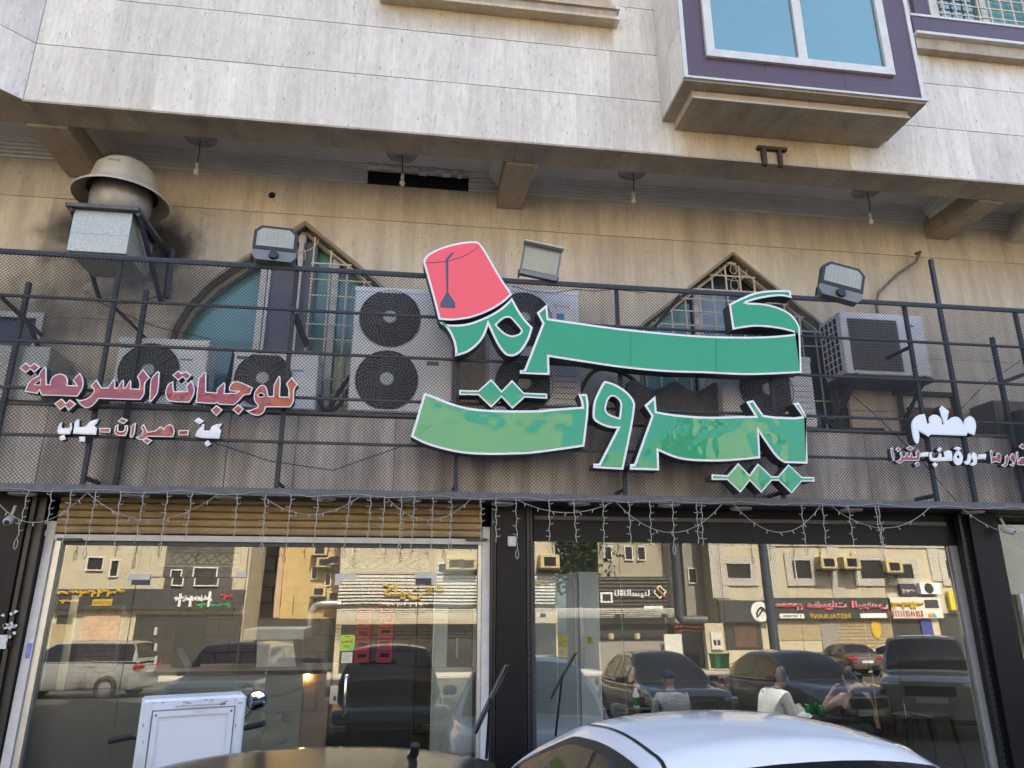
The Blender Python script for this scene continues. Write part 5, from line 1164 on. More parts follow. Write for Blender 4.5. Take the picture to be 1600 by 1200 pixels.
# stainless hood
st_m = mat('brushed_stainless', (.45, .46, .46), .35, .5, .08, 8)
x0, x1, z0, z1 = rct((388, 998), (481, 981), 8.0); t = thing('steel_hood', 'brushed stainless hood on a tapered funnel above the grey counter', 'hood', ((x0+x1)/2, 8, z0))
B('hood_top', st_m, x0, x1, 7.75, 8.4, z0, z1, t, c=.004)
a = [P(x, y, 7.8) for x, y in ((400, 1046), (463, 1046), (458, 1001), (402, 1001))]
b = MB(); b.prism([(p.x, p.z) for p in a], [], lambda p, d: (p[0], d, p[1]), 7.8, 8.3); b.build('funnel', st_m, t, fix=True); B('funnel_rim', st_m, a[3].x-.015, a[2].x+.015, 7.785, 8.31, a[3].z, a[3].z+.03, t)
d0, d1 = P(486, 958, 8.5), P(530, 945, 8.5)
b = MB(); b.tube([(d0.x, 8.5, d0.z-.2), (d0.x, 8.5, d0.z), (d0.x+.05, 8.5, d1.z-.01), (d0.x+.12, 8.5, d1.z), (d1.x+.02, 8.5, d1.z)], .045, 12); b.build('steel_duct', mat('dull_steel', (.25, .26, .27), .35, .6, .1, 8), smooth=40, label='shiny silver duct elbow on the kitchen wall', cat='duct')
# red crates
cr_m = mat('red_crate_plastic', (.55, .015, .03), .45, 0, .12, 8)
def crate(label, x0, x1, y0, z0, z1):
    t = thing('crate', label, 'crate', ((x0+x1)/2, y0+.2, z0), 0, 'red drinks crates stacked in the shop'); b = MB(); H = z1-z0
    b.box(x0, x1, y0, y0+.4, z0, z0+H*.45); b.box(x0, x0+.03, y0, y0+.4, z0+H*.45, z1); b.box(x1-.03, x1, y0, y0+.4, z0+H*.45, z1); b.box(x0+.03, x1-.03, y0, y0+.4, z0+H*.8, z1-.004)
    b.build('shell', cr_m, t); B('hand_hole', ci, x0+.031, x1-.031, y0+.02, y0+.03, z0+H*.451, z0+H*.799, t)
for s, (p0, p1) in enumerate((((553, 1036), (581, 950)), ((588, 1036), (616, 944)))):
    x0, x1, z0, z1 = rct(p0, p1, 7.9); n = 5
    for k in range(n):
        crate('red drinks crate, %s of the %s stack' % (('bottom one', 'second from the bottom', 'middle one', 'fourth from the bottom', 'topmost')[k], ('left', 'right')[s]), x0, x1, 7.9, z0+(z1-z0)*k/n+.003, z0+(z1-z0)*(k+1)/n)
x0, x1, z0, z1 = rct((551, 1200), (618, 1037), 7.9); t = thing('crate_stand', 'dark low stand carrying the red crates', 'stand', (x0, 8, FL))
B('top', blk, x0, x1, 7.88, 8.35, z1-.06, z1-.003, t)
for xk in (x0, x1-.04):
    for yk in (7.9, 8.28): B('leg', blk, xk, xk+.04, yk, yk+.04, FL, z1-.061, t)
# grey counter with brown side, lit lamp
x0, x1, z0, z1 = rct((362, 1200), (476, 1046), 7.5); t = thing('counter', 'grey service counter with a brown side panel', 'counter', ((x0+x1)/2, 7.5, FL))
grey_lam = mat('grey_laminate', (.33, .34, .305), .5, 0, .06, 3)
B('front', grey_lam, x0-1.0, x1, 7.5, 8.2, FL, z1-.04, t, c=.004); B('worktop', mat('brown_worktop', (.12, .09, .07), .4), x0-1.02, x1+.25, 7.47, 8.25, z1-.039, z1, t, c=.004)
B('side_panel', mat('brown_laminate', (.30, .23, .17), .5, 0, .08, 3), x1+.002, x1+.24, 7.52, 8.2, FL, z1-.04, t)
q = P(481, 1053, 7.5); b = MB(); b.lathe([(0, 0), (.014, .004), (.016, .03)], (x1+.03, 7.505, z1-.075), 10); b.build('lamp', emit('counter_lamp', (1, .55, .2), 30), t)
# low grey panel at the left pane; cabinet right of the door
x0, x1, z0, z1 = rct((38, 1200), (272, 1076), 6.95); B('grey_partition', mat('dark_grey_board', (.10, .103, .095), .5, 0, .08, 3), x0-.2, x1, 6.93, 6.96, FL, z1, label='low grey panel behind the left pane', cat='partition', c=.003)
x0, x1, z0, z1 = rct((672, 1200), (757, 1041), 7.1); t = thing('cabinet', 'pale grey cabinet with dark glass doors right of the pull door', 'cabinet', ((x0+x1)/2, 7.2, FL))
B('base', mat('pale_grey_board', (.55, .58, .53), .5, 0, .05, 3), x0, xr-.07, 7.0, 7.5, FL, z1, t, c=.003); x2, x3_, z2, z3 = rct((697, 1038), (750, 950), 7.1)
b = MB(); b.box(x0, x2, 7.02, 7.5, z1+.002, 2.3); b.box(x3_+.03, xr-.07, 7.02, 7.5, z1+.002, 2.3); b.box(x2, x3_+.03, 7.02, 7.5, z3+.002, 2.3); b.build('body', mat('pale_grey_board', (.55, .58, .53), .5), t); B('glass_door', dark_glass, x2+.002, x3_+.028, 7.04, 7.06, z1+.004, z3, t); B('back', blk, x2+.002, x3_+.028, 7.4, 7.49, z1+.004, z3, t)
q = P(714, 1010, 7.03); B('handle', white_alu, q.x-.008, q.x+.008, 7.0, 7.035, P(714, 1028, 7.03).z, P(714, 997, 7.03).z, t)
# dark stone veneer panel at the left
x0, x1, z0, z1 = rct((112, 1075), (192, 945), 7.25); t = thing('stone_veneer', 'rough brown stone veneer panel behind the left pane', 'wall panel', (x0, 7.3, z0)); b = MB()
for j in range(16):
    xk = x0
    while xk < x1-.02:
        wk = random.uniform(.05, .16); zz = z0+(z1-z0)*j/16; b.box(xk, min(xk+wk-.004, x1), 7.25-random.uniform(0, .03), 7.32, zz, zz+(z1-z0)/16-.004); xk += wk
b.build('stone_piece', mat('brown_ledger_stone', (.20, .125, .075), .8, 0, .5, 14, .3, 50), t, kind='stuff'); B('backing', joint, x0, x1, 7.321, 7.36, z0-1.1, z1, t)
x0, x1, z0, z1 = rct((88, 1076), (112, 930), 7.2); B('reflection_stripe', mat('reflection_stripe_cream', (.62, .56, .38), .6), x0, x1, 7.2, 7.35, FL, z1, label='cream coloured column added behind the left pane in place of a reflected glow', cat='stripe')  # added strip, stands in for the reflection of something lit
x0, x1, z0, z1 = rct((265, 1055), (320, 964), 7.9); t = thing('dark_doorway', 'dark doorway with black tiles and leaning boards behind the left leaf', 'doorway', (x0, 7.9, FL)); B('opening', ci, x0, x1, 7.9, 7.94, FL, z1, t); b = MB()
for j in range(9):
    for i in range(4): xk = x0+(x1-x0)*i/4; zk = z0+(z1-z0)*j/9; b.box(xk+.004, xk+(x1-x0)/4-.004, 7.89, 7.899, zk+.004, zk+(z1-z0)/9-.004)
b.build('black_tile', mat('black_tile', (.022, .022, .024), .25), t, kind='stuff'); b = MB(); b.bar((x0+.06, 7.84, z1-.3), (x1-.05, 7.84, z0), .07); b.build('leaning_board', mat('dark_board', (.05, .04, .035), .7), t)
# fridge with yellow notes
x0, x1, z0, z1 = rct((826, 1150), (934, 897), 7.3); fr = thing('display_fridge', 'tall pale blue-white display fridge with yellow notes behind the right window', 'fridge', ((x0+x1)/2, 7.5, FL)); xm_ = P(905, 1000, 7.3).x
B('door', mat('pale_blue_door', (.30, .36, .38), .35, 0, .05, 2), x0, xm_, 7.3, 7.9, FL, z1, fr, c=.006); B('side', mat('side_lit_blue', (.50, .57, .60), .4, 0, .04, 2), xm_+.003, x1, 7.28, 7.9, FL, z1+.02, fr, c=.006)  # light falling on the fridge side is put into its paler colour
for p in (870, 900): q = P(p, 1000, 7.29); B('door_edge', white_trim, q.x-.006, q.x+.006, 7.288, 7.2995, FL+.1, z1-.05, fr)
for p0, p1, Yk in (((871, 1028), (887, 991), 7.28), ((917, 1006), (927, 994), 7.26)):
    a0, a1, b0, b1 = rct(p0, p1, Yk); s = B('yellow_note', mat('yellow_paper', (.62, .55, .06), .7), a0, a1, Yk+.002, Yk+.006, b0, b1, fr); b = MB()
    for k in range(9): zk = b1-(b1-b0)*(k+1)/10.5; b.box(a0+.01, a0+.01+(a1-a0-.02)*random.uniform(.4, 1), Yk+.0005, Yk+.0018, zk-.003, zk+.001)
    b.build('print_lines', blk, s)
# tables, stools
def stool(label, x, y, yaw=0, h=.62):
    t = thing('bar_stool', label, 'stool', (x, y, FL), yaw, 'black metal stools in the dining room'); b = MB(); b.box(-.15, .15, -.15, .15, h-.03, h, .01); b.build('seat', blk, t, local=True)
    for sx in (-1, 1):
        for sy in (-1, 1): b = MB(); b.bar((sx*.12, sy*.12, h-.03), (sx*.2, sy*.2, 0), .035); b.build('leg', blk, t, local=True)
    b = MB()
    for s in (-1, 1): b.bar((-.165, s*.165, .25), (.165, s*.165, .25), .02); b.bar((s*.165, -.165, .25), (s*.165, .165, .25), .02)
    b.build('stretcher', blk, t, local=True); return t
q = P(1455, 1115, 7.5); stool('tall black metal bar stool in front of the right end of the window', q.x, 7.5, .2, q.z-FL)
q2 = P(1420, 1100, 8.1); stool('black metal bar stool behind, left of the nearest stool', q2.x, 8.1, .5, .72)
tt = P(1250, 1118, 8.0); tb = thing('dining_table', 'dark square dining table with cans and crumpled paper', 'table', (tt.x, 8.05, FL)); ZTb = tt.z
B('tabletop', mat('dark_tabletop', (.03, .028, .027), .3), tt.x-.42, tt.x+.36, 7.75, 8.45, ZTb-.03, ZTb, tb, c=.005)
for sx in (-.36, .3):
    for sy in (7.8, 8.38): B('leg', blk, tt.x+sx, tt.x+sx+.05, sy, sy+.05, FL, ZTb-.031, tb)
can_g = mat('green_can', (.02, .22, .06), .25, .5, .15, 20); can_s = mat('can_rim', (.6, .6, .6), .25, .8, .05)
for px, py, Yk, lab in ((1263, 1112, 7.95, 'green drinks can, left one beside the crumpled papers'), (1275, 1112, 8.1, 'green drinks can standing behind, middle one'), (1284, 1116, 7.85, 'green drinks can nearest to the man in black')):
    q = P(px, py, Yk); t = thing('drinks_can', lab, 'can', (q.x, Yk, ZTb), 0, 'green cans on the dining table'); b = MB(); b.lathe([(0, 0), (.026, 0), (.033, .01), (.033, .1), (.027, .115)], (q.x, Yk, ZTb), 16); b.build('can_body', can_g, t, smooth=40); b = MB(); b.lathe([(.027, .1155), (.027, .12), (0, .117)], (q.x, Yk, ZTb), 16); b.build('can_top', can_s, t)
for k, (px, py, Yk, lab) in enumerate(((1247, 1103, 8.0, 'crumpled white paper napkin standing on the table'), (1256, 1114, 7.86, 'flattened white wrapping paper lying in front of the cans'))):
    q = P(px, py, Yk); b = MB(); n = 9; rows_ = []
    for i in range(6): rows_.append([(q.x+.09*(i/5-.5)*2*math.cos(.0)+random.uniform(-.02, .02), Yk+.06*(j/5-.5)*2+random.uniform(-.015, .015), ZTb+.003+(.12 if k == 0 else .04)*math.sin(math.pi*i/5)*math.sin(math.pi*j/5)+random.uniform(0, .02)) for j in range(6)])
    b.grid(rows_); b.build('crumpled_paper', mat('white_paper', (.7, .7, .68), .8), label=lab, cat='paper')
tt2 = P(1000, 1108, 7.95); t2 = thing('dining_table', 'dark dining table left, in front of the man in navy', 'table', (tt2.x, 8, FL))
B('tabletop', mat('dark_tabletop', (.03, .028, .027), .3), tt2.x-.4, tt2.x+.5, 8.0, 8.6, tt2.z-.03, tt2.z, t2, c=.005)
for sx in (-.36, .42):
    for sy in (8.04, 8.5): B('leg', blk, tt2.x+sx, tt2.x+sx+.05, sy, sy+.05, FL, tt2.z-.031, t2)
q = P(994, 1100, 8.1); t = thing('sauce_bottle', 'white and green bottle on the left table', 'bottle', (q.x, 8.1, tt2.z)); b = MB(); b.lathe([(0, 0), (.035, 0), (.035, .12), (.02, .16), (.018, .19), (0, .19)], (q.x, 8.1, tt2.z), 14); b.build('bottle', mat('white_plastic', (.6, .62, .6), .4), t, smooth=40); b = MB(); b.lathe([(.0355, .02), (.0355, .1)], (q.x, 8.1, tt2.z), 14); b.build('bottle_label', can_g, t)
# ================================================================== PEOPLE
def skin(name, V, E_, Rd, m, parent=None, sub=2, root=0):
    me = bpy.data.meshes.new(name); me.from_pydata([vx(v) for v in V], E_, []); o = bpy.data.objects.new(name, me); COL.objects.link(o)
    if parent: o.parent = parent
    bm = bmesh.new(); bm.from_mesh(me); ly = bm.verts.layers.skin.verify(); bm.verts.ensure_lookup_table()
    for i, r in enumerate(Rd): bm.verts[i][ly].radius = (r, r) if not isinstance(r, tuple) else r; bm.verts[i][ly].use_root = (i == root)
    bm.to_mesh(me); bm.free()
    s = o.modifiers.new('skin', 'SKIN'); s.use_smooth_shade = True
    if sub: u = o.modifiers.new('sub', 'SUBSURF'); u.levels = sub; u.render_levels = sub
    dg = bpy.context.evaluated_depsgraph_get(); nm = bpy.data.meshes.new_from_object(o.evaluated_get(dg)); o.modifiers.clear(); o.data = nm; bpy.data.meshes.remove(me)
    nm.materials.clear(); nm.materials.append(m); nm.polygons.foreach_set('use_smooth', [True]*len(nm.polygons)); nm.name = name; return o
def ik(a, c, l1, l2, hint):
    a, c = Vector(a), Vector(c); d = c-a; L_ = min(d.length, (l1+l2)*.995); d = d.normalized(); c = a+d*L_
    x = (l1*l1-l2*l2+L_*L_)/(2*L_); h = math.sqrt(max(l1*l1-x*x, 0)); hh = Vector(hint); hh = (hh-d*hh.dot(d)).normalized()
    return a+d*x+hh*h, c
def person(label, x, y, seat, yaw, lean, skin_c, shirt_m, trous_m, hair_m, hands, head_turn=0, head_nod=0, cap=False, sleeve=.5, hair_long=False, side=0.0, ks=.9, lh=None):
    """seated figure; local +y is forward. hands: local targets for left (-x) and right (+x)"""
    t = thing('person', label, 'person', (x, y, FL), yaw)
    sk_m = mat('skin_%02d' % int(skin_c*100), (skin_c, skin_c*.62, skin_c*.45), .5, 0, .08, 10)
    KS = ks; t.scale = (KS, KS, KS); ln = math.radians(lean); S = (seat-FL)/KS-.845*math.cos(ln)
    up = Vector((side, math.sin(ln), math.cos(ln))).normalized(); fw_ = Vector((0, math.cos(ln), -math.sin(ln)))
    pel = Vector((0, 0, S)); at = lambda h, f=0, s=0: pel+up*h+fw_*f+Vector((s, 0, 0))
    V, E_, Rd = [], [], []
    def add(p, r, j=None):
        V.append(Vector(p)); Rd.append(r)
        if j is not None: E_.append((j, len(V)-1))
        return len(V)-1
    p0 = add(pel, (.15, .12)); p1 = add(at(.2), (.145, .105), p0); p2 = add(at(.38), (.16, .11), p1); p3 = add(at(.5), (.10, .08), p2); nk = add(at(.545, .01), .054, p3)
    hd = Matrix.Rotation(math.radians(head_turn), 3, 'Z') @ Matrix.Rotation(math.radians(-head_nod), 3, 'X'); hb = at(.57, .025)
    HH = lambda q: hb+hd @ Vector(q)
    h1 = add(HH((0, .02, .04)), (.066, .07), nk); h2 = add(HH((0, .012, .115)), (.076, .094), h1); h3 = add(HH((0, .0, .19)), (.066, .082), h2)
    for s, tgt in ((-1, hands[0]), (1, hands[1])):
        sh_ = add(at(.46, 0, s*.175), .062, p2); e, wr = ik(V[sh_], tgt, .29, .25, lh if (lh and s < 0) else (s*.5, -.25, -1.2)); el = add(e, .042, sh_); w1 = add(wr, .028, el)
        d = (wr-e).normalized(); sd = d.cross(Vector((0, 0, 1))); sd = sd.normalized() if sd.length > .05 else Vector((1, 0, 0)); un = sd.cross(d)
        pm = add(wr+d*.055, (.036, .02), w1)
        for k in range(4):
            b0 = add(wr+d*.09+sd*(.03-.02*k), .0095, pm); ln_ = (.036, .044, .046, .036)[k]; b1 = add(V[b0]+d*ln_*.6-un*.012, .0085, b0); add(V[b1]+d*ln_*.4-un*.022, .0075, b1)
        t0 = add(wr+d*.035+sd*.036-un*.006, .011, w1); add(V[t0]+d*.035+sd*.014-un*.014, .009, t0)
        kn = Vector((s*.13, .42, S-.03)); hp_ = add(pel+Vector((s*.09, .03, -.01)), .09, p0); k1 = add(kn, .062, hp_); f1 = add((s*.13, .40, .1), .042, k1); add((s*.13, .53, .035), .035, f1)
    body = skin('body', V, E_, Rd, sk_m, t, 2)
    # shirt
    V, E_, Rd = [], [], []
    q0 = add(at(-.06), (.175, .15)); q1 = add(at(.2), (.17, .135), q0); q2 = add(at(.38), (.19, .145) if sleeve > 0 else (.225, .175), q1); q3 = add(at(.49), (.125, .11), q2); add(at(.535, .005), .068, q3)
    for s, tgt in ((-1, hands[0]), (1, hands[1])):
        e, wr = ik(at(.46, 0, s*.175), tgt, .29, .25, (s*.5, -.25, -1.2)); a = add(at(.46, 0, s*(.165 if sleeve > 0 else .15)), .084 if sleeve > 0 else .1, q2)
        if sleeve > 0: m1 = add(at(.46, 0, s*.175).lerp(e, min(1, sleeve)), .07, a)
        if sleeve > 1: add(e.lerp(wr, sleeve-1), .05, m1)
    skin('shirt', V, E_, Rd, shirt_m, t, 2)
    V, E_, Rd = [], [], []
    a0 = add(pel+Vector((0, 0, 0)), (.17, .14))
    for s in (-1, 1): a1 = add(pel+Vector((s*.1, .04, -.01)), .105, a0); a2 = add((s*.13, .42, S-.03), .078, a1); add((s*.13, .40, .13), .062, a2)
    skin('trousers', V, E_, Rd, trous_m, t, 2)
    for s in (-1, 1): b = MB(); b.box(s*.13-.045, s*.13+.045, .34, .6, .0, .075, .02); b.build('shoe', blk, t, local=True)
    # face, ears, hair
    b = MB(); b.lathe([(.0, .0), (.012, -.012), (.016, -.035), (0, -.04)], HH((0, .105, .125)), 8, hd @ Vector((0, .3, 1))); b.build('nose', sk_m, body, smooth=60, local=True)
    for s in (-1, 1):
        b = MB(); b.lathe([(0, .0), (.016, .004), (.02, 0), (.012, -.012)], HH((s*.078, .0, .11)), 10, hd @ Vector((s, -.3, 0))); b.build('ear', sk_m, body, smooth=60, local=True)
        b = MB(); b.lathe([(0, .004), (.012, .0)], HH((s*.032, .1, .135)), 8, hd @ Vector((s*.2, 1, 0))); b.build('eye', mat('eye_dark', (.03, .02, .018), .2), body, local=True)
    b = MB(); b.box(-.022, .022, .0, .006, 0, .008); b.xf(Matrix.Translation(HH((0, .088, .055))) @ hd.to_4x4()); b.build('mouth', mat('lips', (.25, .1, .08), .5), body, local=True)
    rows_ = []
    for i in range(9):
        th_ = math.pi*.5*(1-i/8) if not hair_long else math.pi*(.5-.62*i/8)
        rows_.append([])
        for j in range(17):
            ph = 2*math.pi*j/16; front = math.cos(ph-math.pi/2)
            zz = math.sin(th_); cut = (-.8 if front < .25 else .3) if hair_long else (-.3 if front < .2 else .3)
            zz = max(zz, cut); rr = math.sqrt(max(0, 1-min(1, abs(zz))**2)) if zz > 0 else 1
            rows_[-1].append(HH((.083*rr*math.cos(ph), .002+.103*rr*math.sin(ph), .13+.112*zz)))
    b = MB(); b.grid([r if True else r for r in rows_][::-1]); ho = b.build('cap' if cap else 'hair', hair_m, t, smooth=60, local=True)
    if cap:
        b = MB(); b.grid([[HH((.075*math.cos(a)*(1), .09+.075*math.sin(a)*u, .17-.02*u)) for a in [math.pi*k/10 for k in range(11)]] for u in (0, .5, 1)]); b.build('cap_peak', hair_m, t, smooth=60, local=True)
    return t, HH, at
cloth = lambda n, c_: mat(n, c_, .9, 0, .12, 7, .25, 30)
navy_c = cloth('navy_cloth', (.018, .026, .055)); grey_c = cloth('grey_blue_cloth', (.27, .29, .32)); white_c = cloth('white_cloth', (.8, .8, .8)); black_c = cloth('black_cloth', (.012, .012, .014)); jean = cloth('dark_jeans', (.03, .035, .05)); hairb = mat('black_hair', (.008, .007, .007), .55)
def seat_z(head_px, head_py, Y): return P(head_px, head_py, Y)
hq = seat_z(1053, 1044, 7.75); pA, HA, atA = person('man in a grey polo shirt and dark cap seen from behind, lettering on his back', hq.x, 7.75, hq.z, 0, 19, .33, grey_c, jean, navy_c, ((-.22, .34, .62), (.24, .32, .6)), head_turn=0, head_nod=4, cap=True, sleeve=.85, ks=.84)
lab_m = mat('white_shirt_print', (.6, .6, .6), .7)
bp0 = Vector((hq.x, 7.75, FL))
def back(pa, dx, h): v = pa(h, -.142, dx); return bp0+v
ub = (atA(.4)-atA(.2)).normalized()
o0 = back(atA, -.01, .40); text_mb('GENERAL', o0+Vector((0, -.004, 0)), (1, 0, 0), ub, width=.14, height=.03, depth=.004).build('shirt_print', lab_m, pA)
o0 = back(atA, -.01, .355); text_mb('SUPREME', o0+Vector((0, -.004, 0)), (1, 0, 0), ub, width=.135, height=.03, depth=.004).build('shirt_print', lab_m, pA)
b = MB(); cc = back(atA, -.065, .392)+Vector((0, -.004, 0)); pts = [cc+Vector((.035*math.cos(a), 0, 0))+ub*(.032*math.sin(a)) for a in [math.radians(60+24*k) for k in range(11)]]
b.tube(pts, .005, 4); b.tube([cc+Vector((-.01, 0, 0)), cc+Vector((.038, 0, 0)), cc+Vector((.038, 0, 0))-ub*.03], .005, 4); b.tube([cc+Vector((0, 0, 0))+ub*.03, cc+Vector((.038, 0, 0))+ub*.03], .005, 4); b.build('shirt_emblem', lab_m, pA)
hq = seat_z(1008, 1036, 8.2); person('man in a navy shirt leaning left over the table, seen in profile', hq.x+.12, 8.25, hq.z, 1.25, 26, .17, navy_c, jean, hairb, ((-.1, .42, .68), (.12, .42, .66)), head_turn=8, head_nod=18, sleeve=.7, hair_long=True)
hq = seat_z(1207, 1038, 8.0); person('man in a loose white shirt bending to the right over the table with cans', hq.x-.14, 8.0, hq.z, -1.35, 24, .24, white_c, jean, hairb, ((-.08, .45, .64), (.14, .44, .64)), head_turn=-4, head_nod=16, sleeve=.95, hair_long=True)
hq = seat_z(1331, 1036, 7.7); person('man in a black sleeveless top seen from behind, one hand raised to his ear', hq.x, 7.7, hq.z, .1, 4, .36, black_c, jean, hairb, ((-.23, .13, (hq.z-FL)/.9-.335), (.26, .0, .42)), head_turn=10, head_nod=4, sleeve=0, cap=False, hair_long=True, lh=(-.45, .35, -1.2))
# ================================================================== VEHICLES
tyre_m = mat('tyre_rubber', (.02, .02, .02), .8); rim_m = mat('alloy_rim', (.4, .4, .4), .3, .8); car_glass = mat('car_glass', (.012, .014, .016), .04, 0, .05, 2, spec=.4)
trim_m = mat('black_car_trim', (.012, .012, .013), .3); lamp_c = mat('headlamp_glass', (.55, .57, .6), .08, .2, .05); lamp_r = mat('red_lamp', (.35, .01, .012), .15, 0, .1); plate_m = mat('number_plate', (.6, .6, .6), .5)
def paint(n, c_, rough=.25): return mat(n, c_, rough, .0, .02, 2, coat=1)
def car(label, x, y, yaw, P_, L=4.5, W=.88, H=1.46, zb=.92, rw=.54, yc=1.1, yf=.2, yr=-1.0, yb=-1.75, trunk=.95, hood=.80, cat='car', group=None, detail=1, side=(.20, .86)):
    t = thing('parked_car', label, cat, (x, y, -.25), yaw, group)
    def prof(s):     # roofline from cowl (s=0) to rear window base (s=1)
        ks = [(0, yc, zb-.02), (.14, yc-(yc-yf)*.35, zb+(H-zb)*.44), (.30, yf+.02, H-.055), (.38, yf-.15, H-.02), (.55, (yf+yr)/2, H), (.70, yr+.12, H-.02), (.78, yr-.06, H-.055), (.9, yr-(yr-yb)*.62, zb+(H-zb)*.52), (1, yb, trunk-.01)]
        for i in range(len(ks)-1):
            if s <= ks[i+1][0]+1e-9:
                a, c_ = ks[i], ks[i+1]; p = ks[max(i-1, 0)]; q = ks[min(i+2, len(ks)-1)]; u = (s-a[0])/(c_[0]-a[0]); o = []
                for k in (1, 2):
                    m0 = (c_[k]-p[k])/(c_[0]-p[0])*(c_[0]-a[0]); m1 = (q[k]-a[k])/(q[0]-a[0])*(c_[0]-a[0])
                    o.append((2*u**3-3*u*u+1)*a[k]+(u**3-2*u*u+u)*m0+(-2*u**3+3*u*u)*c_[k]+(u**3-u*u)*m1)
                return o
    def cab(s, tt):
        yy, zz = prof(s); sg_ = 1 if tt >= 0 else -1; a = abs(tt); e = abs(s-.5)*2
        hf = max(0, min(1, (zz-zb)/(H-zb))); wb = W*(.95-.05*e**3); wt = wb*.97-(wb*.97-rw)*hf**1.3
        cr = .055*(.4+.6*hf)
        if a < .6: v = a/.6; return Vector((sg_*wt*v, yy, zz-cr*v**2.4))
        v = (a-.6)/.4; z_e = zz-cr; zl = min(zb-.01, z_e); return Vector((sg_*(wt+(wb-wt)*(v**.85 if hf > .1 else v)), yy-.0, z_e+(zl-z_e)*v))
    def patch(name, s0, s1, t0, t1, off, m, par, ns=14, ntt=8, shape=None):
        rows_ = []
        for i in range(ns+1):
            r = []
            for j in range(ntt+1):
                s = s0+(s1-s0)*i/ns; tt = t0+(t1-t0)*j/ntt
                if shape: s, tt = shape(i/ns, j/ntt)
                p = cab(s, tt); e = .004; ds = cab(min(1, s+e), tt)-cab(max(0, s-e), tt); dt = cab(s, min(1, tt+e))-cab(s, max(-1, tt-e)); n = ds.cross(dt)
                n = n.normalized() if n.length > 1e-9 else Vector((0, 0, 1))
                if n.dot(p-Vector((0, p.y*.7, .6))) < 0: n = -n
                r.append(p+n*off)
            rows_.append(r)
        b = MB(); b.grid(rows_); return b.build(name, m, par, smooth=70, local=True, fix=True)
    b = MB(); b.grid([[cab(i/30, -1+2*j/30) for j in range(31)] for i in range(31)]); cb_ = b.build('cabin', P_, t, smooth=50, local=True)
    # lower body
    st = []
    ys = [-L/2, -L/2+.06, -L/2+.25, yb-.02, yr, (yf+yr)/2, yf, yc, yc+.25, L/2-.45, L/2-.15, L/2-.03, L/2]
    for yy in ys:
        e = abs(yy)/(L/2); w_ = W*(1-.16*e**5); zt = zb+.0 if yb <= yy <= yc else (trunk-.04*((yb-yy)/(L/2+yb)) if yy < yb else zb-.02-(zb-.02-hood)*((yy-yc)/(L/2-yc))**1.2)
        if abs(yy) >= L/2-.001: zt -= .22; w_ *= .94
        elif abs(yy) > L/2-.08: zt -= .07
        zb0 = .24 if abs(yy) < L/2-.1 else .34
        half = [(0, zb0), (w_*.9, zb0), (w_*.985, zb0+.1), (w_, (zb0+zt)/2+.03), (w_*.975, zt-.07), (w_*.9, zt-.012), (w_*.6, zt+.008), (0, zt+.018)]
        st.append([(-p[0], yy, p[1]) for p in half[::-1][:-1]]+[(p[0], yy, p[1]) for p in half])
    b = MB(); b.grid(st); b.face(st[0]); b.face(st[-1][::-1]); bd = b.build('body', P_, t, smooth=40, local=True)
    wsr = .30
    patch('windshield', .025, .285, -.56, .56, .005, car_glass, t); patch('rear_window', .80, .965, -.55, .55, .005, car_glass, t)
    for sg_ in (-1, 1):
        f_ = lambda k: (lambda u, v: (side[0]+(side[1]-side[0])*u, sg_*((.635 if k == 0 else .655)+((.985 if k == 0 else .965)-(.635 if k == 0 else .655))*v)))
        patch('window_trim', 0, 1, 0, 1, .003, trim_m, t, 20, 6, f_(0))
        mid = (side[0]+side[1])/2+.0
        for s0, s1 in ((side[0]+.012, mid-.012), (mid+.012, side[1]-.02)):
            patch('side_window', 0, 1, 0, 1, .006, car_glass, t, 14, 6, (lambda s0, s1: (lambda u, v: (s0+(s1-s0)*u, sg_*(.662+.30*v))))(s0, s1))
        if detail: patch('roof_ditch', .18, .84, sg_*.575, sg_*.592, .004, trim_m, t, 24, 1)
        b = MB(); b.box(sg_*(W-.02), sg_*(W+.17), yc-.42, yc-.30, zb-.02, zb+.11, .03); mi = b.build('mirror', P_ if detail < 2 else trim_m, t, local=True); b = MB(); b.box(sg_*(W+.005), sg_*(W+.155), yc-.426, yc-.4205, zb, zb+.09); b.build('mirror_glass', car_glass, mi, local=True)
        for yy in (L/2-.82, -L/2+.85):
            b = MB(); b.lathe([(.0, .0), (.2, .01), (.29, .02), (.32, 0), (.32, -.18), (0, -.18)], (sg_*(W-.0), yy, .32), 24, (sg_, 0, 0)); wh = b.build('wheel', tyre_m, t, smooth=40, local=True)
            b = MB(); b.lathe([(0, .022), (.06, .024), (.2, .012)], (sg_*(W+.002), yy, .32), 20, (sg_, 0, 0)); b.build('rim', rim_m, wh, smooth=40, local=True)
            b = MB(); b.lathe([(.36, .004), (.33, .002)], (sg_*(W-.006), yy, .34), 24, (sg_, 0, 0)); b.build('wheel_arch', trim_m, bd, local=True)
        b = MB(); b.box(sg_*W*.55, sg_*W*.93, L/2-.16, L/2-.015, hood-.2, hood-.07, .03); b.build('headlight', lamp_c, t, local=True)
        b = MB(); b.box(sg_*W*.5, sg_*W*.95, -L/2-.012, -L/2+.2, trunk-.24, trunk-.1, .03); b.build('taillight', lamp_r, t, local=True)
        b = MB(); b.box(sg_*(W*.99), sg_*(W*1.01), (yf+yr)/2-.25, (yf+yr)/2-.08, zb-.14, zb-.115, .006); b.build('door_handle', P_, t, local=True)
    b = MB(); b.box(-W*.45, W*.45, L/2-.04, L/2+.012, hood-.3, hood-.12, .015); b.build('grille', trim_m, t, local=True)
    b = MB(); b.box(-W*.8, W*.8, L/2-.1, L/2+.02, .26, .36, .02); b.build('bumper', trim_m, t, local=True)
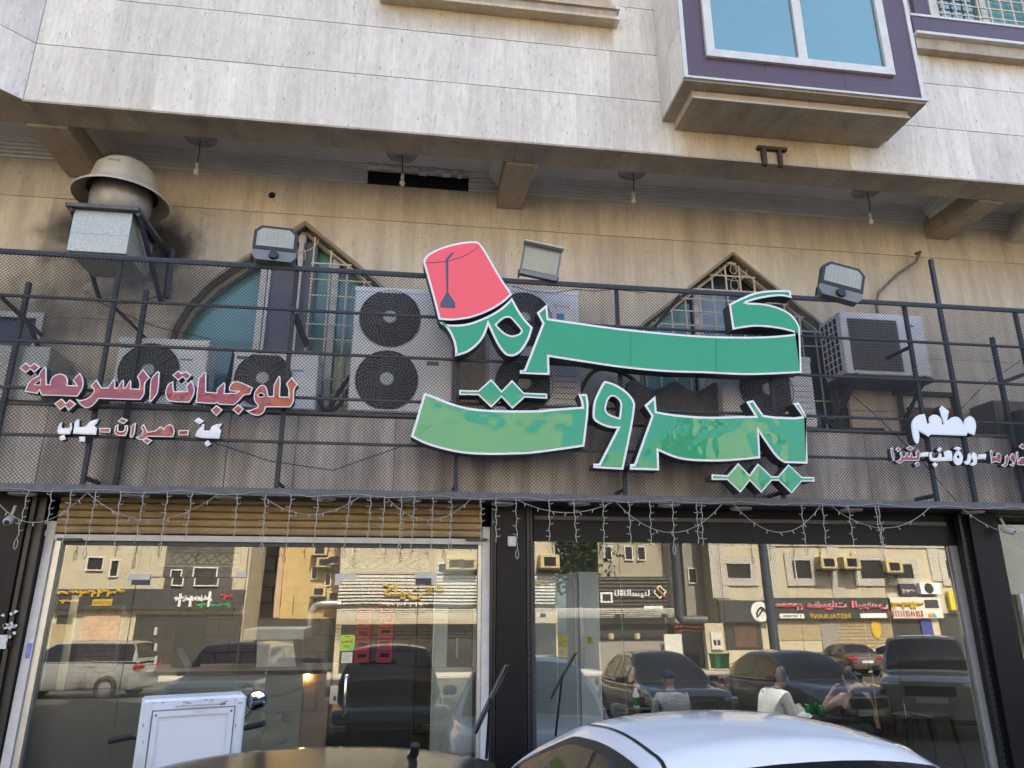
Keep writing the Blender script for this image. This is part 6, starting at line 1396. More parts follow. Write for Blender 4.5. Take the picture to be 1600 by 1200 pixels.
    b = MB(); b.box(-.26, .26, -L/2-.012, -L/2+.01, trunk-.36, trunk-.25); b.build('number_plate', plate_m, t, local=True)
    b = MB(); b.box(-.26, .26, L/2+.013, L/2+.025, hood-.42, hood-.32); b.build('number_plate', plate_m, t, local=True)
    t['_cab'] = 0
    return t, cab, prof
white_p = paint('white_car_paint', (.80, .81, .83)); dark_p = mat('dark_bronze_paint', (.028, .026, .025), .14, 0, .02, 2, spec=.28); blue_p = paint('dark_blue_paint', (.035, .05, .085)); grey_p = paint('grey_car_paint', (.10, .11, .125)); silver_p = paint('silver_paint', (.30, .29, .27)); brown_p = paint('brown_paint', (.06, .035, .025))
wc, wcab, wprof = car('white sedan parked nose-in below the sign, one wiper raised', 1.52, 3.80, .11, white_p, L=4.5, W=.95, H=1.56, zb=.93, rw=.58, yc=1.3, yf=.26, yr=-.70, yb=-1.6, side=(.13, .88))
def local_pt(t, p): return t.matrix_basis.inverted() @ Vector(p)
bpy.context.view_layer.update()
def wiper(t, p_base, p_bot, p_top):
    q0, q1, q2 = [Matrix.Rotation(-t.rotation_euler.z, 4, 'Z') @ (Vector(p)-t.location) for p in (p_base, p_bot, p_top)]
    b = MB(); b.tube([q0, q1.lerp(q2, .5)], .007, 6); ar = b.build('wiper', trim_m, t, local=True)
    b = MB(); n = (q2-q1); b.tube([q1, q1.lerp(q2, .3)+Vector((0, .012, 0)), q1.lerp(q2, .7)+Vector((0, .012, 0)), q2], .0085, 5); b.tube([q1+Vector((.012, 0, 0)), q2+Vector((.012, 0, 0))], .004, 4); b.build('wiper_blade', trim_m, ar, local=True)
wiper(wc, P(868, 1150, 4.7), P(858, 1092, 4.6), P(898, 1020, 4.6))
dc, dcab, dprof = car('dark bronze car in front of the door, only its roof and raised wiper visible', -.24, 2.2, .0, dark_p, L=4.15, W=.76, H=1.70, zb=1.05, rw=.50, yc=1.05, yf=.28, yr=-1.5, yb=-1.95, trunk=1.05, hood=.9, detail=0, side=(.12, .9))
wiper(dc, P(760, 1185, 3.35), P(740, 1146, 3.3), P(791, 1039, 3.3))
q = PZ(640, 1194, 1.405); ql = Matrix.Translation(-Vector(dc.location)) @ q
b = MB(); b.tube([ql+Vector((0, 0, -.01)), ql+Vector((0, .0, .012)), ql+Vector((.012, -.02, .03)), ql+Vector((.014, -.03, .055))], .013, 8); b.build('roof_antenna', trim_m, dc, smooth=50, local=True)
# delivery motorcycle with white box
pl_ = P(222, 1096, 4.45); pr_ = P(386, 1083, 4.62); bw_ = (pr_-pl_).length; yaw = math.atan2(pr_.y-pl_.y, pr_.x-pl_.x)
mc = thing('delivery_motorcycle', 'delivery motorcycle with a worn white box, round mirror and black grip, parked at the door', 'motorcycle', ((pl_.x+pr_.x)/2, (pl_.y+pr_.y)/2, -.25), yaw)
wb_m = mat('scuffed_white_plastic', (.60, .63, .66), .4, 0, .08, 5, dirt=.35); HT = (pl_.z+pr_.z)/2+.25; w2 = bw_/2
b = MB(); b.box(-w2, w2, 0, .2, HT-.56, HT, .014); b.box(-w2+.03, w2-.03, .2, .5, HT-.55, HT-.06, .03); bx_ = b.build('box', wb_m, mc, smooth=35, local=True)
fr_ = w2-.075
b = MB(); o = [(-fr_, HT-.52), (fr_, HT-.52), (fr_, HT-.075), (-fr_, HT-.075)]; b.prism(inset(o, -.012), [inset(o, .016)], lambda p, d: (p[0], d, p[1]), -.014, -.0005); b.build('panel_frame', wb_m, bx_, local=True, fix=True)
B('panel_gap', mat('grey_gap', (.16, .17, .18), .6), -fr_-.02, fr_+.02, -.0004, .001, HT-.54, HT-.055, bx_, local=True)
B('white_panel', mat('clean_white_panel', (.66, .68, .70), .25, 0, .04, 3), -fr_+.016, fr_-.016, -.006, -.001, HT-.504, HT-.091, bx_, local=True)
for sx in (-1, 1): b = MB(); b.lathe([(0, -.003), (.006, 0)], (sx*(fr_-.002), -.0145, HT-.08), 8, (0, 1, 0)); b.build('screw', steel_dark, bx_, local=True)
b = MB(); b.box(-.1, .16, -.004, -.0005, HT-.046, HT-.038); b.build('lid_slot', mat('faint_grey_print', (.4, .4, .4), .6), bx_, local=True)
scf = MB()
for k in range(34):
    sx_, sz_ = (random.choice((-1, 1))*random.uniform(fr_+.01, w2-.012), random.uniform(HT-.5, HT-.03)) if k % 2 else (random.uniform(-w2+.03, w2-.03), HT-random.uniform(.012, .06))
    l_ = random.uniform(.006, .03); h_ = random.uniform(.0015, .006); scf.box(sx_, sx_+l_*(.3 if k % 2 else 1), -.0012, -.0004, sz_, sz_+h_*(3 if k % 2 else 1))
scf.build('scuff_mark', mat('grey_scuff', (.25, .25, .25), .7, 0, .3, 30), bx_, local=True, kind='stuff')
b = MB(); b.box(.13, .16, -.005, -.0041, HT-.046, HT-.04); b.build('slot_mark', blk, bx_, local=True)
blk_p = paint('black_bike_paint', (.02, .02, .022))
b = MB(); b.box(-.13, .13, .5, 1.05, .74, .82, .03); b.build('seat', mat('black_vinyl', (.02, .02, .02), .5), mc, local=True)
b = MB(); b.lathe([(0, 0), (.12, .03), (.15, .18), (.11, .38), (0, .42)], (0, 1.05, .86), 16, (0, 1, 0)); b.build('fuel_tank', blk_p, mc, smooth=50, local=True)
b = MB(); b.tube([(0, .3, .62), (0, .9, .6), (0, 1.4, .78)], .03, 8); b.tube([(0, .5, .3), (0, 1.1, .3), (0, 1.45, .75)], .03, 8); b.build('frame', steel_dark, mc, smooth=50, local=True)
b = MB(); b.box(-.12, .12, .75, 1.15, .28, .58, .03); b.build('engine', mat('engine_metal', (.2, .2, .2), .5, .5), mc, local=True)
for yy in (.3, 1.62):
    b = MB(); b.lathe([(.24, -.05), (.3, -.03), (.3, .03), (.24, .05), (.2, .03), (.2, -.03), (.24, -.05)], (0, yy, .3), 28, (1, 0, 0)); wh = b.build('wheel', tyre_m, mc, smooth=40, local=True)
    b = MB(); b.lathe([(.2, -.02), (.2, .02)], (0, yy, .3), 24, (1, 0, 0))
    for k in range(8): a = math.pi*k/4; b.bar((0, yy, .3), (0, yy+.2*math.cos(a), .3+.2*math.sin(a)), .012)
    b.build('rim', rim_m, wh, local=True)
Mi = Matrix.Rotation(-yaw, 4, 'Z') @ Matrix.Translation(-Vector(mc.location))
gp0, gp1 = Mi @ P(384, 1137, 5.25), Mi @ P(413, 1130, 5.2); gz = (gp0.z+gp1.z)/2
b = MB(); b.tube([(-.3, gp0.y+.0, gz-.02), (-.12, gp0.y+.15, gz-.1), (.12, gp0.y+.15, gz-.1), gp0], .014, 8); b.tube([(0, 1.62, .3), (0, 1.4, .78), (0, gp0.y+.15, gz-.1)], .025, 8); hb_ = b.build('handlebar', steel_dark, mc, smooth=50, local=True)
b = MB(); b.tube([gp0, gp1], .019, 10); b.build('grip', blk, hb_, smooth=50, local=True); b = MB(); b.tube([(-.3, gp0.y, gz-.02), (-.42, gp0.y-.03, gz-.03)], .019, 10); b.build('grip', blk, hb_, smooth=50, local=True)
mp_ = Mi @ P(401, 1094, 5.2); b = MB(); b.lathe([(0, .03), (.045, .022), (.062, 0), (.058, -.006)], mp_, 24, (0, 1, .05)); mr_o = b.build('mirror', blk, mc, smooth=50, local=True)
b = MB(); b.lathe([(0, -.016), (.03, -.0125), (.055, -.0065)], mp_, 24, (0, 1, .05)); b.build('mirror_glass', mat('mirror_silver', (.8, .82, .84), .02, 1, .01), mr_o, smooth=60, local=True)
b = MB(); b.tube([mp_+Vector((-.02, .01, -.06)), mp_+Vector((-.07, .01, -.11)), gp0+Vector((-.03, .02, .02))], .007, 6); b.build('mirror_stem', steel_dark, mr_o, smooth=50, local=True)
# cars standing in the road and across the street (seen mirrored in the glass)
def rx(px, py, Y): return R(px, py, Y).x
car('dark blue sedan facing the shop, mirrored beside the man in grey', rx(1062, 1075, -.9), -2.2, .02, blue_p, W=.88, H=1.5, group='cars waiting in the road', yc=1.0, yf=.1)
car('dark grey sedan facing the shop, mirrored behind the man in black', rx(1305, 1080, -.6), -2.0, -.05, grey_p, W=.88, H=1.5, group='cars waiting in the road', yc=1.0, yf=.1)
car('silver off-road wagon turned sideways, at the right end of the window', rx(1475, 1080, -.8), -1.2, .62, silver_p, L=4.6, W=.93, H=1.78, zb=1.1, rw=.66, yc=1.05, yf=.4, yr=-1.95, yb=-2.2, trunk=1.1, hood=1.02, cat='car', group='cars waiting in the road')
car('brown sedan parked tail-out across the street in front of the closed shutters', rx(1275, 1015, -24), -21.6, math.pi+.12, brown_p, group='cars parked across the street')
car('white sedan parked tail-out across the street with red tail lights', rx(1362, 1022, -22.4), -20.6, math.pi-.3, white_p, group='cars parked across the street')
car('white off-road wagon seen from its side, mirrored in the left pane', rx(125, 1030, -14), -14, math.pi/2+.1, paint('dimmed_white_paint', (.26, .26, .25)), L=4.7, W=.93, H=1.8, zb=1.12, rw=.66, yc=1.05, yf=.4, yr=-1.95, yb=-2.25, trunk=1.12, hood=1.05, group='cars parked across the street')  # a white car; its dimness is put into the grey paint
car('dark grey wagon in the road, mirrored in the left leaf beside the counter', rx(345, 1030, -1.8), -3.4, .05, grey_p, L=4.5, W=.9, H=1.75, zb=1.1, rw=.62, yc=.95, yf=.3, yr=-1.9, yb=-2.15, trunk=1.1, hood=1.0, group='cars waiting in the road')
# ================================================================== ACROSS THE STREET (seen in the glass)
YO = -26.4; K = 1.38
def rr4(x0, y0, x1, y1, Y): a, c_ = R(x0, y0, Y), R(x1, y1, Y); return min(a.x, c_.x), max(a.x, c_.x), min(a.z, c_.z), max(a.z, c_.z)
def opp(parent, name, m, x0, y0, x1, y1, Y, dep=.12, c=0, **k):
    a = rr4(x0, y0, x1, y1, Y); return B(name, m, a[0], a[1], Y-dep, Y, a[2], a[3], parent, c, **k)
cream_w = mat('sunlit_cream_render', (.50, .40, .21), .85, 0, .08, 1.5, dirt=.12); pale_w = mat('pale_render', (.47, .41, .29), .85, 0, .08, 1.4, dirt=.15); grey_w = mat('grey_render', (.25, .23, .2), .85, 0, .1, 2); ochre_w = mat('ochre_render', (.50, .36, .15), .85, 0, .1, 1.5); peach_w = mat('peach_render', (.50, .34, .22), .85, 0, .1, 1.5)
sign_grey = mat('charcoal_sign_board', (.045, .045, .045), .5); slat_w = mat('white_slat', (.60, .57, .5), .6); mosaic = None
def mosaic_mat():
    m, nt_, b = newmat('mosaic_trim'); N, L = nt_.nodes, nt_.links; g = N.new('ShaderNodeNewGeometry'); s = N.new('ShaderNodeSeparateXYZ'); L.new(g.outputs['Position'], s.inputs[0])
    cmb = N.new('ShaderNodeCombineXYZ'); L.new(s.outputs[0], cmb.inputs[0]); L.new(s.outputs[2], cmb.inputs[1]); bt = N.new('ShaderNodeTexBrick'); bt.offset = 0; bt.inputs['Scale'].default_value = 1; bt.inputs['Brick Width'].default_value = .1; bt.inputs['Row Height'].default_value = .1; bt.inputs['Mortar Size'].default_value = .022
    bt.inputs['Color1'].default_value = (.10, .10, .10, 1); bt.inputs['Color2'].default_value = (.16, .15, .14, 1); bt.inputs['Mortar'].default_value = (.55, .5, .42, 1); L.new(cmb.outputs[0], bt.inputs['Vector']); L.new(bt.outputs['Color'], b.inputs['Base Color']); return m
mosaic = mosaic_mat(); shop_dark = mat('dark_shop_interior', (.05, .048, .042), .3); shut_t = mat('beige_shutter', (.34, .27, .16), .6, 0, .12, 3)
def wall_ac(parent_label, px, py, Y, s=1.0):
    s = s*K
    q = R(px, py, Y); t = thing('window_air_conditioner', parent_label, 'air conditioner', q, 0, 'window air conditioners across the street')
    B('case', cream_w, q.x-.33*s, q.x+.33*s, Y+.001, Y+.45*s, q.z-.22*s, q.z+.22*s, t, c=.02); B('opening', ci, q.x-.2*s, q.x+.2*s, Y+.451*s, Y+.46*s, q.z-.14*s, q.z+.14*s, t); B('shelf', rust, q.x-.36*s, q.x+.36*s, Y+.001, Y+.48*s, q.z-.27*s, q.z-.23*s, t); return t
def win(parent, x0, y0, x1, y1, Y, trim=None, tw=.12):
    dark_glass = mat('far_window_glass', (.022, .021, .018), .25, 0, .3, 2)
    a = rr4(x0, y0, x1, y1, Y); f = MB(); tw_ = tw*K if trim else .06
    for (u0, u1, v0, v1) in ((a[0]-tw_, a[0], a[2]-tw_, a[3]+tw_), (a[1], a[1]+tw_, a[2]-tw_, a[3]+tw_), (a[0], a[1], a[2]-tw_, a[2]), (a[0], a[1], a[3], a[3]+tw_)): f.box(u0, u1, Y+.001, Y+.09, v0, v1)
    fo = f.build('window', trim or white_trim, parent); B('window_pane', dark_glass, a[0]+.002, a[1]-.002, Y+.002, Y+.02, a[2]+.002, a[3]-.002, fo); return fo
def scribble(x0, x1, z0, z1, Y, m, parent, n=4, r=.02, seed=1):
    r = r*K
    rg = random.Random(seed); b = MB(); wd = (x1-x0)/n
    for k in range(n):
        xk = x0+wd*k; pts = [(xk+wd*(.05+.9*i/8), Y, z0+(z1-z0)*(.25+.5*abs(math.sin(i*.8+rg.uniform(0, 3)))*rg.uniform(.5, 1))) for i in range(9)]; b.tube(pts, r, 4)
        if rg.random() < .7: xx = xk+wd*rg.uniform(.2, .8); b.box(xx-r, xx+r, Y-r*.5, Y+r*.5, z0, z0+(z1-z0)*rg.uniform(.5, 1))
    return b.build('lettering', m, parent)
def otext(body, x0, y0, x1, y1, Y, m, parent, bold=.01, dep=.03):
    a = rr4(x0, y0, x1, y1, Y); return text_mb(body, (a[1], Y, a[2]), (-1, 0, 0), (0, 0, 1), width=a[1]-a[0], height=a[3]-a[2], depth=dep, bold=bold).build('lettering', m, parent)
gold = mat('gold_letters', (.55, .36, .04), .5); wl = mat('white_letters', (.7, .7, .68), .5); rl_m = mat('red_letters', (.5, .02, .03), .5); gl_m = mat('green_letters', (.05, .35, .12), .5)
def block(label, x0, x1, m, H=10.5, Y=YO, dep=9, zbase=-.15):
    a, c_ = R(x0, 900, Y).x, R(x1, 900, Y).x; a, c_ = min(a, c_), max(a, c_)
    t = thing('street_building', label, 'building', ((a+c_)/2, Y-dep/2, zbase), 0, 'buildings across the street'); B('wall', m, a, c_, Y-dep, Y, zbase, H, t)
    b = MB(); b.box(a-.05, c_+.05, Y-.3, Y+.06, H-.001, H+.25); b.build('parapet', m, t); return t, a, c_
# --- far left: cream building with a charcoal sign band
t, a, c_ = block('cream rendered building far left across the street, with arched window and charcoal sign', -260, 384, pale_w, 11.6)
opp(t, 'shade_panel', mat('painted_shade_brown', (.07, .06, .05), .85), 252, 925, 384, 720, YO+.05, .04); win(t, 268, 914, 286, 892, YO+.06, None); win(t, 303, 914, 340, 888, YO+.06, None); win(t, 140, 890, 166, 872, YO); win(t, 175, 900, 190, 876, YO); win(t, 60, 892, 90, 870, YO)  # the dark panel paints the shaded part of this front
opp(t, 'shop_window', shop_dark, 75, 1060, 120, 960, YO+.02, .04); opp(t, 'shop_window', shop_dark, 195, 1060, 376, 960, YO+.02, .04); opp(t, 'pier', peach_w, 120, 1062, 194, 958, YO+.06, .08); opp(t, 'shutter', shut_t, 70, 1060, 119, 975, YO+.03, .02)
s = thing('shop_sign', 'long charcoal shop sign with yellow, white, red and green lettering, mirrored in the left panes', 'sign', R(220, 940, YO+.2), 0, 'shop signs across the street')
opp(s, 'board', sign_grey, 70, 952, 378, 921, YO+.3, .25)
z = rr4(268, 948, 330, 924, YO+.31); scribble(z[0], z[1], z[2], z[3], YO+.33, wl, s, 4, .045, 3); z = rr4(304, 950, 358, 940, YO+.31); scribble(z[0], z[1], z[2], z[3], YO+.33, gl_m, s, 5, .03, 5); z = rr4(340, 938, 364, 924, YO+.31); scribble(z[0], z[1], z[2], z[3], YO+.33, rl_m, s, 2, .04, 8)
z = rr4(80, 932, 200, 918, YO+.31); scribble(z[0], z[1], z[2], z[3], YO+.33, gold, s, 8, .04, 11); z = rr4(96, 942, 128, 934, YO+.31); scribble(z[0], z[1], z[2], z[3], YO+.33, gold, s, 3, .03, 12)
q = rr4(147, 946, 180, 936, YO+.33); B('name_plate', gold, q[0], q[1], YO+.305, YO+.33, q[2], q[3], s); otext('CHOCLAT FOOD', 149, 944, 178, 939, YO+.331, blk, s, 0, .01)
# --- ochre and peach ribbed building
t, a, c_ = block('ochre building with peach ribs beyond the side street', 372, 530, ochre_w, 17, YO-4)
for k in range(6):
    px = 386+k*9; opp(t, 'rib', peach_w, px, 965, px+5, 700, YO-3.8, .19)
opp(t, 'shop_window', shop_dark, 373, 1062, 529, 966, YO-3.55, .2)  # dark sheet added in place of the shaded street and vehicles
for px, py in ((420, 925), (433, 935), (452, 945)): opp(t, 'arched_window', dark_glass, px, py+14, px+4, py-14, YO-3.97, .02)
for px, py in ((497, 862), (503, 880), (495, 925), (519, 932), (520, 876)): wall_ac('window air conditioner on the ochre building wall at %s' % {862: 'the very top', 880: 'the upper middle', 925: 'the lower left', 932: 'the lower right corner', 876: 'the upper right'}[py], px, py, YO-4, .9)
for px, py in ((487, 895), (508, 905), (488, 935)): win(t, px-4, py+9, px+4, py-9, YO-4)
# --- slatted shop and white flats above
t, a, c_ = block('white rendered flats with air conditioner boxes above the slatted shop', 531, 871, pale_w, 12.2)
win(t, 688, 894, 700, 881, YO); win(t, 747, 893, 754, 881, YO)
wall_ac('boxed window unit left of the white frame on the pale flats', 712, 882, YO, 1.0); wall_ac('boxed window unit right of its twin on the pale flats', 733, 883, YO, 1.0); wall_ac('boxed window unit on the pale wall seen left in the dining window', 858, 879, YO, 1.2)
opp(t, 'shop_window', shop_dark, 531, 1055, 870, 975, YO+.02, .04)
s = thing('shop_sign', 'black and white slatted shop sign with golden Arabic letters, mirrored in the pull door', 'sign', R(640, 925, YO+.3), 0, 'shop signs across the street')
opp(s, 'board', sign_grey, 524, 948, 872, 898, YO+.22, .1)
for k in range(9): yk = 900+k*5.2; opp(s, 'slat', slat_w, 526, yk+2.4, 870, yk, YO+.27, .045)
otext(shape_ar('كلين'), 600, 937, 662, 912, YO+.33, gold, s, .02); otext(shape_ar('بيت'), 668, 927, 698, 912, YO+.33, gold, s, .02); otext(shape_ar('بيت'), 838, 912, 862, 903, YO+.33, gold, s, .02)
z = rr4(594, 948, 672, 940, YO+.31); scribble(z[0], z[1], z[2], z[3], YO+.33, wl, s, 9, .022, 21)
aw = thing('slatted_awning', 'cream slatted awning strip under the slatted shop sign', 'awning', R(700, 955, YO+.5), 0, 'slatted awnings')
for k in range(5): yk = 951+k*3.2; opp(aw, 'slat', slat_w, 524, yk+2.4, 1051, yk, YO+.6+.05*k, .05)
for px in (850, 967, 1035): q = R(px, 962, YO+.9); t2 = B('awning_spotlight', blk, q.x-.14, q.x+.14, YO+.86, YO+1.0, q.z-.1, q.z+.1, label='small black spotlight on the cream awning %s' % {850: 'near the fridge', 967: 'in the middle', 1035: 'at its right end'}[px], cat='spotlight', group='awning spotlights')
# --- grey-cream building, its half shade put into the dull colour
t, a, c_ = block('plain cream-grey flats between the tree and the dark duct', 938, 1056, mat('shaded_cream_render', (.34, .30, .22), .85, 0, .1, 2), 9, YO-.6)
for px in (951, 978, 998): win(t, px-4, 874, px+5, 855, YO-.6)
opp(t, 'shop_window', shop_dark, 938, 1060, 1050, 975, YO-.57, .03)
s = thing('shop_sign', 'dark slatted shop sign with white letters and a diamond emblem, mirrored in the dining window', 'sign', R(990, 930, YO), 0, 'shop signs across the street')
opp(s, 'board', mat('black_sign', (.02, .02, .02), .5), 936, 958, 1042, 901, YO+.1, .1)
for k in range(9): yk = 903+k*5.8; opp(s, 'slat', mat('dark_slat', (.10, .085, .06), .6), 937, yk+2.2, 1041, yk, YO+.14, .03)
otext(shape_ar('ناتالسينا'), 962, 934, 1012, 921, YO+.2, wl, s, .03); q = rr4(941, 942, 959, 925, YO+.2); B('name_plate', wl, q[0], q[1], YO+.15, YO+.19, q[2], q[3], s); q = rr4(944, 939, 956, 928, YO+.2); B('name_plate', blk, q[0], q[1], YO+.19, YO+.2, q[2], q[3], s)
dmd = [(R(px, py, YO+.2).x, R(px, py, YO+.2).z) for px, py in ((1018, 925), (1028, 914), (1039, 925), (1028, 936))]
b = MB(); b.prism(dmd, [inset(dmd, .06)], lambda p, d: (p[0], d, p[1]), YO+.2, YO+.15); b.build('diamond_emblem', wl, s, fix=True); b = MB(); e0, e1 = R(1022, 919, YO+.2), R(1036, 932, YO+.2); b.bar((e0.x, YO+.2, e0.z), (e1.x, YO+.2, e1.z), .1); b.build('emblem_bar', mat('orange_letters', (.45, .2, .06), .5), s)
q = rr4(1004, 953, 1033, 947, YO+.2); B('pill_plate', wl, q[0], q[1], YO+.15, YO+.19, q[2], q[3], s)
for px, lab in ((957, 'cream pot on the shop counter, left one'), (993, 'cream pot on the shop counter, right one')):
    q = R(px, 999, YO+.7); b = MB(); b.lathe([(0, 0), (.13, 0), (.16, .12), (.14, .3), (.15, .31), (0, .31)], (q.x, YO+.7, q.z), 14); b.build('plant_pot', pale_w, smooth=40, label=lab+' mirrored in the dining window', cat='pot', group='pots across the street')
opp(thing('shop_counter', 'long shop counter with price papers across the street', 'counter', R(990, 1020, YO+.5)), 'front', grey_w, 940, 1048, 1040, 1002, YO+.9, .5)
q = rr4(1038, 1040, 1062, 991, YO+1.3); B('menu_banner', mat('banner_white', (.6, .57, .52), .7, 0, .15, 12), q[0], q[1], YO+1.28, YO+1.3, q[2], q[3], label='white menu banner standing in front of the shop across the street', cat='banner')
# duct, alley, meter, bin, debris
q0, q1 = R(1060, 970, YO+.3), R(1060, 700, YO+.3); b = MB(); b.tube([(q0.x+1.5, YO+.3, q0.z), (q0.x+.1, YO+.3, q0.z), (q0.x, YO+.3, q0.z+.15), (q0.x, YO+.3, q1.z)], .26, 14)
for k in range(6): zz = q0.z+.5+k*1.1; b.lathe([(.29, 0), (.29, .08)], (q0.x, YO+.3, zz), 14)
b.build('exhaust_duct', mat('dark_duct', (.07, .075, .08), .5, .3), smooth=50, label='tall dark ribbed exhaust duct climbing the wall across the street', cat='duct')
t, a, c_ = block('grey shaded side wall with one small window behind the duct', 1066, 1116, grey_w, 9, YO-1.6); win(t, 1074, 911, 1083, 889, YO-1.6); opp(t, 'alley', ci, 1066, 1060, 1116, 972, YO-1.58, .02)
roof_t = thing('tile_canopy', 'broken red-tiled canopy over the alley', 'canopy', R(1085, 972, YO+.4)); q = rr4(1055, 978, 1116, 969, YO+.5); rt = mat('red_clay_tile', (.36, .11, .05), .8, 0, .2, 8)
for k in range(10): xk = q[0]+(q[1]-q[0])*k/10; b = MB(); b.lathe([(.11, 0), (.12, .9)], (xk+.09, YO-.4, q[2]+.05+.03*math.sin(k)), 8, (0, 1, -.25)); b.build('roof_tile', rt, roof_t, fix=True)
t = thing('meter_cabinet', 'cream electricity meter cabinet on a wall stub beside the green bin', 'meter box', R(1115, 1000, YO+.6)); opp(t, 'wall_stub', pale_w, 1105, 1052, 1126, 974, YO+.5, .4); opp(t, 'cabinet', slat_w, 1110, 1015, 1124, 988, YO+.62, .11)
for px in (1114, 1120): opp(t, 'meter_window', blk, px-1.6, 1008, px+1.6, 1000, YO+.64, .015)
q = rr4(1113, 1050, 1138, 1020, YO+2.2); gb_ = mat('green_bin_plastic', (.012, .09, .03), .5); t = thing('rubbish_bin', 'green wheeled rubbish bin beside the meter cabinet', 'bin', ((q[0]+q[1])/2, YO+2, -.12)); b = MB(); b.prism([(q[0]+.06, -.02), (q[1]-.06, -.02), (q[1], q[3]-.1), (q[0], q[3]-.1)], [], lambda p, d: (p[0], d, p[1]), YO+2.4, YO+1.7); b.build('body', gb_, t, fix=True); B('lid', gb_, q[0]-.03, q[1]+.03, YO+1.66, YO+2.45, q[3]-.099, q[3]-.03, t)
for k in range(7):
    a0, a1 = R(1138+k*3, 1042+random.uniform(-6, 6), YO+2.5+k*.1), R(1170+k*5, 1022+k*5, YO+2.2+k*.15); b = MB(); b.bar(a0, a1, .17); b.build('timber', mat('pale_timber', (.38, .30, .2), .85, 0, .2, 8), label=('lowest pale plank, nearest the green bin', 'second plank up from the bin side', 'plank sticking up highest in the timber heap', 'thin plank across the middle of the heap', 'plank just right of the heap middle', 'long plank sloping to the right of the heap', 'rightmost plank of the timber heap')[k], cat='timber', group='timber heap by the green bin')
# --- cream building with mosaic framed windows (two blocks)
t, a, c_ = block('cream building with a mosaic framed window over a charcoal sign', 1114, 1199, pale_w, 12)
win(t, 1131, 903, 1172, 881, YO, mosaic, .3); opp(t, 'mosaic_strip', mosaic, 1112, 935, 1118, 700, YO+.06, .05); opp(t, 'shop_window', shop_dark, 1128, 1030, 1190, 974, YO+.02, .04); opp(t, 'pale_base', pale_w, 1128, 1058, 1199, 1016, YO+.08, .06)
q = opp(t, 'poster', mat('dim_food_poster', (.10, .055, .035), .5, 0, .5, 3), 1151, 1012, 1182, 976, YO+.06, .03)
s = thing('shop_sign', 'plain charcoal sign with a white rounded emblem at its end', 'sign', R(1160, 955, YO+.2), 0, 'shop signs across the street'); opp(s, 'board', sign_grey, 1123, 972, 1199, 938, YO+.25, .2)
q = R(1190, 956, YO+.26); b = MB(); b.lathe([(0, .03), (.52, .03), (.55, 0)], (q.x, YO+.25, q.z), 20, (0, 1, 0)); b.build('emblem', wl, s); b = MB(); b.tube([(q.x+.25*math.cos(k*.7), YO+.3, q.z+.25*math.sin(k*.9)) for k in range(9)], .05, 4); b.build('emblem_print', blk, s)
P0 = R(1350, 846, YO).z
t, a, c_ = block('long cream building with mosaic trims, boxed air conditioners and restaurant signs', 1200, 1515, pale_w, P0)
zt = R(1350, 852, YO).z
for (x0, x1) in ((1241, 1260), (1341, 1375), (1401, 1428), (1486, 1515)): win(t, x0, 904, x1, 876 if x0 != 1401 else 882, YO, mosaic, .3)
for px in (1206, 1299, 1463): opp(t, 'mosaic_strip', mosaic, px, 936 if px < 1400 else 908, px+6, 852, YO+.06, .05)
a4 = rr4(1206, 853, 1515, 848, YO+.08); B('mosaic_band', mosaic, a4[0], a4[1], YO+.001, YO+.08, a4[2], a4[3], t)
for px, py, lab in ((1281, 881, 'boxed window unit left of the mosaic strip over the red sign'), (1317, 881, 'boxed window unit right of the mosaic strip over the red sign'), (1391, 887, 'boxed window unit beside the white multicoloured sign')): wall_ac(lab, px, py, YO, 1.15)
q = rr4(1443, 928, 1470, 911, YO+.3); ta_ = thing('air_conditioner', 'white single-fan unit on the wall above the multicoloured sign', 'air conditioner', (q[0], YO+.2, q[2])); B('casing', ac_white, q[0], q[1], YO+.01, YO+.4, q[2], q[3], ta_); b = MB(); b.lathe([(0, .01), (.28, .008), (.3, 0)], ((q[0]*.65+q[1]*.35)+.1, YO+.4, (q[2]+q[3])/2), 20, (0, 1, 0)); b.build('fan', ac_dark, ta_)
opp(t, 'shutter_panel', shut_t, 1219, 1000, 1284, 969, YO+.03, .02); opp(t, 'pier', grey_w, 1285, 1028, 1304, 967, YO+.06, .05); opp(t, 'shutter_panel', shut_t, 1305, 1032, 1394, 969, YO+.03, .02)
for k in range(11): yk = 971+k*5.5; opp(t, 'shutter_rib', shut_t, 1305, yk+1.2, 1394, yk, YO+.06, .028)
opp(t, 'shop_window', shop_dark, 1396, 1045, 1468, 968, YO+.02, .03); opp(t, 'blue_curtain', mat('blue_cloth', (.04, .05, .22), .8), 1449, 1000, 1460, 968, YO+.1, .05); opp(t, 'pier', pale_w, 1461, 1010, 1470, 966, YO+.06, .05); opp(t, 'shop_window', shop_dark, 1471, 1040, 1515, 958, YO+.02, .03)
q = R(1365, 983, YO+.07); b = MB(); b.lathe([(0, .03), (.26, .03), (.3, 0)], (0, 0, 0), 24, (0, 1, 0)); b.xf(Matrix.Translation((q.x, YO+.06, q.z)) @ Matrix.Diagonal((1, 1, 1.7, 1))); b.build('oval_emblem', gold, t)
s = thing('shop_sign', 'charcoal restaurant sign with big red Arabic letters and yellow RESTAURANT lettering', 'sign', R(1300, 950, YO+.2), 0, 'shop signs across the street')
opp(s, 'board', sign_grey, 1212, 967, 1395, 934, YO+.25, .2)
for i, (m_, bo, dp) in enumerate(((wl, .05, .02), (rl_m, .012, .05))):
    otext(shape_ar('مشويات'), 1258, 953, 1318, 938, YO+.26, m_, s, bo, dp); otext(shape_ar('البرنس'), 1326, 953, 1383, 939, YO+.26, m_, s, bo, dp); otext(shape_ar('مطعم'), 1214, 953, 1250, 940, YO+.26, m_, s, bo, dp)
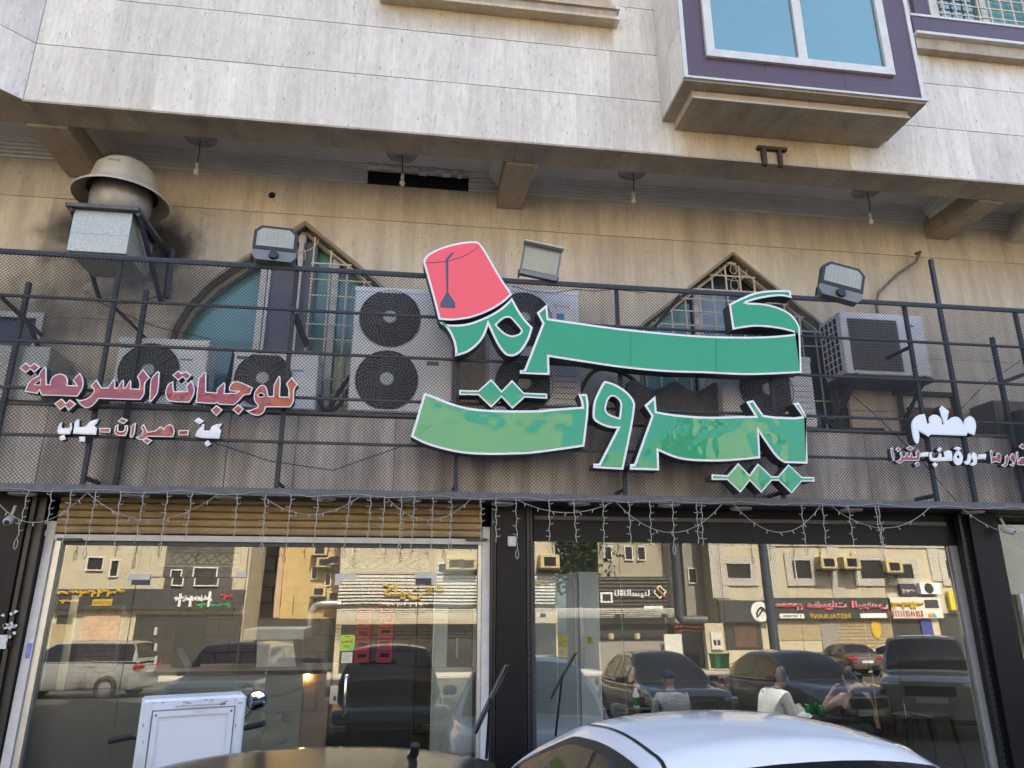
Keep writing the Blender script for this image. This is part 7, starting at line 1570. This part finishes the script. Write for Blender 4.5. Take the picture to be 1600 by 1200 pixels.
otext('RESTAURANT', 1261, 966, 1324, 958.5, YO+.26, gold, s, .01)
for x0, x1 in ((1221, 1252), (1341, 1381)): q = rr4(x0, 966, x1, 958.5, YO+.27); B('pill_plate', wl, q[0], q[1], YO+.251, YO+.27, q[2], q[3], s, c=.008)
z = rr4(1225, 964, 1248, 960, YO+.28); scribble(z[0], z[1], z[2], z[3], YO+.275, blk, s, 9, .012, 31)
s = thing('shop_sign', 'white multicoloured shop sign with gold and dark red letters', 'sign', R(1433, 950, YO+.2), 0, 'shop signs across the street')
opp(s, 'board', mat('white_sign', (.62, .6, .55), .5), 1393, 966, 1473, 933, YO+.25, .2)
z = rr4(1397, 950, 1446, 937, YO+.27); scribble(z[0], z[1], z[2], z[3], YO+.28, gold, s, 6, .06, 41); z = rr4(1397, 964, 1448, 954, YO+.27); b = MB()
for k in range(13):
    xk = z[0]+(z[1]-z[0])*k/13; b.box(xk, xk+.05, YO+.252, YO+.275, z[2], z[3]); b.box(xk+.05, xk+.10, YO+.252, YO+.27, z[2]+(z[3]-z[2])*random.choice((0, .4, .8)), z[2]+(z[3]-z[2])*random.choice((.3, .6, 1)))
b.build('lettering', mat('dark_red_letters', (.35, .03, .02), .5), s); q = rr4(1451, 950, 1470, 937, YO+.27); B('picture_plate', sign_grey, q[0], q[1], YO+.251, YO+.27, q[2], q[3], s, c=.008)
q = R(1462, 964, YO+.27)
for k, cc_ in enumerate(((.1, .3, .5), (.1, .4, .15), (.5, .4, .05), (.5, .1, .05))): a0 = math.pi*k/4; b = MB(); b.prism([(q.x, q.z)]+[(q.x+.25*math.cos(a0+math.pi/4*i/5), q.z+.25*math.sin(a0+math.pi/4*i/5)) for i in range(6)], [], lambda p, d: (p[0], d, p[1]), YO+.275, YO+.252); b.build('colour_wedge', mat('wedge_%d' % k, cc_, .5), s, fix=True)
s = thing('shop_sign', 'small yellow sign at the right end of the far building', 'sign', R(1499, 938, YO+.2), 0, 'shop signs across the street'); opp(s, 'board', mat('yellow_board', (.55, .45, .03), .5), 1492, 953, 1506, 924, YO+.3, .2)
q = rr4(1414, 931, 1434, 912, YO+.25); s = thing('shop_sign', 'dark upright sign panel above the multicoloured sign', 'sign', (q[0], YO+.2, q[2]), 0, 'shop signs across the street'); B('board', mat('dark_mauve_board', (.05, .04, .05), .5), q[0], q[1], YO+.05, YO+.25, q[2], q[3], s); z = (q[0]+.1, q[1]-.1, q[2]+.15, q[2]+.45); scribble(*z, YO+.26, slat_w, s, 4, .02, 51)
# closing blocks so the far street goes on
block('plain pale building at the far left end of the street', -900, -262, pale_w, 14); block('plain grey building at the far right end of the street', 1517, 2300, mat('slate_render', (.09, .10, .10), .8, 0, .2, 1), 9.5)
# street pole, tree
q = R(1211, 1000, -20); b = MB(); b.tube([(q.x, -20, -.25), (q.x, -20, 8.5)], .24, 14, r1=.2); b.lathe([(.4, 0), (.4, .3), (.26, .35)], (q.x, -20, -.25), 14); b.build('street_pole', mat('dark_blue_pole', (.045, .055, .07), .45), smooth=50, label='dark blue-grey street pole across the road, mirrored between the dining tables', cat='pole')
def tree(label, x, y, h, r, seed):
    rg = random.Random(seed); t = thing('leafy_tree', label, 'tree', (x, y, -.2)); b = MB(); b.tube([(x, y, -.2), (x+.1, y, h*.3), (x-.05, y+.1, h*.6)], .2, 10, r1=.1)
    for k in range(6): a0 = k*1.05; b.tube([(x, y, h*.35+.1*k), (x+r*.4*math.cos(a0), y+r*.4*math.sin(a0), h*.55+.15*k), (x+r*.75*math.cos(a0), y+r*.75*math.sin(a0), h*.7+.15*k)], .07, 6, r1=.02)
    b.build('trunk', mat('bark', (.09, .065, .045), .9, 0, .3, 10), t, smooth=50); b = MB(); cl = [(Vector((rg.gauss(0, .42)*r, rg.gauss(0, .42)*r, h*.72+rg.gauss(0, .3)*r)), rg.uniform(.25, .5)*r) for _ in range(26)]
    for c0, rad in cl:
        for _ in range(120):
            p = Vector((rg.gauss(0, 1), rg.gauss(0, 1), rg.gauss(0, 1))).normalized()*rad*rg.uniform(.6, 1.05)+c0+Vector((x, y, 0)); u = Vector((rg.uniform(-1, 1), rg.uniform(-1, 1), rg.uniform(-1, 1))).normalized(); v = u.orthogonal().normalized(); s_ = rg.uniform(.1, .2)
            b.add([p-u*s_, p+v*s_*.5, p+u*s_, p-v*s_*.5], [(0, 1, 2, 3)])
    b.build('crown', mat('dark_leaves', (.035, .065, .02), .7, 0, .5, 3), t)
q = R(905, 880, YO-2.5); tree('dark leafy tree rising behind the fridge reflection across the street', q.x, YO-2.5, 8.6, 2.9, 4)
# man on a motorbike far right
for o in bpy.data.objects:
    if '_o' in o: del o['_o']
